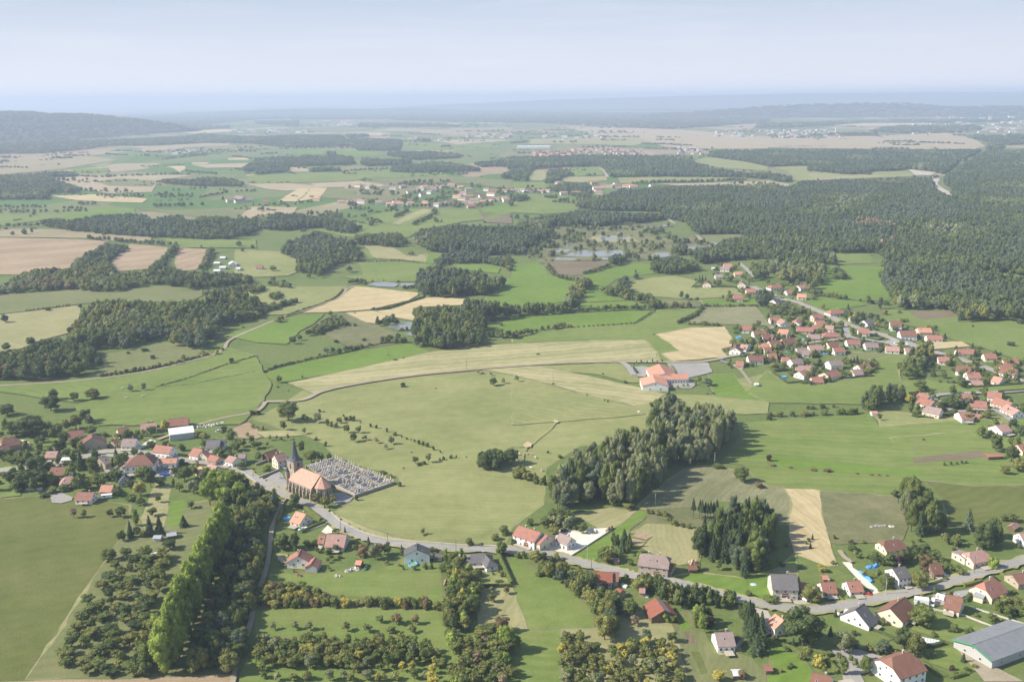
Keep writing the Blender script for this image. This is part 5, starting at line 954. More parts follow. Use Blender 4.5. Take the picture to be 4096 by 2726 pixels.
spot('L1', [(300,190,'broad','mid',15,15.5,'big round tree where the field road bends'),(245,275,'broad','mid',7.5,6),(450,200,'broad','mid',6,6.5,'smaller tree right of the big round tree'),(570,205,'broad','grey',8,7.5),(440,308,'orchard','mid',4.5,4),(660,230,'bush','mid',5,4),(690,242,'bush','grey',4.5,3.5),(735,252,'bush','grey',4.5,4),(765,210,'orchard','mid',4.5,5),(830,300,'broad','mid',6.5,5.8,'thick tree in the scattered row on the pasture'),(870,188,'bush','mid',4,4),(895,190,'bush','mid',4,3.6),(830,185,'bush','dark',3,4),(805,155,'bush','dark',2.5,2.2),(960,208,'bush','mid',1.6,1.6),(1055,245,'bush','dark',3,2.2),(1108,258,'bush','dark',3,2.3),(1205,292,'bush','dark',3.2,2),
  (1275,322,'bush','mid',3,3.8),(1340,342,'bush','dark',2,1.6),(1385,360,'bush','dark',1.8,2.2),(1428,370,'bush','dark',2,1.2),(1458,382,'bush','dark',2.2,1.8),(1500,403,'bush','dark',3,2.6),(1535,415,'bush','mid',3.4,3),(1575,430,'bush','mid',3.6,3.4),(1632,458,'bush','dark',3,2.2),(1693,482,'bush','dark',2.2,1.8),(945,300,'orchard','mid',5.5,5),(895,380,'broad','mid',7,6.5,'leafy tree above the cemetery'),(1000,365,'orchard','grey',3.8,4.4),(1110,395,'orchard','grey',4,4.5),(1240,403,'broad','grey',6,5.2,'grey leafy tree in the middle of the pasture slope'),(1190,450,'orchard','grey',4,4.4),(1430,480,'bush','dark',.8,1.8),
  (1465,580,'orchard','mid',5,4.8,'low spreading tree near the pasture fence'),(1585,570,'orchard','grey',6.4,4.4,'pale round tree near the pasture fence'),(1545,590,'bush','mid',2.5,3),(1500,598,'bush','mid',2,4),(1690,555,'bush','dark',1.8,2),(1725,548,'bush','dark',2.4,2.5),(1790,533,'bush','mid',2.4,3),(1842,528,'bush','dark',2.2,1.4),(1932,527,'bush','dark',1,1.2),(1355,628,'bush','dark',1,1.6),(640,422,'bush','mid',3.8,2.8),(550,365,'bush','brown',2.4,3.4),(418,490,'broad','mid',9.5,6.5,'upright tree right of the church spire'),(510,570,'broad','mid',8,8,'leafy tree between church and cemetery wall'),(590,560,'broad','mid',6,6),(680,545,'broad','mid',4.5,4.5,'round tree at the cemetery back corner'),(450,540,'broad','olive',5,5),
  (1322,790,'bush','mid',3,2.8),(1240,710,'bush','olive',2.5,3),(1160,672,'bush','dark',1.4,6),(925,920,'bush','dark',3.5,2.6),(555,945,'orchard','olive',6.2,5.4,'clipped olive tree nearest the church door'),(630,985,'orchard','olive',6.8,5.8,'clipped olive tree in the middle of the three below the church'),(708,950,'orchard','olive',5.8,4.6,'clipped olive tree on the right of the three below the church'),(360,985,'broad','mid',9,7,'tree standing in the road fork below the church'),(465,910,'bush','mid',3.6,5),(300,815,'bush','mid',2.4,3.4),(350,820,'bush','mid',2.2,3),(420,860,'bush','mid',2.2,3),(100,650,'bush','bright',4,7,'bright round bush in the presbytery garden'),(30,560,'broad','mid',7,6),(125,368,'orchard','mid',3.8,3),(190,362,'orchard','mid',3.4,2.4),(230,372,'orchard','mid',3,3),(295,362,'orchard','mid',4,2.8),(105,425,'orchard','mid',3.4,2.6),(20,440,'orchard','mid',5,6),(345,420,'orchard','mid',3.4,4),
  (585,108,'bush','dark',2.6,2.8),(625,112,'bush','dark',1.6,1.4),(60,270,'bush','grey',3.2,3.2),(15,130,'bush','dark',3.6,6),(1450,97,'bush','dark',.6,.8),(900,1375,'orchard','mid',3,3)])
spot('L0', [(300,320,'broad','dark',15,22,'huge dark tree mass at the left meadow edge'),(150,330,'broad','dark',11,13),(600,280,'broad','olive',9,8),(700,260,'broad','olive',11,9),(790,200,'broad','dark',10,9),(470,100,'broad','dark',12,13),(70,140,'broad','dark',9,13,'dark tree cut by the left edge of the meadow'),(830,220,'broad','blue',8,6),(850,320,'broad','mid',7,10),(1170,350,'broad','mid',7,9),(1400,330,'broad','mid',8,9,'green tree left of the white metal barn'),(1510,290,'broad','yellow',9,8,'yellow tree behind the white metal barn'),(1265,330,'broad','mid',5,4.5),(1520,418,'bush','mid',4,6),(1675,465,'bush','dark',5,5.5),(1890,370,'broad','olive',6,9),(2110,360,'spruce','conifer',5,3.6),(2170,460,'broad','mid',7,8),(2220,430,'broad','mid',6,7),(2020,510,'broad','mid',6,9),(2340,450,'orchard','mid',6,5.5),(2320,130,'bush','dark',3.6,5.5),
  (1070,540,'spruce','blue',7.5,5,'blue green conifer on the village street'),(860,510,'broad','mid',6,3.6),(740,490,'broad','olive',9,7),(550,480,'broad','dark',9,9),(360,520,'broad','mid',6,6),(745,640,'spruce','conifer',14,6.5,'dark tall spruce beside the blue white shed'),(860,700,'broad','mid',13,9,'large tree in the middle of the left village'),(1040,600,'spruce','conifer',6,3.4),(530,600,'broad','mid',6,4),(620,600,'bush','mid',4,6),(340,680,'broad','dark',12,13),(260,800,'broad','dark',11,12),(400,790,'broad','dark',10,11),(190,800,'spruce','conifer',9,6),(470,850,'bush','mid',4,9),(600,830,'bush','mid',4,8),(680,810,'broad','dark',5,5),(820,820,'broad','mid',7,5),(960,740,'broad','mid',5,7),(1050,740,'broad','mid',6,5),(1310,740,'broad','mid',10,10),(1390,800,'broad','dark',13,7,'dark tall tree above the brown garden strip'),(1290,880,'broad','yellow',9,8,'yellow tree left of the brown garden strip'),(1090,880,'broad','dark',6,7),(1220,920,'broad','mid',4,9),(1300,960,'broad','mid',5,7),
  (1200,800,'broad','mid',5,6),(400,890,'bush','dark',2.5,6),(680,1080,'orchard','dry',6,4,'half bare tree on the big left meadow'),(770,1075,'orchard','mid',4.5,4,'small green tree on the big left meadow'),(1010,1070,'orchard','dark',4.5,4.5),(1110,1075,'orchard','dark',6,6.5),(1200,1260,'spruce','conifer',10,4.5),(1250,1150,'poplar','bright',10,5,'light poplar above the small sheds'),(1380,1240,'spruce','conifer',12,6),(1470,1230,'spruce','conifer',11,6.5,'dark spruce at the end of the brown garden strip'),(1270,1250,'broad','mid',6,6),(1130,1290,'broad','dark',5.5,6),(1310,1260,'broad','olive',4,4),(1455,940,'orchard','mid',5,4),(1400,1060,'orchard','mid',5,6),(1690,1160,'spruce','conifer',7,6),(1480,780,'bush','mid',4,6),(1590,770,'bush','mid',4,3),(1610,690,'broad','mid',6,6),(1680,590,'bush','dark',4,4.6),(1700,740,'broad','mid',9,9,'tree cluster below the cream house with solar panels'),(1780,700,'broad','mid',8,7),(1650,840,'orchard','olive',6,6),(1780,860,'broad','grey',9,8),(1890,740,'broad','mid',9,8),(1760,990,'orchard','mid',4.5,5),(2220,640,'broad','mid',6,8),(2000,580,'bush','mid',3.5,4),
  (1000,1470,'broad','mid',6,8,'leafy tree at the corner of the big left meadow'),(200,560,'broad','mid',5,16),(80,560,'broad','dark',5,10),(970,330,'bush','mid',3,6),(1040,390,'bush','mid',3,3)])
spot('M0', [(1200,1395,'broad','grey',7,5.5,'thin grey tree left of a pair on the lower meadow'),(1325,1385,'broad','grey',7.5,5,'thin grey tree right of a pair on the lower meadow'),(1990,1055,'broad','yellow',5,5,'yellow green tree beside the field path'),(2130,1135,'broad','dark',6,6,'dark round tree between path and ditch'),(1410,1095,'bush','dark',4,5.6),(1180,1050,'bush','dark',3,4),(1330,1025,'bush','dark',4,9),(1690,1100,'broad','olive',5,6),(1860,1050,'bush','olive',4,8),(2045,1020,'broad','olive',4,4),(440,650,'bush','dark',4.5,8),(740,620,'bush','dark',5,5),(40,760,'broad','dark',9,9,'dark tree alone on the upper left meadow'),(280,980,'broad','dark',10,12),(60,1020,'broad','dark',8,9),(490,1470,'broad','mid',10,10,'dark trees by the left stream'),(400,1530,'broad','dark',8,9),(690,1480,'broad','mid',8,9),(860,1460,'broad','olive',9,12),(2230,110,'broad','mid',7,8,'tree alone on the meadow beside the white sheds'),(2200,60,'broad','dark',9,11),(2320,90,'broad','dark',9,9),(1850,75,'broad','mid',5,4),(1945,90,'broad','mid',6,5),(2235,805,'bush','dark',1.2,5)])
spot('M1', [(335,955,'broad','dark',8,8.5,'dark tree at the corner of the upper meadow'),(405,920,'broad','mid',6,6),(480,880,'broad','dark',7,8),(200,760,'broad','olive',7,10,'olive trees beside the field path'),(240,740,'broad','brown',6,5),(215,1310,'broad','mid',6.5,5.5,'tree alone left of the pale stubble field'),(425,1272,'orchard','mid',3,2.4),(200,1355,'bush','mid',1.8,3),(300,1388,'bush','mid',1.2,1.4),(1355,1348,'bush','dark',3.6,5,'round bush alone on the open pasture'),(1655,1365,'bush','dark',.8,2),(2040,1228,'orchard','grey',4,4),(2085,1228,'bush','dark',1.6,3),(2160,1245,'orchard','grey',3.2,3.4),(2180,1335,'broad','mid',7,8.5,'leafy tree on the pasture crest'),(2270,1318,'broad','grey',5,4,'small tree right of the leafy tree on the crest'),(1215,1060,'bush','dark',1,2),(1355,1090,'bush','dark',1.4,2.8),(1280,1105,'bush','dark',1.4,5),(995,930,'bush','dark',3.6,5),(910,795,'broad','mid',4,5.5),(735,940,'bush','dark',3,5.5),(690,695,'broad','mid',5.5,8),(780,720,'bush','mid',3.5,5),(910,675,'bush','dark',1.5,4),
  (160,285,'broad','mid',8,11,'round tree beside the red roofed cottage'),(850,295,'broad','grey',10,14,'broad pale tree above the rectangular meadow'),(590,345,'broad','mid',9,9),(490,350,'broad','mid',7,8),(420,300,'broad','mid',8,10),(250,390,'broad','dark',4,8),(160,380,'broad','blue',6,9),(1070,385,'bush','mid',3,3.5),(1175,380,'bush','mid',3,3),(1310,385,'bush','plum',2.6,4),(470,1100,'bush','mid',2,5),(585,1060,'bush','dark',2,4),(870,1000,'bush','mid',4,5),(1045,975,'bush','mid',3.6,6),(1430,145,'broad','olive',8,12),(2260,790,'bush','mid',4,4)])
spot('M2', [(45,1300,'orchard','grey',5.5,4.5,'thin tree left on the pale stubble strip'),(240,1055,'bush','dark',1.5,4),(380,1325,'bush','dark',1.2,4),(835,1235,'bush','mid',1.6,2.6),(1040,1312,'bush','mid',2.2,4),(1145,1140,'orchard','dark',3.2,1.6),(1187,1130,'orchard','dark',3.4,1.6),(1243,1135,'orchard','dark',3.2,1.6),(1290,1128,'orchard','dark',4,2),(1335,1130,'orchard','dark',3.2,1.6),(1382,1125,'orchard','dark',3.2,1.6),(1125,1155,'orchard','dark',3.2,1.6),(1120,1190,'bush','dark',3.4,2.4),(1135,1210,'bush','dark',3.4,2.6),(1150,1228,'bush','dark',3.4,2.6),(1470,1360,'orchard','bright',3.4,3),(1520,1360,'orchard','bright',2.8,2.8),(1575,1352,'orchard','bright',3.2,2.8),(1617,1350,'orchard','bright',3.2,2.6),(1725,1310,'broad','mid',6,4.6,'green tree at the corner of the school yard'),(1685,1335,'orchard','bright',3.8,3),(1800,1340,'orchard','blue',6,9,'wide grey tree right of the school yard'),
  (690,1432,'bush','dark',1.8,1.6),(850,1480,'bush','dark',1.6,1.4),(883,1490,'bush','dark',2,1.6),(1795,1415,'bush','brown',1.4,2.2),(1850,1420,'bush','brown',2.4,3),(1560,540,'broad','blue',10,7),(1605,540,'broad','blue',6,6),(1640,555,'bush','mid',3.4,6),(1700,548,'bush','mid',3.4,6),(1310,635,'broad','mid',8,8),(1305,872,'bush','dark',1.5,2.6),(1890,790,'bush','mid',4,6),(1780,780,'bush','mid',4,7),(1940,540,'broad','mid',5,4),(1990,540,'broad','mid',5.6,6),(2170,535,'broad','olive',7,9,'yellowish tree beside the pink house'),(2200,945,'bush','dark',6,8),(2275,945,'broad','mid',8,6),(2100,850,'broad','mid',6,6),(2010,1130,'orchard','dark',4.4,2.6),(2100,1075,'bush','dark',3.6,2.4),(1750,375,'spruce','conifer',8,4),(1780,372,'spruce','conifer',6,3.4),(1725,365,'spruce','conifer',6,3),(1860,415,'broad','blue',7,5),(1910,420,'broad','blue',8,7),(2020,370,'broad','mid',7,6),(2120,360,'broad','mid',8,6),(995,245,'bush','mid',2,3),(1135,310,'poplar','blue',6,4),(1650,290,'broad','mid',9,8),(1100,560,'poplar','blue',9,4)])
spot('M3', [(920,585,'poplar','mid',10,7,'left of two tall trees on the village meadow'),(1030,632,'poplar','blue',13,7,'right of two tall trees on the village meadow'),(960,580,'bush','dark',4,7),(848,570,'bush','dark',4.4,3.4),(1085,595,'bush','dark',4,9),(1205,675,'bush','olive',4.6,5.6),(1070,690,'broad','brown',6,7),(2230,972,'bush','dark',4.5,9,'dark round bush alone on the right meadow'),(2325,770,'bush','dark',5,9),(1880,800,'bush','dark',2.6,3),(940,368,'bush','dark',1.2,2),(2150,350,'bush','dark',4,6),(255,800,'bush','plum',5.5,6.5,'purple tree among the village houses'),(205,830,'broad','olive',7,7),(320,790,'broad','mid',8,7),(360,790,'broad','mid',5,5),(1000,800,'broad','olive',7,8),(1090,830,'broad','mid',6,6),(470,1125,'bush','dark',4,4.5),(280,980,'broad','mid',5,7),(115,990,'bush','dark',4,3.4),(430,1060,'broad','olive',6,5.6),(380,1070,'broad','mid',4,5),(790,1130,'spruce','conifer',5.5,4),(755,1130,'bush','mid',4.5,3.5),(860,1125,'broad','olive',3.8,5),(940,1190,'broad','dark',8,5.6,'dark tree beside the last house of the lower row'),(970,1220,'broad','mid',5,4),(130,1200,'broad','mid',7,12),(50,1200,'broad','olive',7,10),(210,1240,'bush','mid',4,6),(670,1250,'orchard','mid',4,4),
  (800,1000,'bush','mid',3,3),(875,1020,'bush','dark',2.4,2.2),(1270,1280,'broad','mid',11,8,'leafy tree at the old garden below the big clump'),(1515,1250,'spruce','dark',8,6.5,'dark conifer in the old garden'),(1620,1270,'broad','mid',6,7),(1400,1390,'broad','mid',9,12,'wide tree cluster above the lower houses'),(1780,1350,'broad','dark',7,12),(1900,1200,'spruce','conifer',8.5,7,'dark conifer between the right hand houses'),(1850,1110,'broad','mid',6,5),(1660,1160,'broad','mid',5.5,6.5),(2280,1320,'broad','mid',9,6.5),(1560,1200,'broad','mid',6,5),(1370,1600,'poplar','mid',9,4.5),(1300,1500,'broad','yellow',7,9),(2040,1480,'bush','mid',5,6),(490,400,'broad','mid',8,7),(250,515,'broad','dark',6,8),(190,600,'broad','mid',6,8),(20,530,'broad','dark',8,10),(130,500,'bush','mid',4,4),(1940,1000,'bush','olive',3,5),(1420,1250,'bush','olive',2.5,5),(1580,1310,'bush','mid',2.5,4),(1700,1310,'bush','mid',2.5,4),(1650,1310,'bush','mid',2.5,3)])
wood('M1', [(240,150),(240,90),(300,60),(330,150)], DK, 9, 8, None, None, 1, 140)

PB = npoly('M2', [(240,230),(100,150),(60,20),(330,-110),(900,-115),(1440,-130),(1470,0),(1900,0),(1900,90),(1560,120),(1470,170),(1250,200),(900,195),(380,205)])
rp = random.Random(3); PN = [npoly(t_, pg) for t_, pg in POND]
for _ in range(420):
    x, y = rp.uniform(60, 1850), rp.uniform(-125, 200); u = np.array([nat('M2', x, y)])
    if inside(u, PB)[0] and not any(inside(u, q)[0] or inside(u + [[0, -6]], q)[0] for q in PN):
        for m in range(rp.choice([1, 2, 3])):
            k = rp.choice([('bush','mid',3.5,5),('bush','olive',3,6),('broad','mid',7,7),('broad','dark',9,8),('broad','grey',8,7)])
            add_tree(k[0], k[1], at('M2', x + rp.uniform(-12, 12), y + rp.uniform(-3, 3)), k[2], k[3], far=True)
# loose trees and hedgerows across the far plain
for _ in range(700):
    Y = 1700 * (7.0 ** rp.random()); X = rp.uniform(-.62, .62) * Y; u = project(np.array([[X, Y, 0]]))
    if any(inside(u, c)[0] for c in CLEAR) or u[0, 1] > 1180 or (X > Y * .12 and 1500 < Y < 2600): continue
    n = rp.choice([1, 1, 2, 4, 8, 14]); a = rp.uniform(-.5, .5); sf = max(1, Y / 2300); h = rp.choice([3.5, 6, 9])
    for m in range(n): add_tree('broad' if h > 4 else 'bush', rp.choice(['dark', 'mid', 'dark', 'olive']), (X + m * 8 * sf * math.cos(a) + rp.uniform(-7, 7) * sf, Y + m * 8 * sf * math.sin(a) + rp.gauss(0, 9) * sf), h * rp.uniform(.5, 1.4), 8 * sf * rp.uniform(.5, 1.6), far=True)

wood('M2', [(1470,150),(1500,50),(1600,30),(1600,105),(1790,108),(1880,50),(1920,0),(2354,-80),(2354,60),(1900,205),(1730,225),(1560,140)], DK + [('poplar','blue',2)], 13, 8, None, None, 1.1, 150, False)
wood('M3', [(-40,60),(0,-60),(500,-60),(620,100),(600,130),(300,60)], FOR, 14, 9.5, None, None, 1.2, 151, False)

for pg in ([(800,1340),(820,1215),(990,1215),(1180,1275),(1180,1350)], [(880,1510),(960,1430),(1190,1370),(1200,1440),(1050,1520)]): wood('U3', pg, [('broad','dry',1),('broad','brown',1)], 17, 9, None, None, .8, 160, False)
# ================================================================ houses
HC = []; LM = []          # landmarks (x, y, phrase)
def window_data(w, h):
    mb = MB()
    for x0, x1, z0, z1 in ((-w/2, -w/2 + .09, 0, h), (w/2 - .09, w/2, 0, h), (-w/2 + .09, w/2 - .09, 0, .09), (-w/2 + .09, w/2 - .09, h - .09, h), (-.035, .035, .09, h - .09)):
        mb.box(x0, x1, -.10, .0, z0, z1, FRAME)
    mb.box(-w/2 + .09, w/2 - .09, -.05, -.01, .09, h - .09, GLASS)
    mb.box(-w/2 - .08, w/2 + .08, -.16, -.005, -.09, -.005, FRAME)
    return mb.data('window')
WIN = {k: window_data(*k) for k in ((1.15, 1.35), (1.0, 1.1), (1.8, 1.3))}
def door_data(w, h, mat, arch=False):
    mb = MB(); mb.box(-w/2, w/2, -.08, 0, 0, h, mat); mb.box(-w/2 - .14, -w/2 - .003, -.1, 0, 0, h + .14, FRAME); mb.box(w/2 + .003, w/2 + .14, -.1, 0, 0, h + .14, FRAME); mb.box(-w/2, w/2, -.1, 0, h + .003, h + .14, FRAME)
    if arch:
        n = 10; pts = [(w/2 * math.cos(math.pi * i / n), h + .14 + w/2 * .6 * math.sin(math.pi * i / n)) for i in range(n + 1)]
        mb.add([(x, -.09, z) for x, z in pts] + [(x, 0, z) for x, z in pts], [tuple(range(n + 1))[::-1], tuple(range(n + 1, 2 * n + 2))] + [(i, i + 1, n + 2 + i, n + 1 + i) for i in range(n)], mat)
    return mb.data('door')
DOOR = door_data(1.0, 2.1, WOODM); GARAGE = door_data(2.6, 2.2, smat('garage_door', (.55, .53, .5), .6, .05)); BARND = door_data(3.2, 2.6, WOODM, True)
def roof_mesh(mb, hl, hw, e, H, kind, mat, ov=.45, t=.2, hipk=.9, dz=0.0):
    """gable, half-hip or hip roof shell; ridge along x at z=H"""
    g = (H - e) / hw; ez = e - ov * g; yw = hw + ov
    if kind == 'gable':
        X = hl + ov * .7
        pts = [(-yw, ez), (0, H), (yw, ez), (yw, ez - t), (0, H - t), (-yw, ez - t)]
        n = 6; V = [(-X, y, z) for y, z in pts] + [(X, y, z) for y, z in pts]
        F = [(0, 1, 7, 6), (1, 2, 8, 7), (2, 3, 9, 8), (3, 4, 10, 9), (4, 5, 11, 10), (5, 0, 6, 11), (0, 5, 4, 1), (1, 4, 3, 2), (6, 7, 10, 11), (7, 8, 9, 10)]
        mb.add(V, F, mat); mb.box(-X, X, -.14, .14, H - .06, H + .07, mat)
    else:
        X = hl + ov; R = hl - hw * hipk
        if kind == 'half':
            R = hl - hw * .35; zc = e + (H - e) * .5; yc = hw * .5 * 1.0
            V = [(-R, 0, H), (R, 0, H)]
            for sx in (-1, 1):
                V += [(sx * X, -yc, zc), (sx * X, yc, zc), (sx * X, -yw, ez), (sx * X, yw, ez)]
            # 2..5 left: c-,c+,e-,e+ ; 6..9 right
            top = [(0, 2, 4, 8, 6, 1), (0, 1, 7, 9, 5, 3), (0, 3, 2), (1, 6, 7)]; rim = [4, 2, 3, 5, 9, 7, 6, 8]
        else:
            V = [(-R, 0, H), (R, 0, H), (-X, -yw, ez), (X, -yw, ez), (X, yw, ez), (-X, yw, ez)]
            top = [(0, 2, 3, 1), (1, 3, 4), (1, 4, 5, 0), (0, 5, 2)]; rim = [2, 3, 4, 5]
        n = len(V); V2 = V + [(x, y, z - t) for x, y, z in V]
        F = list(top) + [tuple(n + i for i in f[::-1]) for f in top] + [(a, b, n + b, n + a) for a, b in zip(rim, rim[1:] + rim[:1])]
        mb.add(V2, F, mat)
def wall_mesh(mb, hl, hw, e, H, kind, mat):
    g = .22
    if kind in ('gable',):
        mb.prism([(-hw, -.3), (hw, -.3), (hw, e - g), (0, H - g), (-hw, e - g)], -hl, hl, mat)
    elif kind == 'half':
        zc = e + (H - e) * .5 - g
        mb.prism([(-hw, -.3), (hw, -.3), (hw, e - g), (hw * .5, zc), (-hw * .5, zc), (-hw, e - g)], -hl, hl, mat)
    else: mb.box(-hl, hl, -hw, hw, -.3, e - g, mat)
def put(data, name, parent, x, y, z, rz):
    o = bpy.data.objects.new(name, data); COL.objects.link(o); o.parent = parent; o.location = (x, y, z); o.rotation_euler = (0, 0, rz); return o
HPI = math.pi / 2
def house(t, x1, y1, x2, y2, H, e, W, roof, wall, label, short=None, kind='gable', detail=2, group=None, nwin=None, chim=1, name='house', cat='house', door=True, garage=False, barn=False, inset=.35, shutters=None):
    a, b = at(t, x1, y1, H), at(t, x2, y2, H)
    if (b - a).length < .5: b = a + Vector((3, 0, 0))
    d = b - a; c = (a + b) / 2; rz = math.atan2(d.y, d.x); L = d.length
    if kind == 'hip': hl = L / 2 + W / 2 * .9
    elif kind == 'half': hl = L / 2 + W / 2 * .35
    else: hl = L / 2 - inset
    hl = max(hl, 1.2); hw = W / 2 - .3
    r = empty(name, (c.x, c.y, 0), rz); tag(r, label, cat, group)
    mb = MB(); wall_mesh(mb, hl, hw, e, H, kind, WL(wall)); mb.build('wall', r)
    mb = MB(); roof_mesh(mb, hl, hw, e, H, kind, RF(roof)); ro = mb.build('roof', r)
    n_l = Vector((-math.sin(rz), math.cos(rz))); tocam = Vector((-c.x, -c.y)).normalized()
    sgn = 1 if n_l.dot(tocam) > 0 else -1         # long side facing the viewer
    ex = 1 if Vector((math.cos(rz), math.sin(rz))).dot(tocam) > 0 else -1
    for k in range(chim):
        mb = MB(); xx = hl * (.35 if k == 0 else -.45); mb.box(xx - .35, xx + .35, -.9 * sgn - .3, -.9 * sgn + .3, H - 1.2, H + .8, STONE); mb.box(xx - .42, xx + .42, -.9 * sgn - .37, -.9 * sgn + .37, H + .803, H + .92, CONC)
        mb.build('chimney', ro)
    def win(x, y, z, rr, s=(1.15, 1.35)): put(WIN[s], 'window', r, x, y, z, rr)
    rows = [1.0] + ([3.7] if e > 5.2 else []) if detail else []
    if detail:
        step = 3.0 if detail == 2 else 3.6; n = max(1, int(2 * hl / step)) if nwin is None else nwin
        dpos = n // 2 if door else -1
        for s in ((sgn, -sgn) if detail == 2 else (sgn,)):
            rr = 0 if s < 0 else math.pi
            for zi, z in enumerate(rows):
                for i in range(n):
                    x = -hl + 2 * hl * (i + .5) / n
                    if s == sgn and zi == 0 and i == dpos:
                        dd = BARND if barn else (GARAGE if garage else DOOR); put(dd, 'door', r, x, s * hw, 0, rr)
                    elif e >= 2.4: win(x, s * hw, z, rr)
        for s in ((ex, -ex) if detail == 2 else (ex,)):
            rr = HPI if s > 0 else -HPI
            for z in rows:
                m = 2 if hw > 3.4 else 1
                for i in range(m):
                    if e >= 2.4: win(s * hl, (-hw + 2 * hw * (i + .5) / m) * .8, z, rr)
            if kind != 'hip' and H - e > 2.2: win(s * hl, 0, e + .2, rr, (1.0, 1.1))
    if detail == 2 and W > 7.5:
        g = math.atan2(H - e, W / 2)
        for k in range(RNG.choice([0, 1, 2, 3])):
            mb = MB(); mb.box(-.4, .4, -.55, .55, 0, .07, FRAME); mb.box(-.32, .32, -.47, .47, .073, .09, GLASS); q = mb.build('skylight', ro); y_ = W * .24; q.location = (RNG.uniform(-.7, .7) * hl * .8, sgn * y_, H - y_ * (H - e) / (W / 2 - .3) + .01); q.rotation_euler = (-sgn * g, 0, 0)
        LAYER[0] += 1; mb = MB(); z_ = .004 * LAYER[0]; tl = hl * RNG.uniform(.45, .9); tx_ = RNG.uniform(-.4, .4) * (hl - tl * .5); y0_, y1_ = sorted((sgn * (hw - .2), sgn * (hw + RNG.uniform(2.5, 4.5)))); ca, sa = math.cos(rz), math.sin(rz)
        mb.add([(c.x + x * ca - y * sa, c.y + x * sa + y * ca, z_) for x, y in ((tx_ - tl, y0_), (tx_ + tl, y0_), (tx_ + tl * RNG.uniform(.8, 1.1), y1_), (tx_ - tl * RNG.uniform(.7, 1.1), y1_))], [(0, 1, 2, 3)], field_mat('kerb')); tag(mb.build('terrace'), kind='structure')
    if short: LM.append((c.x, c.y, short))
    HC.append((c.x, c.y, max(hl, hw)))
    return r
HS = house
# ---- houses along the near road
HS('L1',365,1018,460,1046,6.8,3,10.5,'orange','cream','orange roofed cream house beside the dirt track below the church','orange roofed cream house below the church')
HS('L1',652,1228,835,1232,6.6,2.8,14,'pink','pale','long faded pink roofed bungalow below the road bend','faded pink roofed bungalow')
HS('L1',578,1236,640,1238,5.2,2.6,8,'red','pale','small red roofed wing at the left end of the faded bungalow',None,chim=0,cat='outbuilding',name='outbuilding',door=False)
HS('B1',383,410,414,344,6.6,3.2,12,'red','white','white house with broad red gable roof beside the rubble heaps','white house with the broad red roof')
HS('B1',545,420,500,484,4.6,2.8,6.5,'red','grey','lower red roofed wing on the right of the broad gabled house',None,chim=0,cat='outbuilding',name='outbuilding',detail=0)
HS('B1',1478,352,1481,290,7.6,4.6,13,'darkgrey','white','white chalet with dark grey gable roof above the blue pool','white chalet',detail=2)
HS('B1',1630,390,1715,390,3.0,2.4,4.5,'grey','pale','low grey roofed shed right of the white chalet',None,chim=0,cat='shed',name='shed',detail=0)
HS('B1',1985,392,2100,388,5.4,2.8,8.5,'grey','white','white bungalow with brownish grey hipped roof beside the long clipped hedge','white hipped roof bungalow',kind='hip')
HS('B1',2112,400,2150,440,5.0,2.8,6.5,'grey','white','grey roofed front wing of the hipped roof bungalow',None,kind='hip',chim=0,cat='outbuilding',name='outbuilding',door=False)
HS('B1',920,446,978,452,3.4,2.3,4.5,'orange','brown','little orange roofed wooden shed on the lawn slope','little orange roofed shed',chim=0,cat='shed',name='shed',detail=0)
HS('L2',60,1148,265,1215,8.6,5.4,11,'red','white','long white farmhouse with red roof and arched barn door','long white farmhouse',barn=True,chim=2)
HS('L2',292,1228,330,1242,7.2,4.6,13,'red','cream','cream annexe with side windows at the right end of the long white farmhouse',None,chim=0,cat='outbuilding',name='outbuilding')
HS('L2',438,1216,550,1262,6.2,3.4,7.5,'pinkgrey','white','small white house standing free in the white gravel yard','small house in the white gravel yard')
HS('B2',1218,384,1412,408,9.6,5.8,11,'pinkgrey','stone','big stone farmhouse with pale grey roof and arched door','stone farmhouse',kind='half',barn=True,chim=2)
HS('B2',1440,482,1482,490,4.6,3.2,9,'brown','stone','brown roofed lean shed at the right end of the stone farmhouse',None,chim=0,cat='outbuilding',name='outbuilding',detail=0)
HS('B2',742,552,925,556,6.2,3.4,9.5,'rust','grey','long barn with rusty sheet roof below the road','long rusty roofed barn',chim=0,cat='barn',name='barn',nwin=4,barn=True)
HS('B2',930,556,985,560,5.6,3.2,8,'brown','stone','dark brown roofed end of the long rusty barn',None,chim=0,cat='barn',name='barn',detail=0)
HS('B2',645,537,735,545,4.4,3,6.5,'grey','grey','low grey roofed shed left of the long rusty barn',None,chim=0,cat='shed',name='shed',detail=0)
sh = HS('B2',1318,793,1402,908,6.0,3,12,'rust','brown','shed with half rusty half pale sheet roof among the trees','half rusty roofed shed',chim=0,cat='shed',name='shed',detail=0)
HS('B2',1862,1112,2032,1104,6.8,3.4,10.5,'pinkgrey','white','small white house with worn pink roof beside dark trees','small white house with worn pink roof',nwin=3)
HS('B2',2048,1150,2098,1170,3.6,2.6,7,'dark','grey','dark roofed lean shed on the right of the worn pink roof',None,chim=0,cat='shed',name='shed',detail=0)
HS('B2',935,424,985,426,2.8,2,3.6,'pink','stone','tiny pink roofed garden hut near the stone farmhouse',None,chim=0,cat='shed',name='shed',detail=0)
HS('B2',1612,494,1700,492,3.4,2.3,5,'brown','brown','open brown woodshed at the edge of the small wood','open brown woodshed',chim=0,cat='shed',name='shed',detail=0)
HS('B2',2022,1462,2118,1460,3.0,2.3,4.6,'white','brown','small white roofed shed below the worn pink roofed house','small white roofed shed',chim=0,cat='shed',name='shed',detail=0)
HS('B2',975,700,1015,728,3.6,2.6,5,'rust','stone','small rusty shed behind the long rusty barn',None,chim=0,cat='shed',name='shed',detail=0)
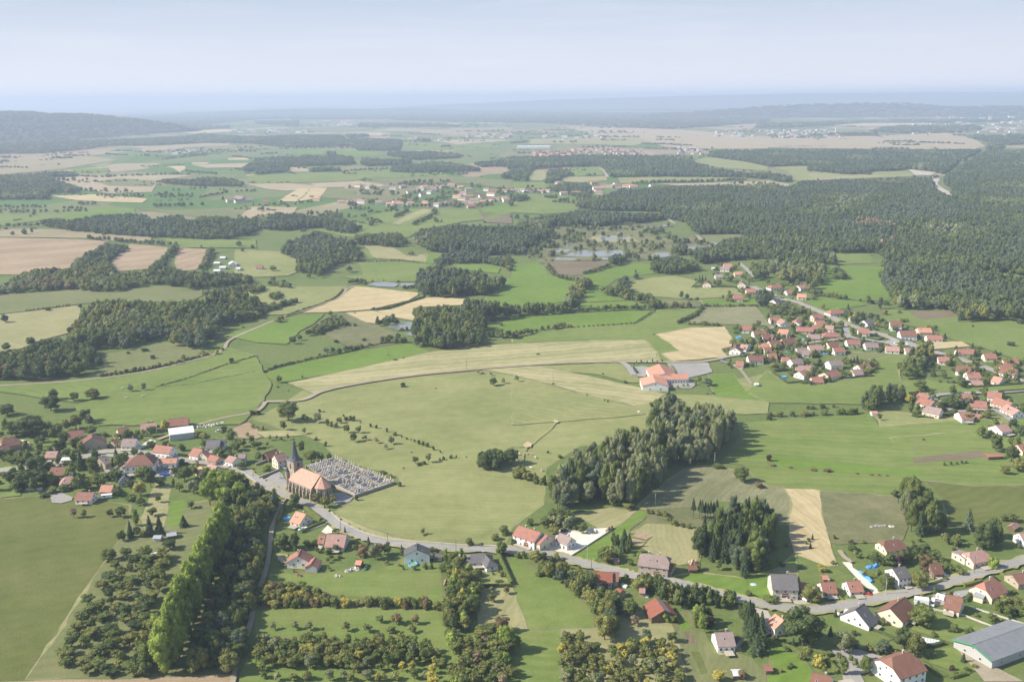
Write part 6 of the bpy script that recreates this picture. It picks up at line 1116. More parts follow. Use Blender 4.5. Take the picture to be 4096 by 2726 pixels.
HS('B2',1170,702,1225,706,3.6,2.6,5,'pink','stone','small pinkish roofed shed under the willow by the road',None,chim=0,cat='shed',name='shed',detail=0)
HS('B2',2318,1418,2390,1416,3.0,2.3,4.5,'red','brown','red roofed garden hut at the corner of the hedge lawn',None,chim=0,cat='shed',name='shed',detail=0)
HS('B3',20,572,264,578,10,5.6,13.5,'grey','pale','big old farmhouse with long dark grey roof by the road','big grey roofed farmhouse',barn=True,chim=1)
HS('B3',293,650,343,652,4.2,3,6,'red','stone','small red roofed wing right of the big grey farmhouse',None,chim=0,cat='outbuilding',name='outbuilding',detail=0)
HS('B3',478,650,615,646,5.8,2.8,9.5,'red','white','left one of two matching red roofed bungalows','left red roofed bungalow',garage=True,nwin=3)
HS('B3',718,642,850,633,5.8,2.8,9.5,'red','white','right one of two matching red roofed bungalows','right red roofed bungalow',garage=True,nwin=3)
HS('B3',500,586,545,584,3.2,2.2,4.2,'orange','brown','tiny orange roofed hut behind the left red roofed bungalow',None,chim=0,cat='shed',name='shed',detail=0)
HS('B3',1075,268,1195,252,6.2,2.8,10.5,'brown','cream','cream villa with brown half hipped roof above the garden','cream villa with brown roof',kind='half')
HS('B3',1140,522,1262,502,8.4,5.4,11,'grey','white','tall white house with grey roof and bright end wall','tall white house with grey roof',nwin=3)
HS('B3',1482,480,1580,468,6.4,3,9,'brown','brown','plain brown barn with two cars parked beside it','plain brown barn',chim=0,nwin=2)
HS('B3',1858,370,1962,352,6.8,3.6,11,'pink','pale','pale house with pinkish roof and low flat wing near the road','pale house with low wing',kind='half')
HS('B3',1748,390,1830,372,4.2,3.4,9,'pinkgrey','pale','low flat roofed wing left of the pale house',None,chim=0,cat='outbuilding',name='outbuilding',door=False)
HS('B3',2306,196,2420,186,6.5,3.6,9,'pink','white','white house cut by the right edge above the road',None)
HS('B3',2236,128,2282,100,3.4,2.2,4.4,'pink','brown','tiny shed with dark panel on its roof near the right edge',None,chim=0,cat='shed',name='shed',detail=0)
HS('B3',1990,650,2078,612,8.0,3.2,12,'red','cream','cream house with tall red gable roof and low garage','cream house with tall red roof',kind='half')
HS('B3',1900,742,2000,772,3.2,2.8,5.5,'metal','cream','cream flat roofed garage beside the tall red roofed house',None,chim=0,cat='garage',name='garage',detail=0)
HS('B3',1645,758,1800,800,7.0,3,10.5,'brown','cream','brown roofed house with small conservatory behind the box trailer','brown roofed house with conservatory')
HS('B3',1118,890,1262,782,7.6,3.2,13,'brown','cream','large house with brown roof right of the white grey roofed one','large brown roofed house')
HS('B3',800,902,886,842,8.0,2.6,14,'grey','white','white house with steep grey roof behind a white garden wall','white house with steep grey roof')
HS('B3',62,938,150,1000,7.2,4.2,9.5,'orange','white','white house with bright orange roof beside the huge tree','bright orange roofed house')
HS('B3',1142,1338,1290,1290,10.2,5.6,15,'brown','white','big white two storey house with brown roof by the asphalt yard','big white two storey house',kind='half')
HS('B3',405,1474,590,1522,6.4,3,12,'brown','white','brown roofed house cut by the bottom edge','brown roofed house at the bottom edge')
hg = HS('B3',1885,1222,2400,1040,6.4,4.0,19,'hangar','grey','long grey metal hangar with green edge strip','grey metal hangar',chim=0,cat='hangar',name='hangar',door=False,nwin=3,detail=1)
HS('B3',2240,580,2420,556,5.4,3,10,'brown','stone','low brown roofed house behind bushes at the right edge',None)
# ---- left village
LV = [(30,350,110,332,9,5,14,'brown','stone','huge brown farm roof cut by the left edge','huge brown farm at the left edge','half'),(-40,430,60,400,7,4,12,'brown','stone','lower brown roof in front of the huge farm',None,'gable'),
 (625,284,768,270,8,4,12,'brown','white','dark brown roofed farmhouse under tall trees',None,'gable'),(850,340,842,302,9,4.4,17,'brown','stone','wide stone barn with brown double roof','wide stone barn','gable'),(1022,372,1082,352,4.5,3,6,'brown','stone','small brown shed right of the wide stone barn',None,'gable'),
 (1128,352,1262,352,6.8,3.4,10,'pinkgrey','white','white house with pale violet grey roof and terrace','violet grey roofed house','gable'),(1432,408,1592,426,7.2,4.4,9.5,'red','white','long white house with red roof on the village square','long white red roofed house','gable'),
 (1258,502,1328,498,11,6.6,14,'brown','white','big white village hall with tall hipped brown roof','village hall','hip'),(1468,536,1632,530,5.4,3.8,9,'orange','white','low white building with bright orange roof beside the village hall','bright orange roofed low building','gable'),
 (1778,434,1862,452,7,3.8,9.5,'red','white','white house with red roof left in a joined pair','joined pair of red roofed houses','gable'),(1898,452,1850,478,6.4,3.6,8,'orange','cream','cream gabled house right in the joined pair',None,'gable'),(1935,500,2020,520,5.5,3.4,7.5,'red','stone','small red roofed stone house beside the joined pair',None,'gable'),
 (2105,506,2180,524,6.2,4,8.5,'pink','white','white house with pink roof where the road leaves the village','white pink roofed house','gable'),(2195,492,2262,490,6,4.4,7,'pinkgrey','grey','shaded grey white wing behind the pink roofed house',None,'gable'),(1912,582,2000,602,6.2,3.6,8,'pink','cream','cream house with pink roof and solar panel neighbour','cream pink roofed house','gable'),
 (1835,605,1895,640,5,3,7,'orange','cream','orange roof with a solar panel left of the cream house',None,'gable'),(1900,364,2030,362,7,3.4,11,'grey','white','house with dark grey roof standing alone above the orchard','lone grey roofed house','gable'),(2032,366,2066,366,6,3.2,9,'grey','white','lower grey roofed end of the lone house',None,'gable'),
 (1545,172,1735,158,6.6,3,10,'red','stone','long red roofed farmhouse behind the white metal barn','long red roofed farmhouse','gable'),(1290,216,1440,202,6.4,3.4,10,'pink','white','pink roofed house with white gable left of the yellow tree','pink roofed house by the yellow tree','gable'),(1075,262,1180,242,6,3.4,9,'red','cream','small red roofed house half hidden by bushes',None,'gable'),
 (425,468,535,466,6,3.4,9,'pink','stone','pinkish roofed house above the left street',None,'gable'),(905,530,970,508,7,3.8,12,'pinkgrey','stone','stone barn with grey pink roof beside the blue green conifer',None,'gable'),(472,612,615,614,6.4,3.4,12,'brown','stone','brown roofed house among dark trees',None,'gable'),
 (612,700,655,694,6,3,9,'pink','stone','pink hipped roof house among dark trees','pink hipped roof house','hip'),(1148,695,1146,668,7,3,8,'slate','grey','dark slate gable house below the village hall',None,'gable'),(930,778,1046,778,5.6,3.2,8.5,'orange','stone','bright orange roofed house at the village edge','orange roofed edge house','gable'),
 (712,842,868,844,5.8,2.8,9.5,'red','white','red roofed bungalow beside the grey yard','red roofed bungalow by the grey yard','gable'),(1015,1240,1015,1240,3,2,3,'grey','grey',None,None,'gable')]
for r_ in LV:
    if r_[9] is None: continue
    x1, y1, x2, y2, H, e, W, rf, wl, lab, sho, kd = r_
    HS('L0', x1, y1, x2, y2, H, e, W, rf, wl, lab, sho, kind=kd, detail=2 if W > 7 and y1 > 330 else 1)
HS('L0',1545,268,1778,240,6.2,4.6,15,'white','metal','open metal barn with long white roof','white metal barn',chim=0,cat='barn',name='barn',detail=0)
HS('L0',572,524,716,522,3.4,2.6,6,'white','metal','long low shed with white roof and blue front','blue white shed',chim=0,cat='shed',name='shed',detail=0)
HS('L0',1412,1240,1490,1240,2.8,2.1,4.4,'metal','metal','left of two small metal roofed garden sheds','left garden shed',chim=0,cat='shed',name='shed',detail=0)
HS('L0',1528,1222,1622,1208,2.8,2.1,5,'metal','brown','right of two small metal roofed garden sheds',None,chim=0,cat='shed',name='shed',detail=0)
HS('L1',165,502,262,478,9,5.6,9,'pink','pale','tall presbytery with pink roof and chimneys beside the steeple','presbytery',chim=2)
HS('L1',78,480,190,446,6,3.2,8,'brown','brown','brown barn left of the presbytery',None,chim=0,cat='barn',name='barn',detail=0)
HS('L1',-48,782,55,780,6,3.2,8,'brown','stone','dark brown roofed house below the church square',None)
HS('M1',0,232,64,232,5.6,2.8,9,'red','white','lone red roofed cottage on the meadow beside a round tree','lone red roofed cottage',detail=1)
for x1, y1, x2, y2, lab in ((2025,150,2078,150,'long white shed furthest back of four'),(1970,199,2026,199,'second long white shed, left of the track'),(2022,238,2082,238,'third long white shed, right of the second'),(1968,268,2030,268,'long white shed nearest the wood')):
    HS('M0',x1,y1,x2,y2,4,2.6,9,'white','metal',lab,None,chim=0,cat='shed',name='shed',detail=0,group='long white sheds on the meadow')
HS('M0',2138,205,2139,188,6.5,4,11,'white','white','white gabled building beside the long white sheds','white gabled building',chim=0,detail=1)
HS('M0',2172,250,2208,248,5,3.4,9,'white','white','low white building below the gabled one',None,chim=0,detail=1); HS('M0',2215,262,2238,262,3,2.4,5,'slate','grey','small blue grey hut next to the low white building',None,chim=0,detail=0,cat='shed',name='shed')
# ---- school
HS('M2',1293,1238,1320,1305,7.5,4.6,21,'orange','white','front gabled block of the school with broad red roof','school',cat='school building',name='school_building',chim=0,detail=1,group='school blocks')
HS('M2',1300,1232,1612,1224,6.8,3.8,12,'orange','white','long low classroom block of the school',None,cat='school building',name='school_building',chim=0,detail=1,nwin=12,group='school blocks')
HS('M2',1352,1135,1408,1222,8.0,4,22,'orange','white','rear hall of the school with broad red roof',None,cat='school building',name='school_building',chim=0,detail=1,group='school blocks')
# ---- village on the right: clusters, each read from the left
ORD = ['leftmost', 'second from the left', 'third from the left', 'fourth from the left', 'fifth from the left', 'sixth from the left', 'seventh from the left', 'eighth from the left', 'ninth from the left', 'tenth from the left', 'eleventh from the left', 'twelfth from the left', 'thirteenth from the left', 'fourteenth from the left']
CW = {'grey': 'grey', 'red': 'red', 'pink': 'pink', 'orange': 'orange', 'brown': 'brown', 'pinkgrey': 'greyish pink', 'slate': 'dark slate', 'white': 'white', 'yellow': 'yellow', 'metal': 'grey', 'rust': 'rusty', 'dark': 'dark', 'darkgrey': 'dark grey'}
GARD = []
def cluster(t, phrase, rows, det=1):
    rows = sorted(rows, key=lambda r: (r[0] + r[2]) / 2)
    for i, r in enumerate(rows):
        x1, y1, x2, y2, rf, wl = r[:6]; H = r[6] if len(r) > 6 else 6.4; kd = r[7] if len(r) > 7 else 'gable'; W = (r[8] if len(r) > 8 else 9.5) * 1.12
        HS(t, x1, y1, x2, y2, H, H - 3.1 if H < 7.5 else H - 3.6, W, rf, wl, f'{CW[rf]} roofed house, {ORD[i]} {phrase}', None, kind=kd, detail=det, inset=-.6, group='houses of the right hand village'); GARD.append((t, (x1 + x2) / 2, (y1 + y2) / 2))
cluster('M2', 'at the pond side forest edge', [(1950,216,2015,216,'orange','pinkw',8),(1925,242,2000,246,'pinkgrey','white',6),(2048,288,2112,288,'orange','cream'),(1872,312,1928,312,'pinkgrey','white',5.5),(1792,385,1802,372,'brown','cream',7),(2112,385,2122,372,'pinkgrey','cream',7.5)])
cluster('M2', 'beside the small bright meadow', [(2040,500,2115,501,'red','pinkw',8),(2158,446,2228,446,'red','pinkw')])
cluster('M2', 'left of the red village roofs', [(2118,786,2205,788,'red','white'),(2222,832,2326,830,'brown','white'),(2303,870,2390,866,'brown','white'),(2052,985,2068,966,'brown','white',7),(2115,955,2168,962,'pink','white',5.5),(2268,950,2354,946,'orange','cream',6.5),(2176,1060,2296,1060,'brown','white',6.4,'gable',11),(2070,1108,2125,1112,'red','white',5)])
cluster('M3', 'at the forest edge by the upper road', [(48,170,195,168,'orange','white',5.5),(100,142,168,142,'pink','white'),(250,170,345,170,'metal','metal',5),(38,410,100,405,'red','white',6,'hip'),(275,415,322,408,'pink','white'),(330,400,368,397,'red','white',5.5),(168,460,224,458,'red','white',5.5),(275,492,345,494,'orange','cream',6.2),(48,545,98,535,'grey','white')])
cluster('M3', 'right of the long main road', [(585,640,655,634,'red','white',6.4,'hip'),(788,690,800,666,'yellow','white',7),(885,735,945,725,'grey','white',6.2),(835,815,925,818,'red','white'),(1130,742,1220,746,'brown','white',9,'gable',12),(1215,830,1350,832,'brown','white',8,'gable',12),(1380,806,1488,806,'orange','cream',7,'gable',11),(1462,870,1588,872,'red','white',6)])
cluster('M3', 'in the upper row off the main road', [(22,708,110,708,'red','white'),(122,722,158,745,'pink','white',6),(252,745,288,715,'orange','white'),(410,685,490,680,'red','pinkw',7),(445,738,512,738,'red','pinkw')])
cluster('M3', 'in the second row off the main road', [(112,815,188,825,'orange','cream',7),(272,796,408,800,'red','cream',5.6),(418,776,490,777,'red','pinkw',5.6),(535,780,600,785,'pink','white'),(545,845,620,845,'red','pinkw',5.4,'hip'),(372,864,470,866,'pinkgrey','cream',5.4),(0,865,48,870,'brown','white')])
cluster('M3', 'in the third row along the side street', [(12,925,100,918,'brown','cream',6.6),(132,906,235,896,'brown','cream',6.6),(548,938,632,932,'brown','cream',5.8),(728,914,832,914,'red','white',6.2),(895,942,1000,942,'pinkgrey','white',5.8),(1088,972,1200,978,'pink','white',5.6),(1262,988,1350,988,'pink','white',5.6)])
cluster('M3', 'in the middle row of garden houses', [(2,1042,70,1042,'red','white',5.6),(-30,985,20,985,'brown','white'),(132,1072,190,1074,'red','cream',4.6),(265,990,340,985,'pinkgrey','white',6.6),(325,1010,392,1012,'pinkgrey','white',5.6),(375,968,485,962,'pink','white',6.6),(602,985,688,982,'red','white',6.4)])
cluster('M3', 'in the lower rows above the hedge', [(212,1092,294,1084,'pinkgrey','white',7.2),(252,1154,412,1150,'pink','white',5.2),(290,1205,345,1190,'pink','white',6),(405,1258,490,1256,'red','pinkw',5),(520,1215,620,1188,'red','cream',7,'gable',11),(560,1106,665,1098,'pinkgrey','white',7.2),(775,1190,852,1184,'pinkgrey','cream',6),(830,1145,918,1132,'red','white',6.2)])
cluster('M3', 'along the road behind the big clump', [(1745,1000,1885,1000,'red','white',6),(1990,1040,2085,1042,'red','cream',6.4),(1572,1068,1655,1072,'red','white',6.2),(2165,1100,2250,1100,'red','white',5.6),(2235,1088,2290,1090,'red','stone',5),(2125,1144,2270,1142,'red','white',5.6),(2155,1172,2280,1195,'brown','white',6.4)])
cluster('M3', 'around the right hand gardens', [(1748,1150,1860,1164,'brown','white',7,'gable',12),(1830,1212,1935,1214,'red','white',7.2,'gable',11),(1868,1288,1960,1290,'pink','cream',4),(2085,1250,2150,1262,'orange','white',6,'gable',10)])
cluster('M3', 'near the lower right crossing', [(1400,1400,1485,1425,'red','white',6.6),(1410,1445,1525,1478,'red','white',6.6),(1450,1520,1588,1545,'pinkgrey','cream',6.8),(1768,1412,1860,1414,'red','stone',5),(1862,1470,2000,1480,'red','white',5.6,'gable',11),(2030,1390,2140,1402,'red','white',7),(2105,1445,2245,1492,'red','cream',6,'gable',10),(2200,1510,2310,1560,'pink','white',6)], 2)
cluster('L3', 'at the edge of the big mown meadow', [(1760,108,1852,106,'red','white',6.4,'gable',11),(1892,120,1935,124,'red','white',3.4,'gable',5),(2100,228,2180,214,'pink','white',6.6,'gable',11),(2300,405,2400,392,'red','cream',6)], 2)
HS('L3',945,98,1005,98,3.2,2.2,5,'orange','white','small orange roofed hut in the meadow corner','small orange roofed hut',chim=0,cat='shed',name='shed',detail=0)
HS('L3',2003,496,2142,490,3,2.4,6,'red','brown','long low red roofed shed in the garden strip','long low red shed',chim=0,cat='shed',name='shed',detail=0)
HS('M2',1835,250,1882,250,3,2.3,7,'white','metal','low white shed beside the pond village',None,chim=0,cat='shed',name='shed',detail=0)
HS('M2',2228,1312,2268,1312,2.8,2.2,5,'white','metal','small white hut on the sports ground',None,chim=0,cat='shed',name='shed',detail=0)
LM += [(at('M3',1217,958).x, at('M3',1217,958).y, 'roundabout')]
for t, x, y in GARD:
    for _ in range(RNG.choice([6, 7, 8])):
        a, b = x + RNG.choice([-1, 1]) * RNG.uniform(45, 120), y + RNG.uniform(-5, 75)
        k, c, h, w = RNG.choice([('bush','dark',2.6,3),('bush','mid',2.2,3),('broad','mid',5,4.5),('bush','mid',3.4,3.6),('broad','olive',5,4.6),('spruce','conifer',5,3),('bush','dark',1.6,5)])
        add_tree(k, c, at(t, a, b), h * RNG.uniform(1.0, 1.6), w * RNG.uniform(1.1, 1.8), f'small {"tree" if k == "broad" else "conifer" if k == "spruce" else "bush"} in the gardens of the right hand village', 'garden plants of the right hand village')
# ---- the far village and scattered farms: small, one mesh each
def small_house(t, x, y, rf, wl='white', L=13, W=9, H=6.5, rz=None, label=None, group=None, name='house', cat='house', stuff=None):
    p = at(t, x, y); rz = RNG.uniform(-.6, .6) if rz is None else rz
    mb = MB(); e = H - 3; wall_mesh(mb, L / 2 - .3, W / 2 - .3, e, H, 'gable', WL(wl)); roof_mesh(mb, L / 2 - .3, W / 2 - .3, e, H, 'gable', RF(rf)); o = mb.build(name, None, (p.x, p.y, 0), rz)
    tag(o, label, cat, group); return o
FV = [('U1', s) for s in ((845,945),(940,940),(1035,950),(1190,955),(1262,960),(1350,950),(1520,965),(1545,952),(1640,960),(1635,978),(1720,948),(1800,935),(1880,948),(1955,975),(1860,992),(1880,1025),(1955,1045),(2030,1005),(2120,975),(2190,990),(2165,1020),(2045,1065),(1940,1090),(1985,1112),(1975,1132),(2100,1095),(2160,1065),(2210,1062),(2290,1052),(2300,1075),(2335,982),(2290,985),(1530,1025),(1600,1000),(1568,1120),(1560,1095),(1660,1120),(1725,1115),(1780,1095),(1420,1000),(1420,1110),(1290,1100),(1190,1082),(1130,1095),(1240,1115),(970,1085),(925,1072),(785,1085),(560,1062),(95,1095),(1320,1110),(1850,1040),(1910,1010),(2080,1040),(2010,1080),(1900,1060))] + \
     [('U2', s) for s in ((10,982),(95,985),(165,990),(208,975),(270,995),(320,985),(475,1010),(590,1012),(640,1012),(755,915),(780,965),(800,1003),(935,943),(955,922),(1040,940),(1115,948),(1285,940),(790,990),(900,945),(1080,940),(840,940),(420,910),(970,945))]
FV.sort(key=lambda s: (s[0], s[1][0])); n_ = len(FV)
for i, (t, (x, y)) in enumerate(FV):
    rf = RNG.choice(['red', 'pink', 'pinkgrey', 'brown', 'orange', 'red', 'pink', 'pinkgrey'])
    small_house(t, x, y, rf, RNG.choice(['white', 'cream', 'pale', 'stone']), RNG.uniform(12, 22), RNG.uniform(10, 13), RNG.uniform(7, 9.5), label=f'{CW[rf]} roofed house in the far village beyond the woods', group=f'{CW[rf]} roofed houses of the far village')
for i, (x, y) in enumerate([(1700,930),(1760,960),(1690,1000),(1810,1000),(1750,1040),(1690,1060),(1480,990),(1450,1070),(1350,1080),(1600,1080),(2050,940),(2240,960),(2260,1010),(2130,1110),(1870,1110),(1100,960),(1000,985),(1130,1010),(1280,1010),(1390,1040),(2000,935),(1840,1130),(2080,1120),(2330,1110),(1250,1150),(1060,1090),(880,1110)]):
    for _ in range(5): add_tree('broad', RNG.choice(['dark', 'mid', 'mid', 'olive']), at('U1', x + RNG.uniform(-45, 45), y + RNG.uniform(-10, 10)), RNG.uniform(7, 12), RNG.uniform(8, 12), far=True)
for i, (x, y, rf) in enumerate([(2130,1075,'pinkgrey'),(2205,1052,'pink'),(2205,1080,'slate'),(2270,1075,'pinkgrey')]):
    small_house('U0', x, y, rf, 'pale', 24, 13, 8, label=f'{CW[rf]} roofed barn of the lone farm, {ORD[i]}', group='buildings of the lone farm', cat='barn', name='barn')
# distant small towns: individual houses for the ones that show largest
TOWN = [('U2', (200,560,620,660), 70, ['red','pink','pinkgrey','orange']), ('U2', (560,1180,600,650), 45, ['red','pink','pinkgrey','orange']), ('U2', (1540,1860,585,640), 22, ['pink','pinkgrey','metal']), ('U2', (640,1500,355,400), 40, ['pinkgrey','metal','pink']),
        ('U2', (1880,2354,425,480), 16, ['metal','metal','pinkgrey']), ('U3', (0,700,415,485), 50, ['metal','pinkgrey','pink','metal']), ('U3', (1300,2354,290,470), 95, ['metal','metal','pinkgrey','pink','metal']),
        ('U1', (500,900,330,385), 35, ['pinkgrey','metal','pink']), ('U1', (100,480,405,440), 20, ['pinkgrey','metal']), ('U1', (1950,2354,455,490), 22, ['pinkgrey','metal','pink']), ('U1', (1350,1700,485,515), 10, ['pinkgrey','pink']), ('U0', (1480,1900,600,640), 10, ['pinkgrey','metal']), ('U0', (2150,2354,405,440), 8, ['pinkgrey','metal']), ('U2', (280,850,470,500), 16, ['metal','pinkgrey'])]
cand = []
for t, (x0, x1, y0, y1), n, rfs in TOWN:
    for _ in range(n):
        x, y = RNG.uniform(x0, x1), RNG.uniform(y0, y1)
        if (t, y0) == ('U2', 355): y = 365 + (x - 640) * .03 + RNG.uniform(-5, 5)
        p = at(t, x, y); cand.append((p.y, t, x, y, RNG.choice(rfs)))
cand.sort(); tm = {}
for i, (Y, t, x, y, rf) in enumerate(cand):
    sc = max(1, min(3.4, Y / 3600)); L, W, H = 15 * sc * RNG.uniform(.8, 1.6), 10 * sc, 7.5 * (1 + (sc - 1) * .35)
    if i < 60: small_house(t, x, y, rf, 'pale', L, W, H, label=f'{CW[rf]} roofed building of the distant town on the plain', group=f'{CW[rf]} roofed buildings of the distant town')
    else:
        p = at(t, x, y); mb = tm.setdefault('m', MB()); sub = MB(); wall_mesh(sub, L / 2, W / 2 - .3, H - 3, H, 'gable', WL('pale')); roof_mesh(sub, L / 2, W / 2 - .3, H - 3, H, 'gable', RF(rf))
        a = RNG.uniform(-.5, .5); ca, sa = math.cos(a), math.sin(a); b0 = len(mb.v)
        mb.v += [(p.x + v[0] * ca - v[1] * sa, p.y + v[0] * sa + v[1] * ca, v[2]) for v in sub.v]
        for f, m in zip(sub.f, sub.m): mb.f.append([b0 + k for k in f]); mb.m.append(mb.mi(sub.mats[m]))
    if i % 2 == 0:
        q = at(t, x + RNG.uniform(-25, 25), y + RNG.uniform(-4, 4)); add_tree('broad', 'dark', q, 11, 12 * sc, far=True)
tag(tm['m'].build('distant_town'), 'pale scattered roofs of the distant towns on the plain', 'distant town', kind='stuff')
tw = MB(); p = at('U3', 620, 445); hh = (at_depth('U3', 620, 392, p.y)).z; s = hh
tw.tube((0, 0, 0), (0, 0, s * .8), s * .07, s * .075, WL('white'), 20); tw.tube((0, 0, s * .8), (0, 0, s), s * .075, s * .16, WL('white'), 20); tag(tw.build('water_tower', None, (p.x, p.y, 0)), 'tall white water tower above the distant town', 'water tower')
for x, y0, y1, w, lab in ((2045, 335, 285, 30, 'tallest white block of the distant town'), (1975, 330, 305, 50, 'broad white block left of the tallest one'), (2240, 310, 284, 60, 'white slab block at the right of the distant town'), (200, 583, 562, 170, None)):
    if lab:
        p = at('U3', x, y0); z = at_depth('U3', x, y1, p.y).z; ww = (at('U3', x + w, y0) - p).length
        mb = MB(); mb.box(-ww / 2, ww / 2, 0, ww * .4, 0, z, WL('white')); mb.box(-ww / 2 - 1, ww / 2 + 1, -1, ww * .4 + 1, z + .01, z + 2, CONC)
        tag(mb.build('apartment_block', None, (p.x, p.y, 0)), lab, 'apartment block')
    else:
        p = at('U2', x, y0); mb = MB(); wall_mesh(mb, 75, 14, 9, 12, 'gable', WL('white')); roof_mesh(mb, 75, 14, 9, 12, 'gable', RF('white')); tag(mb.build('warehouse', None, (p.x, p.y, 0)), 'very long white warehouse left of the distant red roofs', 'warehouse')

HCA, RPA = np.array(HC), np.array(ROADP)
def free(p, m=1.5): return np.all(np.hypot(HCA[:, 0] - p.x, HCA[:, 1] - p.y) > HCA[:, 2] + m) and np.min(np.hypot(RPA[:, 0] - p.x, RPA[:, 1] - p.y)) > 5.5
for (t, x0, x1, y0, y1, n, big, lab, grp) in (('L0', -60, 1180, 290, 860, 150, 1, 'leafy tree among the houses of the left village', 'trees of the left village'), ('L0', 1180, 2340, 250, 640, 60, .75, 'garden tree behind the square of the left village', 'garden trees of the left village'),
      ('B3', 0, 2354, 250, 1500, 130, .62, 'garden shrub among the houses of the lower right road', 'garden shrubs of the lower right road'), ('B1', 120, 1750, 200, 560, 46, .5, 'garden shrub between the road and the first lawn', 'garden shrubs by the first lawn'), ('M3', 0, 2354, 690, 1300, 0, .6, '', '')):
    for _ in range(n):
        x, y = RNG.uniform(x0, x1), RNG.uniform(y0, y1); p = at(t, x, y)
        if not free(p, 2.5): continue
        k, c, h, w = RNG.choice([('broad','dark',8,8),('broad','mid',9,8),('broad','mid',7,7),('orchard','olive',6,6),('bush','mid',3.6,5),('bush','dark',4,6)] if big > .7 else [('bush','mid',4,5),('bush','dark',3.6,5),('orchard','olive',6,6),('bush','olive',3,4),('orchard','mid',7,6.5),('spruce','conifer',7,4)])
        add_tree(k, c, p, h * big * RNG.uniform(.7, 1.2), w * big * RNG.uniform(.7, 1.2), lab, grp)
# ================================================================ church
def church():
    zr, ze = 14.2, 8.2
    a, b = at('L1', 384, 607, zr), at('L1', 588, 688, zr); d = b - a; L = d.length; c = (a + b) / 2; rz = math.atan2(d.y, d.x)
    r = empty('church', (c.x, c.y, 0), rz); tag(r, 'stone village church with orange tiled nave and pointed slate steeple', 'church')
    hl = L / 2; hw = 6.4
    mb = MB(); wall_mesh(mb, hl, hw, ze, zr, 'gable', STONE)
    # choir: narrower, polygonal end
    ax = hl - .01; cw = 4.6; pts = [(ax, -cw), (ax + 3.2, -cw), (ax + 6.4, -cw * .42), (ax + 6.4, cw * .42), (ax + 3.2, cw), (ax, cw)]; n = len(pts)
    mb.add([(x, y, -.3) for x, y in pts] + [(x, y, ze - .05) for x, y in pts], [tuple(range(n))[::-1], tuple(range(n, 2 * n))] + [(i, (i + 1) % n, n + (i + 1) % n, n + i) for i in range(n)], STONE)
    mb.build('wall', r)
    mb = MB(); roof_mesh(mb, hl, hw, ze, zr, 'gable', RF('salmon'), ov=.5); o = .5
    P2 = [(ax, -cw - o), (ax + 3.4, -cw - o), (ax + 6.9, -cw * .42 - o * .5), (ax + 6.9, cw * .42 + o * .5), (ax + 3.4, cw + o), (ax, cw + o)]
    apx = (ax + 1.2, 0, zr - .7); m2 = len(P2)
    mb.add([(x, y, ze - .1) for x, y in P2] + [apx, (ax - .6, 0, zr - .7)] + [(x, y, ze - .3) for x, y in P2], [(0, 1, 6, 7), (1, 2, 6), (2, 3, 6), (3, 4, 6), (4, 5, 7, 6)] + [(i, i + 1, m2 + 3 + i, m2 + 2 + i) for i in range(m2 - 1)] + [tuple(range(m2 + 2, 2 * m2 + 2))], RF('salmon'))
    ro = mb.build('roof', r)
    # buttresses and lancet windows
    wm = MB(); w, h = .95, 3.6; nn = 8
    prof = [(-w / 2, 0), (w / 2, 0)] + [(w / 2 * math.cos(math.pi * i / nn), h + w * .7 * math.sin(math.pi * i / nn)) for i in range(nn + 1)]
    k = len(prof); wm.add([(x, -.06, z) for x, z in prof] + [(x, .02, z) for x, z in prof], [tuple(range(k))[::-1], tuple(range(k, 2 * k))] + [(i, (i + 1) % k, k + (i + 1) % k, k + i) for i in range(k)], GLASS)
    for s in (-1, 1):
        wm.box(s * (w / 2 + .12) - .1, s * (w / 2 + .12) + .1, -.12, .0, -.1, h + .2, STONEL)
    wm.box(-w / 2 - .25, w / 2 + .25, -.2, 0, -.3, -.1, STONEL); wd = wm.data('window')
    nb = 7
    for s in (-1, 1):
        for i in range(nb):
            x = -hl + .4 + (2 * hl - .8) * i / (nb - 1)
            mb = MB(); mb.prism([(s * (hw - .05), -.3), (s * (hw + 1.3), -.3), (s * (hw + 1.25), 4.2), (s * (hw + .75), 4.9), (s * (hw + .7), 6.2), (s * (hw - .05), 7.3)], x - .38, x + .38, STONE); mb.build('buttress', r)
            if i < nb - 1: put(wd, 'window', r, x + (2 * hl - .8) / (nb - 1) / 2, s * hw, 2.2, 0 if s < 0 else math.pi)
    for (x0, y0), (x1, y1) in zip(pts[:-1], pts[1:]):
        nx, ny = (y1 - y0), -(x1 - x0); put(wd, 'window', r, (x0 + x1) / 2, (y0 + y1) / 2, 2.4, math.atan2(ny, nx) + HPI)
        mb = MB(); mb.box(-.35, .35, -.9, .1, -.3, 5.6, STONE); mb.box(-.35, .35, -.5, .1, 5.603, 6.6, STONE); q = mb.build('buttress', r); q.location = (x1, y1, 0); q.rotation_euler = (0, 0, math.atan2(ny, nx) + HPI)
    # tower on the far end
    tx, tw_ = -hl - 2.6, 3.3; th = 17.4
    mb = MB(); mb.box(tx - tw_, tx + tw_, -tw_, tw_, -.3, th, STONE)
    for zz in (7.0, 12.0): mb.box(tx - tw_ - .12, tx + tw_ + .12, -tw_ - .12, tw_ + .12, zz, zz + .3, STONEL)
    mb.box(tx - tw_ - .3, tx + tw_ + .3, -tw_ - .3, tw_ + .3, th + .003, th + .4, STONEL); t = mb.build('tower', r)
    lm = MB()
    lm.add([(x * 1.15, y, z) for x, y, z in [(v[0], v[1], v[2] * .8) for v in wm.v[:2 * k]]], [tuple(range(k))[::-1], tuple(range(k, 2 * k))] + [(i, (i + 1) % k, k + (i + 1) % k, k + i) for i in range(k)], DARKI)
    for i in range(6): lm.box(-.5, .5, -.14, .01, .3 + i * .5, .4 + i * .5, TIMB)
    ld = lm.data('louvre')
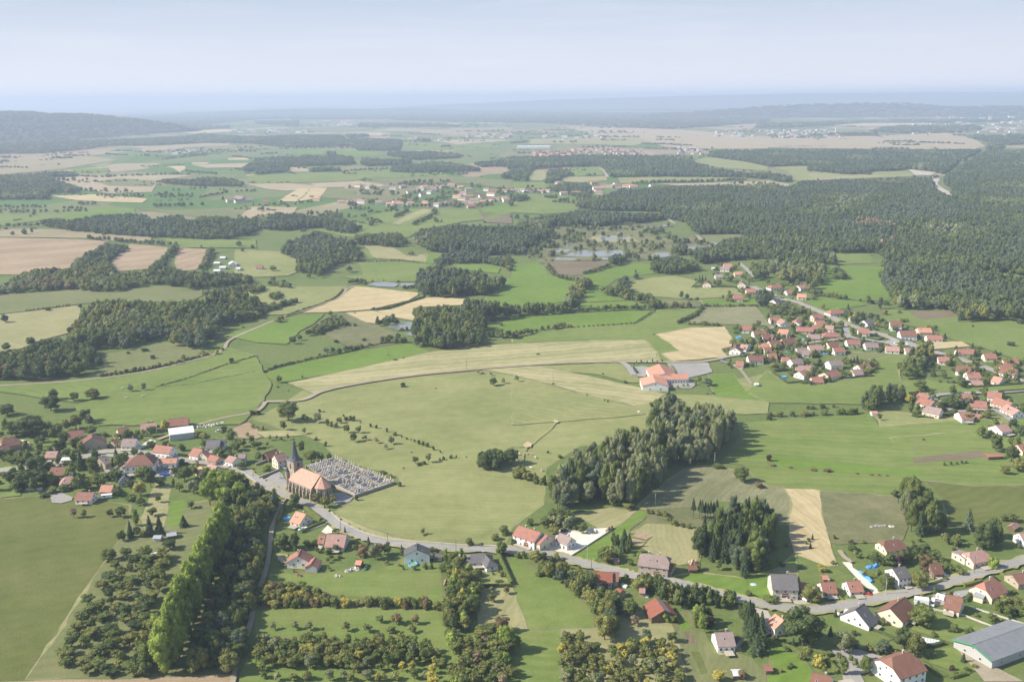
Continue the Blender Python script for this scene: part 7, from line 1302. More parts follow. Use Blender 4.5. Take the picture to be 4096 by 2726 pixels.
    for rr, dx, dy in ((0, 0, -tw_), (math.pi, 0, tw_), (HPI, tw_, 0), (-HPI, -tw_, 0)):
        if dx != tw_: put(ld, 'louvre', t, tx + dx, dy, 12.9, rr)
        else: put(ld, 'louvre', t, tx + dx, dy, 13.4, rr)
    # flared octagonal slate spire
    lv = [(th + .4, tw_ + .55, True), (th + 1.6, tw_ * .80, True), (th + 3.6, tw_ * .56, False), (th + 8, tw_ * .34, False), (th + 13.2, .06, False)]; V = []
    for z, rr, sq in lv:
        for i in range(8):
            an = HPI / 2 * i + HPI / 4 if not sq else 0
            if sq:
                cx = [(1, .42), (.42, 1), (-.42, 1), (-1, .42), (-1, -.42), (-.42, -1), (.42, -1), (1, -.42)][i]; f = 1.0 if z > th + 1 else 1.0
                if z < th + 1: cx = [(1, .9), (.9, 1), (-.9, 1), (-1, .9), (-1, -.9), (-.9, -1), (.9, -1), (1, -.9)][i]
                V.append((tx + cx[0] * rr, cx[1] * rr, z))
            else: V.append((tx + rr * 1.08 * math.cos(HPI / 4 + HPI / 2 * i), rr * 1.08 * math.sin(HPI / 4 + HPI / 2 * i), z))
    F = [(8 * l + i, 8 * l + (i + 1) % 8, 8 * l + 8 + (i + 1) % 8, 8 * l + 8 + i) for l in range(len(lv) - 1) for i in range(8)] + [tuple(range(8))[::-1], tuple(range(8 * len(lv) - 8, 8 * len(lv)))]
    mb = MB(); mb.add(V, F, roof_mat('slate_spire', (.105, .11, .125), .3)); sp = mb.build('spire', r)
    mb = MB(); zz = th + 13.1; mb.tube((tx, 0, zz), (tx, 0, zz + 2.0), .06, .05, BLACK, 6); mb.tube((tx, -.5, zz + 1.3), (tx, .5, zz + 1.3), .05, .05, BLACK, 6); mb.tube((tx, 0, zz), (tx, 0, zz + .3), .18, .18, BLACK, 8); mb.build('cross', sp)
    # stair turret beside the tower, west door
    mb = MB(); mb.tube((tx - tw_ + .2, -tw_ - .4, -.3), (tx - tw_ + .2, -tw_ - .4, 11), 1.2, 1.2, STONE, 12); mb.tube((tx - tw_ + .2, -tw_ - .4, 11.003), (tx - tw_ + .2, -tw_ - .4, 13.5), 1.35, .05, RF('slate'), 12); mb.build('turret', r)
    mb = MB(); mb.tube((hl - 3.5, 0, zr), (hl - 3.5, 0, zr + .5), .12, .1, BLACK, 6); mb.build('finial', ro)
    LM.append((c.x, c.y, 'church'))
church()
# ================================================================ cemetery
def wall_run(pts, h, w, mat, label, cat='wall', name='stone_wall', cope=True):
    r = MB()
    for (p, q) in zip(pts, pts[1:]):
        d = (q - p); L = d.length; d.normalize(); nrm = Vector((-d.y, d.x, 0)) * w / 2; p2, q2 = p - d * w / 2, q + d * w / 2
        def bx(n_, z0, z1, m_):
            vs = [p2 - n_, q2 - n_, q2 + n_, p2 + n_]
            r.add([(v.x, v.y, z0) for v in vs] + [(v.x, v.y, z1) for v in vs], [(3, 2, 1, 0), (4, 5, 6, 7), (0, 1, 5, 4), (1, 2, 6, 5), (2, 3, 7, 6), (3, 0, 4, 7)], m_)
        bx(nrm, -.2, h, mat)
        if cope: bx(nrm * 1.35, h + .003, h + .12, STONEL)
    return tag(r.build(name), label, cat)
G = lambda x, y, t='L1': at(t, x, y)
CQ = [G(470, 628), G(715, 548), G(1272, 772), G(912, 892)]
wall_run([G(460, 625), CQ[1], CQ[2], CQ[3]], 1.7, .45, STONE, 'weathered stone wall around the back of the cemetery')
wall_run([CQ[3], G(665, 775)], 1.7, .45, STONE, 'weathered stone wall between cemetery and church yard')
wall_run([G(30, 725), G(215, 650)], 1.6, .4, STONE, 'stone wall in front of the presbytery garden')
wall_run([G(0, 600), G(150, 545)], 1.5, .4, STONE, 'stone wall left of the brown barn')
wall_run([at('B3', 615, 945), at('B3', 930, 1068)], 1.5, .25, WL('white'), 'white rendered garden wall below the steep grey roof', name='garden_wall')
wall_run([at('B3', 930, 1075), at('B3', 1165, 1172)], .7, .25, STONEL, 'low stone edging wall continuing from the white garden wall', name='garden_wall', cope=False)
wall_run([at('B3', 1520, 905), at('B3', 1800, 960), at('B3', 2060, 1062)], .8, .25, STONEL, 'low pale wall between lawn and cream house gardens', name='garden_wall', cope=False)
wall_run([at('B3', 1880, 890), at('B3', 2354, 1040)], .8, .25, STONEL, 'low pale wall behind the grey hangar', name='garden_wall', cope=False)
wall_run([at('L2', 540, 1440), at('L2', 740, 1312), at('L2', 905, 1205)], .9, .3, STONEL, 'pale kerb wall along the bright green strip', name='garden_wall', cope=False)
wall_run([at('L2', 480, 1190), at('L2', 640, 1222)], 1.0, .3, STONEL, 'pale wall at the back of the white gravel yard', name='garden_wall', cope=False)
wall_run([G(1000, 680, 'L0'), G(1140, 580, 'L0')], 1.4, .4, STONE, 'stone wall beside the lane to the village hall')
wall_run([G(2354, 765, 'L0'), G(2190, 640, 'L0')], 1.2, .4, STONE, 'low stone wall along the village road')
tag(sheet('cemetery_ground', 'L1', [(472,630),(715,550),(1270,772),(912,890),(665,775)], 'dirt'), kind='structure')
sheet('cemetery_path', 'L1', [(560,610),(585,600),(1030,830),(1000,850)], 'asphalt'); sheet('cemetery_path', 'L1', [(560,650),(800,720),(1100,810),(1130,800),(830,700),(600,635)], 'asphalt'); sheet('cemetery_path', 'L1', [(740,560),(1250,770),(1225,778),(715,570)], 'kerb')
GM = [smat('granite_light', (.31, .295, .27), .6, .25), smat('granite_dark', (.10, .10, .11), .3, .2), smat('granite_grey', (.27, .27, .27), .6, .2), smat('marble_white', (.41, .385, .35), .6, .2), smat('stone_sand', (.36, .31, .23), .8, .2)]
GL = [('pale granite grave with upright headstone in the walled cemetery', 'pale granite graves'), ('dark polished grave in the walled cemetery', 'dark polished graves'), ('mid grey grave in the walled cemetery', 'mid grey graves'), ('white marble grave in the walled cemetery', 'white marble graves'), ('sand coloured old grave with tall headstone in the walled cemetery', 'sand coloured graves')]
gd = []
for k, m in enumerate(GM):
    for v in range(2):
        mb = MB(); mb.box(-.55, .55, -1.1, 1.1, 0, .22, GM[2] if k != 2 else GM[0]); mb.box(-.46, .46, -1.0, .85, .222, .42, m)
        hh = [.95, 1.5][v] + (.5 if k == 4 else 0); mb.box(-.42, .42, .86, 1.04, .222, .3 + hh * .8, m)
        if v: mb.box(-.07, .07, .9, 1.0, .302 + hh * .8, .95 + hh * .8, m); mb.box(-.24, .24, .9, 1.0, .6 + hh * .8, .72 + hh * .8, m)
        gd.append(mb.data('grave'))
U_, V_ = CQ[3] - CQ[0], CQ[1] - CQ[0]; ua = math.atan2((CQ[2] - CQ[1]).y, (CQ[2] - CQ[1]).x)
nu, nv = 25, 11
for j in range(nv):
    if j in (3, 7): continue
    for i in range(nu):
        if i in (12,) or RNG.random() < .06: continue
        u, v = (i + .6) / nu, (j + .55) / nv
        p = (CQ[0] * (1 - u) + CQ[3] * u) * (1 - v) + (CQ[1] * (1 - u) + CQ[2] * u) * v
        k = RNG.choices(range(5), [5, 2, 3, 4, 2])[0]
        if j == nv - 1: k = 4 if RNG.random() < .6 else k
        o = bpy.data.objects.new('grave', gd[2 * k + (1 if j == nv - 1 or RNG.random() < .35 else 0)]); COL.objects.link(o)
        o.location = (p.x + RNG.uniform(-.25, .25), p.y + RNG.uniform(-.25, .25), .004 * LAYER[0] - .02); o.rotation_euler = (0, 0, ua + RNG.uniform(-.05, .05)); s = RNG.uniform(.95, 1.35); o.scale = (s, s, s)
        tag(o, GL[k][0], 'grave', GL[k][1])
r = empty('stone_cross', G(222, 722)); tag(r, 'pale stone calvary cross on the church square', 'stone cross')
mb = MB(); mb.box(-1.2, 1.2, -1.2, 1.2, 0, .35, STONEL); mb.box(-.8, .8, -.8, .8, .353, .8, STONEL); mb.box(-.45, .45, -.45, .45, .803, 1.9, STONEL); mb.build('plinth', r)
mb = MB(); mb.tube((0, 0, 1.9), (0, 0, 4.2), .2, .14, STONEL, 8); mb.box(-.6, .6, -.1, .1, 3.3, 3.55, STONEL); mb.build('cross', r)
# ================================================================ cars
PAINT = {k: smat('paint_' + k, v, .25, .03, 1, 0, .6) for k, v in {'white': (.78, .78, .76), 'blue': (.03, .10, .42), 'black': (.015, .016, .02), 'red': (.45, .03, .02), 'silver': (.42, .44, .46), 'lightblue': (.45, .55, .62), 'grey': (.12, .13, .14)}.items()}
def car_data(col, kind):
    L, W, H = {'car': (4.3, 1.75, 1.45), 'van': (5.2, 1.95, 2.2)}[kind]; mb = MB()
    if kind == 'car': pr = [(-L/2, .3), (-L/2 + .05, .8), (-L/2 + .9, .95), (-.5, H), (.95, H), (1.7, .98), (L/2, .9), (L/2, .3)]
    else: pr = [(-L/2, .3), (-L/2 + .05, .95), (-L/2 + .8, 1.15), (-1.3, H), (L/2 - .1, H), (L/2, 1.2), (L/2, .3)]
    n = len(pr); V = []
    for s in (-1, 1):
        for x, z in pr: V.append((x, s * (W/2 * (1 if z < 1.0 else .82)), z))
    F = [tuple(range(n)), tuple(range(n, 2 * n))[::-1]] + [(i, (i + 1) % n, n + (i + 1) % n, n + i) for i in range(n)]
    mb.add(V, F, PAINT[col]); body = mb.data('body')
    g = MB()
    if kind == 'car':
        for s in (-1, 1): g.add([(-1.05, s * .80, 1.0), (1.35, s * .80, 1.0), (.9, s * .735, 1.38), (-.5, s * .735, 1.38)], [(0, 1, 2, 3)], GLASS)
        g.add([(-1.2, -.68, 1.02), (-1.2, .68, 1.02), (-.60, .62, 1.42), (-.60, -.62, 1.42)], [(0, 1, 2, 3)], GLASS); g.add([(1.66, -.68, 1.04), (1.66, .68, 1.04), (1.08, .62, 1.42), (1.08, -.62, 1.42)], [(0, 1, 2, 3)], GLASS)
    else:
        g.add([(-1.85, -.8, 1.2), (-1.85, .8, 1.2), (-1.37, .74, 2.05), (-1.37, -.74, 2.05)], [(0, 1, 2, 3)], GLASS)
        for s in (-1, 1): g.add([(-1.5, s * .93, 1.25), (-.4, s * .93, 1.25), (-.4, s * .84, 1.95), (-1.2, s * .84, 1.95)], [(0, 1, 2, 3)], GLASS)
    wm = MB(); wm.tube((0, -.11, 0), (0, .11, 0), .32, .32, BLACK, 14); wm.tube((0, -.12, 0), (0, .12, 0), .18, .18, PAINT['silver'], 10)
    return body, g.data('windows'), wm.data('wheel'), L, W
_cd = {}
def car(t, x, y, rz, col, label, kind='car'):
    if (col, kind) not in _cd: _cd[(col, kind)] = car_data(col, kind)
    body, gl, wh, L, W = _cd[(col, kind)]; p = at(t, x, y); r = empty('parked_' + kind, (p.x, p.y, .3), RAD(rz)); tag(r, label, kind)
    put(body, 'body', r, 0, 0, 0, 0); put(gl, 'windows', r, 0, 0, .005, 0)
    for sx in (-.31, .30):
        for sy in (-1, 1): put(wh, 'wheel', r, sx * L, sy * (W / 2 - .1), .32, 0)
for c_ in [('L0',1500,690,5,'blue','blue car left of the pair on the grey square'),('L0',1535,698,10,'blue','blue car right of the pair on the grey square'),('L0',2060,588,30,'lightblue','pale car nearer the pink roofed white house'),('L0',2090,602,30,'white','white car in front of the pink roofed white house'),('L0',1600,605,20,'white','white car beside the bright orange roofed low building'),('L0',1210,432,0,'white','white car on the terrace of the violet grey roofed house'),
  ('B1',455,172,35,'white','white car in the drive of the orange roofed house'),('B1',425,176,35,'lightblue','pale blue car beside the white one in the drive'),('B2',482,190,-8,'black','black car at the back of the white gravel yard'),('B3',912,776,-20,'red','red car in front of the right red roofed bungalow'),('B3',1285,698,-50,'silver','silver car before the tall white house'),('B3',1550,606,-5,'silver','grey car beside the brown barn'),('B3',1612,602,-20,'white','white car beside the brown barn'),
  ('B3',168,810,-60,'silver','silver car parked at the big grey roofed farmhouse'),('B3',995,1385,-25,'black','black car beside the big white two storey house'),('L0',2010,462,20,'white','white car beside the small red roofed stone house'),('M2',1940,1112,0,'blue','blue car on the road at the village edge'),('M3',840,882,0,'silver','silver car parked before a red roofed house near the main road'),('L3',1985,150,0,'silver','pale car in the drive beside the mown meadow')]:
    car(*c_)
for c_ in [('B3',325,812,-58,'white','white camper van under the tree at the farmhouse'),('B3',1512,858,60,'white','white van parked beside the box trailer'),('B3',712,965,60,'white','white van in the yard of the steep grey roofed house')]: car(*c_, kind='van')
# box trailer, caravans
def trailer(t, x1, y1, x2, y2, W, H, label, name='box_trailer', cat='trailer'):
    a, b = at(t, x1, y1), at(t, x2, y2); d = b - a; r = empty(name, (a + b) / 2, math.atan2(d.y, d.x)); tag(r, label, cat); L = d.length
    mb = MB(); mb.prism([(-W/2, .6), (W/2, .6), (W/2, H - .25), (W/2 - .25, H), (-W/2 + .25, H), (-W/2, H - .25)], -L/2, L/2, PAINT['white']); mb.build('body', r)
    wm = MB(); wm.tube((0, -.11, 0), (0, .11, 0), .38, .38, BLACK, 12); wd = wm.data('wheel')
    for sx in (-.15, .15):
        for s in (-1, 1): put(wd, 'wheel', r, sx * L, s * (W/2 - .1), .38, 0)
    g = MB(); g.box(-L * .3, -L * .1, -W/2 - .01, W/2 + .01, 1.5, 2.1, GLASS) if H < 2.9 else g.box(-L * .48, -L * .475, -W/2 - .01, W/2 + .01, .7, H - .4, FRAME); g.build('window' if H < 2.9 else 'door', r)
trailer('B3', 1342, 850, 1474, 868, 2.9, 3.6, 'large white box trailer parked beside the road')
trailer('B3', 1545, 800, 1622, 822, 2.4, 2.6, 'white caravan in the yard behind the box trailer', 'caravan', 'caravan')
trailer('B0', 1392, 445, 1450, 405, 2.6, 2.7, 'white caravan alone on the grass above the orchard', 'caravan', 'caravan')
trailer('L0', 932, 905, 1035, 895, 2.4, 2.6, 'cream caravan beside the red roofed bungalow', 'caravan', 'caravan')
# ================================================================ pools
POOLB = smat('pool_wall_blue', (.12, .35, .75), .4, .05); m_, nt_, b_ = new_mat('pool_water'); b_.inputs['Base Color'].default_value = (.05, .35, .5, 1); b_.inputs['Roughness'].default_value = .08; PW = m_
def pool(t, x, y, R, label, green=False, h=1.0):
    p = at(t, x, y); r = empty('pool', (p.x, p.y, .02)); tag(r, label, 'pool'); n = 28; V = []
    for rr, z in ((R + .25, 0), (R + .2, h), (R, h + .06), (R - .15, h - .1), (R - .15, .1)):
        V += [(rr * math.cos(6.2832 * i / n), rr * math.sin(6.2832 * i / n), z) for i in range(n)]
    mb = MB(); mb.add(V, [(l * n + i, l * n + (i + 1) % n, (l + 1) * n + (i + 1) % n, (l + 1) * n + i) for l in range(4) for i in range(n)], POOLB); mb.build('pool_wall', r)
    mb = MB(); mb.tube((0, 0, h - .35), (0, 0, h - .3), R - .14, R - .14, smat('green_cover', (.2, .4, .12), .4, .1) if green else PW, n); mb.build('water', r)
pool('B1', 1443, 497, 2.1, 'round inflatable blue pool on the lawn below the white chalet', True); pool('L1', 284, 1095, 1.9, 'round blue pool left of the orange roofed cream house')
pool('M3', 140, 1262, 2.6, 'round blue pool at the corner of the lower garden hedge'); pool('M3', 742, 1248, 2.4, 'blue pool in the garden at the end of the lower row'); pool('M3', 160, 1040, 2.2, 'small blue pool in the middle garden row'); pool('M2', 2085, 895, 2.6, 'round pool in the first village garden', h=.8); pool('M2', 2212, 980, 2.8, 'white edged pool between the left village houses', h=.6); pool('M3', 525, 1038, 2.8, 'pale pool below the middle row gardens', h=.5)
# tarps and heaps
BLUE = smat('blue_tarp', (.10, .32, .72), .45, .15)
def heap(t, pts, w, h, mat, label, name, cat, seed=0, lump=.35):
    rng = random.Random(seed + int(pts[0][0])); C = [at(t, *p) for p in pts]; P = []
    for a, b in zip(C, C[1:]):
        n = max(2, int((b - a).length / .7)); P += [a.lerp(b, i / n) for i in range(n)]
    P.append(C[-1]); V, F = [], []; prof = [(-1, 0), (-.85, .6), (-.35, .95), (.35, 1), (.85, .6), (1, 0)]; m = len(prof)
    for i, c in enumerate(P):
        d = (P[min(i + 1, len(P) - 1)] - P[max(i - 1, 0)]).normalized(); nr = Vector((-d.y, d.x, 0)); e = .75 if i in (0, len(P) - 1) else 1
        for y, z in prof:
            q = c + nr * y * w / 2 * e * rng.uniform(1 - lump * .5, 1 + lump * .5); V.append((q.x, q.y, max(0, z * h * e * rng.uniform(1 - lump, 1 + lump)) if z else -.05))
    for i in range(len(P) - 1): F += [(i * m + k, i * m + k + 1, (i + 1) * m + k + 1, (i + 1) * m + k) for k in range(m - 1)]
    F += [tuple(range(m))[::-1], tuple(range(len(V) - m, len(V)))]
    mb = MB(); mb.add(V, F, mat); return tag(mb.build(name), label, cat)
heap('B3', [(842,560),(900,610),(955,655)], 2.2, 1.3, BLUE, 'long woodpile under a bright blue tarp beside the gravel drive', 'covered_woodpile', 'covered woodpile', 1, .15)
heap('B3', [(905,520),(960,515),(1010,495)], 2.4, 1.2, BLUE, 'crumpled blue tarp heap above the gravel drive', 'covered_woodpile', 'covered woodpile', 2, .3)
heap('B3', [(1025,752),(1045,765)], 1.0, .8, BLUE, 'small blue tarp bundle at the drive mouth', 'tarp_bundle', 'tarp', 3)
heap('B2', [(2190,672),(2245,675)], 2.6, .5, smat('pale_tarp', (.5, .6, .72), .4, .2), 'pale bluish tarp lying on the lawn near the road', 'tarp', 'tarp', 4)
heap('L3', [(940,1172),(1000,1162),(1085,1158)], 2.0, 1.0, smat('old_timber', (.36, .34, .30), .9, .4, 2), 'long grey timber stack on the rough field', 'timber_stack', 'timber stack', 5)
heap('L3', [(1108,1165),(1160,1165)], 2.0, .9, smat('pale_stack', (.55, .52, .46), .9, .4, 2), 'short pale heap beside the long timber stack', 'timber_stack', 'timber stack', 6)
heap('B2', [(870,195),(920,155)], 2.2, 1.8, smat('logs', (.28, .20, .12), .9, .5, 3), 'log pile at the corner of the white gravel yard', 'log_pile', 'log pile', 7)
heap('B2', [(1625,480),(1690,478)], 2.4, 2.2, smat('logs_pale', (.5, .38, .26), .9, .4, 3), 'pale log pile behind the open brown woodshed', 'log_pile', 'log pile', 8)
heap('B1', [(820,560),(860,550),(900,530),(950,540)], 2.4, .9, smat('rubble', (.5, .46, .4), .9, .5, 2), 'rubble heap in front of the little orange roofed shed', 'rubble_heap', 'rubble heap', 9, .8)
heap('B1', [(1000,545),(1030,495)], 1.5, 1.2, smat('green_tarp', (.10, .22, .13), .5, .2), 'green covered pile right of the little orange shed', 'covered_woodpile', 'covered woodpile', 10)
heap('B1', [(720,600),(790,598)], 1.6, .8, smat('rubble2', (.5, .4, .34), .9, .5, 2), 'small rubble heap on the lawn slope', 'rubble_heap', 'rubble heap', 11, .7); heap('B1', [(375,592),(425,598)], 1.6, .9, smat('old_red', (.25, .1, .08), .8, .4, 2), 'reddish junk heap below the broad red roofed house', 'junk_heap', 'junk heap', 12, .7)
heap('B1', [(210,430),(260,480),(340,520)], 1.8, .7, smat('rubble', (.5, .46, .4), .9, .5, 2), 'rubble bank along the broad red roofed house', 'rubble_heap', 'rubble heap', 13, .8); heap('B1', [(1735,690),(1745,635)], 1.5, 1.2, smat('logs', (.28, .20, .12), .9, .5, 3), 'narrow log stack at the lawn edge by the trees', 'log_pile', 'log pile', 14)
heap('L0', [(1810,252),(1900,242),(1990,228),(2065,210)], 2.4, 1.1, smat('pale_rubble', (.62, .58, .5), .9, .4, 1.5), 'line of pale boulders beside the farm track', 'boulder_heap', 'boulder heap', 15, .9); heap('L0', [(1985,290),(2050,265),(2090,255)], 1.8, .8, smat('pale_rubble', (.62, .58, .5), .9, .4, 1.5), 'shorter line of pale boulders below the first', 'boulder_heap', 'boulder heap', 16, .9)
heap('B2', [(640,1000) if 0 else (1010,680),(1060,700)], 2.2, 1.0, smat('junk', (.5, .5, .48), .7, .6, 2), 'pale junk heap behind the long rusty barn', 'junk_heap', 'junk heap', 17, .7); heap('B2', [(1210,775),(1260,790)], 2.2, .9, smat('junk', (.5, .5, .48), .7, .6, 2), 'white junk heap above the half rusty shed', 'junk_heap', 'junk heap', 18, .6)
heap('B2', [(1300,590),(1400,605)], 1.8, .7, smat('junk_b', (.34, .27, .2), .8, .6, 2), 'brown planks stacked before the stone farmhouse', 'plank_stack', 'plank stack', 19, .5); heap('B2', [(690,200),(740,180),(775,200)], 2.0, 1.6, smat('pale_rubble', (.62, .58, .5), .9, .4, 1.5), 'pale stone stack at the back of the white gravel yard', 'stone_stack', 'stone stack', 20, .6)
heap('L0', [(195,828),(280,822),(392,820)], 2.0, 1.2, smat('silage', (.6, .6, .57), .5, .15), 'long pale wrapped bale row at the edge of the left village', 'bale_row', 'bale row', 21, .2); heap('L2', [(1152,108),(1185,112)], 2.6, 1.2, smat('pale_stack', (.55, .45, .36), .9, .4, 2), 'small pale stone heap on the pasture left of the long wood', 'stone_heap', 'stone heap', 22)
heap('M3', [(320,918),(335,922)], 2.4, 1.6, BLUE, 'small blue tent in the middle of the village gardens', 'tent', 'tent', 23, .1)
# solar panels
def panel(t, x1, y1, x2, y2, x3, y3, z, dz, label):
    a, b, c = at(t, x1, y1, z), at(t, x2, y2, z), at(t, x3, y3, z - dz); mb = MB(); d = b - a + c; up = Vector((0, 0, .12))
    mb.add([a, b, d, c] + [v + up for v in (a, b, d, c)], [(3, 2, 1, 0), (4, 5, 6, 7), (0, 1, 5, 4), (1, 2, 6, 5), (2, 3, 7, 6), (3, 0, 4, 7)], smat('solar', (.015, .025, .07), .15, .1)); return tag(mb.build('solar_panel'), label, 'solar panel')
# ================================================================ poles
def pole(t, x, y, h, label, arm=False, group='utility poles'):
    p = at(t, x, y); r = empty('utility_pole', p, RAD(20)); tag(r, label, 'utility pole', group)
    mb = MB(); mb.tube((0, 0, -.2), (0, 0, h), .17, .11, CONC if arm else TIMB, 8); mb.build('post', r)
    if arm:
        mb = MB(); mb.box(-1.1, 1.1, -.08, .08, h - .35, h - .2, TIMB)
        for q in (-1, 0, 1): mb.tube((q, 0, h - .197), (q, 0, h + .1), .06, .05, PAINT['white'], 6)
        mb.build('crossarm', r)
    else:
        mb = MB(); mb.tube((0, 0, h - .3), (1.1, 0, h), .05, .04, CONC, 6); mb.box(.9, 1.5, -.12, .12, h - .05, h + .06, PAINT['silver']); mb.build('lamp', r)
for q in [('L1',780,1202,7.5,'wooden pole at the road bend beside the faded bungalow'),('L1',508,1002,6.5,'pole on the verge below the clipped olive trees'),('L1',1213,1315,6,'pole on the verge left of the white chalet'),('L1',1840,1402,7.5,'pole beside the road right of the flat shed'),('L0',2330,700,6,'pole on the village road near the light trees'),('B2',692,460,9,'pole with crossarm standing on the bright green strip',True),('L2',1862,598,8.5,'pole with crossarm in front of the long wood',True),('L2',1318,970,8,'pole with crossarm in the reeds',True),
  ('M1',1934,1186,9,'pole beside the field road'),('M1',1215,1058,7,'pole in the narrow green field'),('M1',593,920,7,'pole at the heath corner'),('M2',241,1050,9,'pole on the pale stubble field left',True),('M2',720,978,8,'pole on the pale stubble field right',True),('M2',377,1322,9,'pole on the lower stubble strip'),('B3',1080,772,9,'tall pole beside the road at the gravel drive',True),('B3',1893,580,9,'pole beside the road at the pale house'),('B3',392,848,8,'pole beside the left red roofed bungalow'),('B3',768,470,5,'short pole at the top of the gravel drive'),('B3',655,1400,7,'pole on the lane below the huge dark tree'),('B2',730,540,6,'pole behind the low grey shed')]:
    pole(*q)
# ================================================================ hedges (clipped)
def hedge(t, pts, w, h, col, label):
    rng = np.random.default_rng(int(pts[0][0]) + int(pts[0][1])); C = [at(t, *p) for p in pts]; P = []
    for a, b in zip(C, C[1:]):
        n = max(2, int((b - a).length / .8)); P += [a.lerp(b, i / n) for i in range(n)]
    P.append(C[-1]); V, F = [], []; prof = [(-1, 0), (-1.0, .55), (-.85, .93), (0, 1.03), (.85, .93), (1.0, .55), (1, 0)]; m = len(prof); LP, LN = [], []
    for i, c in enumerate(P):
        d = (P[min(i + 1, len(P) - 1)] - P[max(i - 1, 0)]).normalized(); nr = Vector((-d.y, d.x, 0))
        for y, z in prof: q = c + nr * y * w / 2 * rng.uniform(.88, 1.1); V.append((q.x, q.y, z * h * rng.uniform(.92, 1.06)))
        for k in range(26):
            y, z = prof[rng.integers(0, m)]; j = rng.uniform(-.4, .4); q = c + d * j + nr * (y * w / 2 + rng.uniform(-.2, .2)) ; LP.append((q.x, q.y, max(.05, z * h + rng.uniform(-.25, .12)))); LN.append(tuple(nr * y + Vector((0, 0, z))))
    for i in range(len(P) - 1): F += [[i * m + k, i * m + k + 1, (i + 1) * m + k + 1, (i + 1) * m + k] for k in range(m - 1)]
    F += [list(range(m))[::-1], list(range(len(V) - m, len(V)))]
    q, qf = quad_leaves(np.array(LP), np.array(LN), .17, rng, .6); b = len(V)
    me = np_mesh('hedge', np.concatenate([np.array(V), q]), F + (qf + b).tolist(), LEAF[col]); return tag(mesh_obj('hedge', me), label, 'hedge')
hedge('B1', [(2225,390),(2260,480),(2310,590),(2354,680)], 1.8, 2.2, 'mid', 'long clipped hedge running down beside the hipped roof bungalow')
hedge('B1', [(2040,695),(2200,695),(2354,692)], 1.2, 1.6, 'dark', 'clipped hedge across the foot of the bungalow garden')
hedge('L1', [(445,990),(520,1050),(600,1110)], 2.4, 2.0, 'mid', 'broad clipped hedge between road and orange roofed house'); hedge('L1', [(415,1220),(530,1165),(645,1120)], 1.5, 1.7, 'mid', 'clipped hedge below the orange roofed house'); hedge('L1', [(255,1000),(225,1060),(200,1120)], 1.5, 2.2, 'mid', 'clipped hedge along the dirt track')
hedge('B3', [(1800,690),(1860,680),(1960,650)], 1.8, 1.6, 'olive', 'clipped hedge between road and tall red roofed house'); hedge('B3', [(1480,690),(1560,665),(1650,635)], 1.6, 1.6, 'mid', 'clipped hedge below the brown barn'); hedge('B3', [(0,1205),(140,1240),(330,1320),(500,1340),(575,1320)], 2.2, 1.8, 'mid', 'thick clipped hedge below the huge dark tree'); hedge('B3', [(940,1085),(1060,1130),(1165,1175)], 1.4, 1.2, 'dark', 'low clipped hedge along the stone edging wall')
hedge('B3', [(540,1385),(600,1440),(650,1490)], 1.8, 1.8, 'mid', 'clipped hedge beside the lane at the bottom'); hedge('B3', [(1430,1250),(1520,1245),(1615,1220)], 1.6, 1.6, 'dark', 'clipped hedge behind the white pool cover'); hedge('B3', [(1400,1380),(1560,1500),(1700,1535),(1810,1500)], 1.4, 1.4, 'mid', 'curved clipped hedge around the hangar lawn'); hedge('B3', [(1990,450),(2160,520)], 1.0, .9, 'mid', 'low hedge at the garden of the pale house'); hedge('B3', [(1815,830),(1860,770)], 1.8, 1.6, 'dark', 'short dark hedge beside the brown roofed house'); hedge('B3', [(2140,590),(2260,640),(2354,690)], 2.0, 1.8, 'mid', 'hedge behind the tall red roofed house')
hedge('B3', [(645,790),(700,825)], 1.2, 1.2, 'mid', 'short hedge between the two red roofed bungalows')
hedge('M3', [(45,1225),(180,1322),(500,1292),(970,1255)], 2.2, 1.8, 'dark', 'long dark hedge around the lower village gardens'); hedge('M3', [(1110,880),(1220,925),(1340,940)], 2.2, 1.8, 'dark', 'dark hedge in front of the big brown roofed house'); hedge('M3', [(250,830),(330,890),(390,945)], 1.8, 1.6, 'dark', 'hedge slanting between the second row gardens'); hedge('M3', [(1015,1035),(1085,965)], 2, 1.8, 'dark', 'short dark hedge left of the pink roofed houses'); hedge('M3', [(740,790),(770,880)], 2.2, 1.6, 'bright', 'light hedge beside the side street'); hedge('M3', [(60,1020),(200,1055),(400,1125),(560,1170)], 1.8, 1.6, 'dark', 'long hedge through the middle of the village gardens')
hedge('M3', [(900,880),(990,930),(1060,905)], 1.6, 1.5, 'dark', 'hedge around the garden beside the main road'); hedge('M3', [(1890,1358),(2100,1345),(2354,1325)], 2, 1.8, 'dark', 'long hedge below the right hand gardens'); hedge('M3', [(1040,1508),(1180,1500),(1290,1488)], 1.8, 1.8, 'dark', 'dark hedge behind the poplar group'); hedge('M3', [(2120,1400),(2354,1385)], 1.8, 1.8, 'dark', 'dark hedge at the far right lower houses'); hedge('L3', [(1360,160),(1500,150),(1700,135)], 1.8, 1.6, 'dark', 'dark hedge behind the mown meadow houses'); hedge('M3', [(1700,1070),(1780,1150),(1860,1190)], 4, 2, 'mid', 'broad hedge block beside the road behind the big clump')
hedge('M2', [(1660,428),(1900,432),(2130,435)], 2.2, 1.6, 'dark', 'clipped hedge below the cream cottages'); hedge('M2', [(2130,900),(2165,950)], 2, 1.6, 'mid', 'short hedge between the first village gardens'); hedge('M2', [(1465,1160),(1500,1215)], 2, 1.2, 'olive', 'planted bed beside the rear hall of the school')
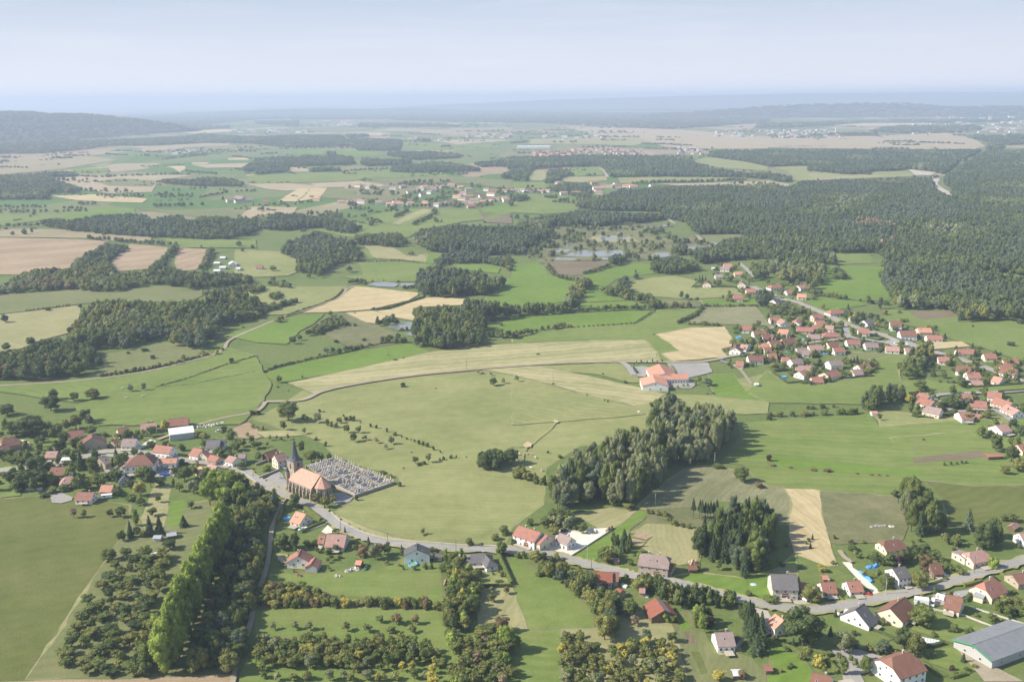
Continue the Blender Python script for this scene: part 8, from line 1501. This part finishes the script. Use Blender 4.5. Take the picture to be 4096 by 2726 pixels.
# ================================================================ fences
def fence(t, pts, label, h=1.1, sp=5.0):
    C = [at(t, *p) for p in pts]; r = empty('fence', C[0]); tag(r, label, 'fence'); o = C[0]; mb = MB(); pd = MB(); pd.tube((0, 0, -.2), (0, 0, h), .07, .06, TIMB, 5); pdm = pd.data('post')
    k = 0
    for a, b in zip(C, C[1:]):
        n = max(1, int((b - a).length / sp))
        for i in range(n):
            q = a.lerp(b, i / n) - o
            if k < 95: put(pdm, 'post', r, q.x, q.y, 0, 0)
            k += 1
        for z in (.5, .95): mb.tube(tuple(a - o + Vector((0, 0, z))), tuple(b - o + Vector((0, 0, z))), .02, .02, TIMB, 4)
    mb.build('rail', r)
fence('L1', [(1940,650),(2060,690),(2354,720)], 'wire fence with wooden posts around the pasture clump'); fence('L1', [(1100,1235),(1500,1300),(1900,1325),(2354,1335)], 'wire fence along the pasture above the road'); fence('L1', [(2005,1275),(2140,1225),(2230,1200)], 'short fence across the pasture corner'); fence('M1', [(520,1412),(900,1342),(1400,1268),(1930,1215)], 'wire fence along the near side of the field road', sp=9)
fence('B1', [(1110,562),(1760,560)], 'thin wire fence across the chalet lawn'); fence('B2', [(2150,620),(2150,790)], 'upright wire fence near the road'); fence('B2', [(1450,1000),(1560,1230),(1680,1500)], 'wire fence between orchard and vegetable beds')
# ================================================================ cows and people
def skin_mesh(name, pts, edges, mat, sub=2):
    me = bpy.data.meshes.new(name); me.from_pydata([p[:3] for p in pts], edges, [])
    o = bpy.data.objects.new(name, me); COL.objects.link(o)
    sk = o.modifiers.new('s', 'SKIN'); su = o.modifiers.new('u', 'SUBSURF'); su.levels = su.render_levels = sub
    if not me.skin_vertices: 
        bm = bmesh.new(); bm.from_mesh(me); bm.verts.layers.skin.verify(); bm.to_mesh(me); bm.free()
    for i, p in enumerate(pts): me.skin_vertices[0].data[i].radius = (p[3], p[4] if len(p) > 4 else p[3])
    me.skin_vertices[0].data[0].use_root = True
    dg = bpy.context.evaluated_depsgraph_get(); ev = bpy.data.meshes.new_from_object(o.evaluated_get(dg)); bpy.data.objects.remove(o)
    ev.materials.clear(); ev.materials.append(mat); ev.polygons.foreach_set('use_smooth', [True] * len(ev.polygons)); return ev
def cow_mat(name, c):
    m, nt, b = new_mat('hide_' + name); tc = nt.nodes.new('ShaderNodeTexCoord').outputs['Object']
    nt.links.new(mixc(nt, contrast(nt, noise(nt, tc, 1.4, 2), .50, .54), (.75, .72, .66), c), b.inputs['Base Color']); b.inputs['Roughness'].default_value = .8; return m
CP = [(0,0,1.05,.34,.36),(.55,0,1.08,.33,.36),(-.55,0,1.08,.32,.34),(-.85,0,1.15,.20,.24),(.9,0,1.15,.22,.28),(1.2,0,1.25,.14,.17),(1.42,0,1.22,.12,.13),(1.68,0,1.02,.075,.08),(1.36,.2,1.32,.03),(1.36,-.2,1.32,.03),
      (.62,.2,.7,.13),(.62,.2,.38,.06),(.64,.2,.04,.055),(.62,-.2,.7,.13),(.62,-.2,.38,.06),(.64,-.2,.04,.055),(-.68,.2,.75,.15),(-.60,.2,.55,.09),(-.76,.2,.42,.065),(-.72,.2,.04,.055),(-.68,-.2,.75,.15),(-.60,-.2,.55,.09),(-.76,-.2,.42,.065),(-.72,-.2,.04,.055),(-.98,0,1.1,.04),(-1.02,0,.6,.03),(-.3,0,.72,.12)]
CE = [(0,1),(0,2),(2,3),(1,4),(4,5),(5,6),(6,7),(6,8),(6,9),(1,10),(10,11),(11,12),(1,13),(13,14),(14,15),(2,16),(16,17),(17,18),(18,19),(2,20),(20,21),(21,22),(22,23),(3,24),(24,25),(0,26)]
cw = {k: skin_mesh('body', CP, CE, cow_mat(k, c), 1) for k, c in (('red', (.30, .13, .06)), ('pale', (.68, .58, .45)))}
for x, y, k, a, lab in [(48,505,'red',20,'red and white cow left of the dusty trodden patch'),(62,502,'red',-60,'red and white cow close beside another left of the dusty patch'),(132,500,'pale',80,'pale cow just below the dusty trodden patch'),(180,503,'red',10,'brown cow right of the dusty trodden patch'),(215,535,'red',100,'spotted cow standing apart on the right of the herd'),(18,540,'red',0,'brown cow at the edge of the clump shadow'),(52,550,'pale',40,'pale cow beside the clump of trees'),(28,572,'pale',120,'cow lying low near the clump of trees'),(60,632,'pale',60,'pale cow before the hedge, leftmost'),(178,630,'red',150,'red and white cow before the hedge, middle'),(272,655,'red',80,'spotted cow before the hedge, rightmost')]:
    p = at('L2', x, y); o = mesh_obj('cow', cw[k], None, (p.x, p.y, .1), RAD(a)); tag(o, lab, 'cow', 'cows on the pasture')
for x, y, k, lab in [(1165,1458,'pale','pale cow on the left river meadow'),(1315,1445,'pale','second pale cow on the left river meadow'),(1130,1370,'pale','pale cow between ditch and path')]:
    p = at('M0', x, y); o = mesh_obj('cow', cw[k], None, (p.x, p.y, .1), RAD(30)); o.scale = (1.2, 1.2, 1.2); tag(o, lab, 'cow', 'cows on the river meadow')
PP = [(0,0,.95,.15,.12),(0,0,1.2,.15,.11),(0,0,1.42,.17,.10),(0,0,1.53,.06),(0,.01,1.64,.10,.11),(0,.0,1.72,.08,.09),(.2,0,1.40,.065),(.27,.02,1.14,.045),(.26,.12,.9,.035),(-.2,0,1.40,.065),(-.27,.02,1.14,.045),(-.26,.12,.9,.035),(.1,0,.85,.10),(.12,.04,.48,.065),(.12,.0,.08,.05),(.13,.14,.04,.04),(-.1,0,.85,.10),(-.12,-.02,.48,.065),(-.12,-.08,.08,.05),(-.13,.06,.04,.04)]
PE = [(0,1),(1,2),(2,3),(3,4),(4,5),(2,6),(6,7),(7,8),(2,9),(9,10),(10,11),(0,12),(12,13),(13,14),(14,15),(0,16),(16,17),(17,18),(18,19)]
pm, nt_, b_ = new_mat('skin_and_clothes'); tc = nt_.nodes.new('ShaderNodeTexCoord').outputs['Object']; sx = nt_.nodes.new('ShaderNodeSeparateXYZ'); nt_.links.new(tc, sx.inputs[0])
c1 = mixc(nt_, contrast(nt_, sx.outputs[2], .95, .97), (.05, .06, .12), (.45, .42, .40)); c1 = mixc(nt_, contrast(nt_, sx.outputs[2], 1.5, 1.52), c1, (.5, .32, .24)); nt_.links.new(c1, b_.inputs['Base Color'])
ps = skin_mesh('body', PP, PE, pm, 1)
for t, x, y, lab in [('L2',186,1355,'person standing on the verge before the arched barn door'),('L2',306,1362,'person walking beside the cream annexe'),('L0',2322,705,'person walking on the village road near the light trees'),('L2',164,1352,'person beside another before the long white farmhouse')]:
    r = mesh_obj('person', ps, None, at(t, x, y) + Vector((0, 0, .3)), RNG.uniform(0, 6)); tag(r, lab, 'person')
    hb = MB(); hb.tube((0, -.01, 1.70), (0, -.01, 1.80), .095, .05, BARK, 8); hb.build('hair', r)
# white pool cover behind the weeping willow, hangar edge strip, conservatory, panels on roofs
r = empty('cold_frame', at('B3', 1495, 1200), RAD(-25)); tag(r, 'white ribbed pool cover beside the weeping willow', 'pool cover')
mb = MB(); mb.box(-3.6, 3.6, -2, 2, 0, .5, STONEL); mb.build('base', r)
for i in range(6): mb = MB(); mb.box(-3.5 + i * 1.18, -2.5 + i * 1.18, -1.9, 1.9, .503, .62, smat('cover_panel', (.72, .76, .8), .3, .05)); mb.build('panel', r)
mb = MB(); roof_mesh(mb, 0.05, 9.2, 4.0, 6.4, 'gable', smat('green_trim', (.10, .28, .15), .6, .1), ov=.55, t=.45); L_ = (at('B3',2400,1040,6.4) - at('B3',1885,1222,6.4)).length
e_ = mb.build('edge_strip', hg); e_.location = (-L_ / 2 + .05 - .4, 0, .08)
if (hg.matrix_basis @ Vector((-L_/2, 0, 0))).y > (hg.matrix_basis @ Vector((L_/2, 0, 0))).y: e_.location.x *= -1
# rusty shed: pale half of the roof
for ch in sh.children:
    if ch.name.startswith('roof'):
        L_ = (at('B2',1318,793,6) - at('B2',1402,908,6)).length; mb = MB(); mb.add([(-.3 * L_ * 0 - L_ * .5, .2, 6.03), (L_ * .5, .2, 6.03), (L_ * .5, 3.2, 4.42), (-L_ * .5, 3.2, 4.42)], [(0, 1, 2, 3)], RF('pinkgrey')); mb.build('sheet_panel', ch)
# ================================================================ plant the trees
REL = {'L': 'left of', 'R': 'right of', 'F': 'in front of', 'B': 'behind'}
COLW = {'dark': 'dark green', 'mid': 'green', 'olive': 'olive green', 'bright': 'bright green', 'yellow': 'yellow green', 'brown': 'brownish', 'grey': 'grey green', 'blue': 'blue green', 'plum': 'purple', 'conifer': 'dark green', 'dry': 'half bare'}
NW = {'broad': 'tree', 'poplar': 'slim tree', 'spruce': 'conifer', 'orchard': 'small tree', 'bush': 'bush'}
LM += [(at(t, x, y).x, at(t, x, y).y, s) for t, x, y, s in (('L1',222,722,'stone calvary cross'),('L1',1000,720,'cemetery'),('L2',140,415,'dusty trodden patch'),('L2',1862,598,'pole before the long wood'),('M1',1355,1348,'lone bush on the open pasture'),('M1',1250,790,'pond under the big wood'),('M1',1180,410,'pond above the pale stubble field'),
   ('M0',2000,1055,'bend of the field path'),('M0',700,760,'large wood above the path'),('L3',320,1100,'tan stubble strip'),('L3',1400,1100,'big clump beside the rough field'),('B3',1480,900,'box trailer'),('B2',1640,1160,'vegetable beds'),('B1',1443,497,'inflatable blue pool'),('B1',1290,1035,'second lawn'),('L0',1500,1000,'brown garden strip'),('L0',770,1075,'big left meadow'),('M2',1300,870,'tan field corner'),
   ('M2',700,1150,'field road'),('M2',240,1055,'left pole on the stubble'),('M0',1100,1100,'lower meadow by the path'),('L3',700,620,'mown meadow'),('L1',1500,480,'pasture slope above the cemetery'))]
pend = {}
for (t, x, y, kind, col, h, w, lab) in SPOTS:
    p = at(t, x, y)
    if lab == 'tallstem': add_tree(kind, col, p, h, w, 'bare stemmed spruce in the row at the edge of the small wood', 'bare stemmed spruces'); TREES[-1].append('tall'); continue
    add_tree(kind, col, p, h, w, lab, None); tr = TREES[-1]
    tr.append('spot')
    if lab is None:
        best = min(LM, key=lambda m: (m[0] - p.x) ** 2 + (m[1] - p.y) ** 2); q = project(np.array([[best[0], best[1], 0], [p.x, p.y, 0]])); dx, dy = q[1] - q[0]
        rel = ('R' if dx > 0 else 'L') if abs(dx) > abs(dy) * 1.3 else ('F' if dy > 0 else 'B')
        pend.setdefault((kind, col, rel, best[2]), []).append(((p.x - best[0]) ** 2 + (p.y - best[1]) ** 2, len(TREES) - 1))
NTH = ['', 'second nearest ', 'third nearest ', 'fourth nearest ', 'fifth nearest ', 'sixth nearest ', 'seventh nearest ', 'eighth nearest ', 'ninth nearest ', 'tenth nearest ', 'eleventh nearest ', 'twelfth nearest ']
for (kind, col, rel, ph), lst in pend.items():
    for i, (_, k) in enumerate(sorted(lst)):
        TREES[k][6] = f'{(NTH[i] if i else ("nearest " if len(lst) > 1 else ""))}{COLW[col]} {NW[kind]} {REL[rel]} the {ph}'
P3 = np.array([[t[2], t[3], t[10]] for t in TREES]); top = P3 + np.array([[0, 0, t[4]] for t in TREES])
pb, pt = project(P3), project(top); dist = np.linalg.norm(P3 - [0, 0, CAM_H], axis=1)
vis = (pt[:, 1] < 2740) & (pb[:, 1] > 0) & (pb[:, 0] > -150) & (pb[:, 0] < 4246)
vis_w = (pb[:, 0] > -700) & (pb[:, 0] < 4796) & (pt[:, 1] < 3100)
indiv = set(); CAP = {'broad': 290, 'poplar': 270, 'spruce': 180, 'orchard': 290, 'bush': 290}
for kd in KINDS:
    idx = [i for i in range(len(TREES)) if TREES[i][0] == kd and vis[i] and not TREES[i][9] and TREES[i][6]]
    idx.sort(key=lambda i: (-(1 if TREES[i][-1] in ('spot', 'tall') else 0) * .004 - (TREES[i][4] * TREES[i][5]) ** .5 / dist[i]))
    indiv |= set(idx[:CAP[kd]])
protos = {}
for i in sorted(indiv):
    kd, col, x, y, h, w, lab, grp, rz, _, z = TREES[i][:11]; var = i % NVAR; nm, cat, _c = KINDS[kd]
    me = crown_for(kd, col, var)
    if kd == 'bush':
        o = bpy.data.objects.new(nm, me); COL.objects.link(o); o.location = (x, y, 0); o.rotation_euler = (0, 0, rz); o.scale = (w, w, h)
        tag(o, lab, cat, grp); continue
    key = (kd, col, var, TREES[i][-1] == 'tall')
    if key not in protos:
        r = empty(nm, (x, y, 0), rz); mesh_obj('trunk', trunk_for(kd, var), r); c = mesh_obj('crown', me, r)
        if key[3]: c.scale = (1, 1, .62); c.location.z = .38
        protos[key] = r
    else: r = copy_tree(protos[key])
    for k_ in ('group',):
        if k_ in r: del r[k_]
    r.location = (x, y, 0); r.rotation_euler = (0, 0, rz); r.scale = (w, w, h); tag(r, lab, cat, grp)
# everything past the individual ones: one object per kind, instanced on points
def scatter(kd, idx):
    cols = sorted({TREES[i][1] for i in idx}); variants = []; pc = bpy.data.collections.new('source_' + kd)
    for c in cols:
        for v in range(2):
            o = bpy.data.objects.new(f'{kd}_{c}_{v}', crown_for(kd, c, v, False)); pc.objects.link(o); variants.append((c, v, o.name))
    order = {n: k for k, n in enumerate(sorted(v[2] for v in variants))}
    look = {(c, v): order[n] for c, v, n in variants}
    me = bpy.data.meshes.new(kd); n = len(idx)
    me.from_pydata([(TREES[i][2], TREES[i][3], TREES[i][10]) for i in idx], [], [])
    a = me.attributes.new('ix', 'INT', 'POINT'); a.data.foreach_set('value', [look[(TREES[i][1], i % 2)] for i in idx])
    a = me.attributes.new('sc', 'FLOAT_VECTOR', 'POINT'); a.data.foreach_set('vector', np.array([[TREES[i][5], TREES[i][5], TREES[i][4]] for i in idx], np.float32).ravel())
    a = me.attributes.new('rt', 'FLOAT_VECTOR', 'POINT'); a.data.foreach_set('vector', np.array([[0, 0, TREES[i][8]] for i in idx], np.float32).ravel())
    o = mesh_obj({'broad': 'distant_woodland', 'poplar': 'distant_poplars', 'spruce': 'distant_conifers', 'orchard': 'orchard_thicket', 'bush': 'undergrowth'}[kd], me)
    tag(o, {'broad': 'dark broadleaf woods and forest spreading over the plain', 'poplar': 'grey green poplar tops inside the woods', 'spruce': 'dark conifers inside the far forest', 'orchard': 'small fruit trees packed inside the orchards', 'bush': 'low bushes of the far hedges and thickets'}[kd], 'woodland', kind='stuff')
    ng = bpy.data.node_groups.new('plant_' + kd, 'GeometryNodeTree'); ng.interface.new_socket('Geometry', in_out='INPUT', socket_type='NodeSocketGeometry'); ng.interface.new_socket('Geometry', in_out='OUTPUT', socket_type='NodeSocketGeometry')
    N = ng.nodes; gi, go = N.new('NodeGroupInput'), N.new('NodeGroupOutput'); ci = N.new('GeometryNodeCollectionInfo'); ci.inputs[0].default_value = pc; ci.inputs[1].default_value = True; ci.inputs[2].default_value = True
    ip = N.new('GeometryNodeInstanceOnPoints'); ip.inputs['Pick Instance'].default_value = True
    def na(nm, ty): q = N.new('GeometryNodeInputNamedAttribute'); q.data_type = ty; q.inputs[0].default_value = nm; return [s for s in q.outputs if s.enabled][0]
    lk = ng.links.new; lk(gi.outputs[0], ip.inputs['Points']); lk(ci.outputs[0], ip.inputs['Instance']); lk(na('ix', 'INT'), ip.inputs['Instance Index']); lk(na('rt', 'FLOAT_VECTOR'), ip.inputs['Rotation']); lk(na('sc', 'FLOAT_VECTOR'), ip.inputs['Scale']); lk(ip.outputs[0], go.inputs[0])
    o.modifiers.new('plant', 'NODES').node_group = ng
for kd in KINDS:
    idx = [i for i in range(len(TREES)) if TREES[i][0] == kd and i not in indiv and vis_w[i]]
    if idx: scatter(kd, idx)
print('TREES', len(TREES), 'individual', len(indiv), 'layers', LAYER[0])
# ================================================================ haze
mb = MB(); mb.box(-30000, 30000, -700, 46000, -4, 330, smat('haze', (1, 1, 1))); hz = mb.build('haze'); tag(hz, 'pale blue summer haze over the plain', 'haze', kind='stuff')
hm = bpy.data.materials.new('haze_air'); hm.use_nodes = True; hn = hm.node_tree; hn.nodes.clear(); ho = hn.nodes.new('ShaderNodeOutputMaterial'); pv = hn.nodes.new('ShaderNodeVolumePrincipled')
pv.inputs['Color'].default_value = HAZE_COL; pv.inputs['Density'].default_value = HAZE_D; pv.inputs['Anisotropy'].default_value = 0.1; hn.links.new(pv.outputs[0], ho.inputs['Volume'])
hz.data.materials.clear(); hz.data.materials.append(hm)
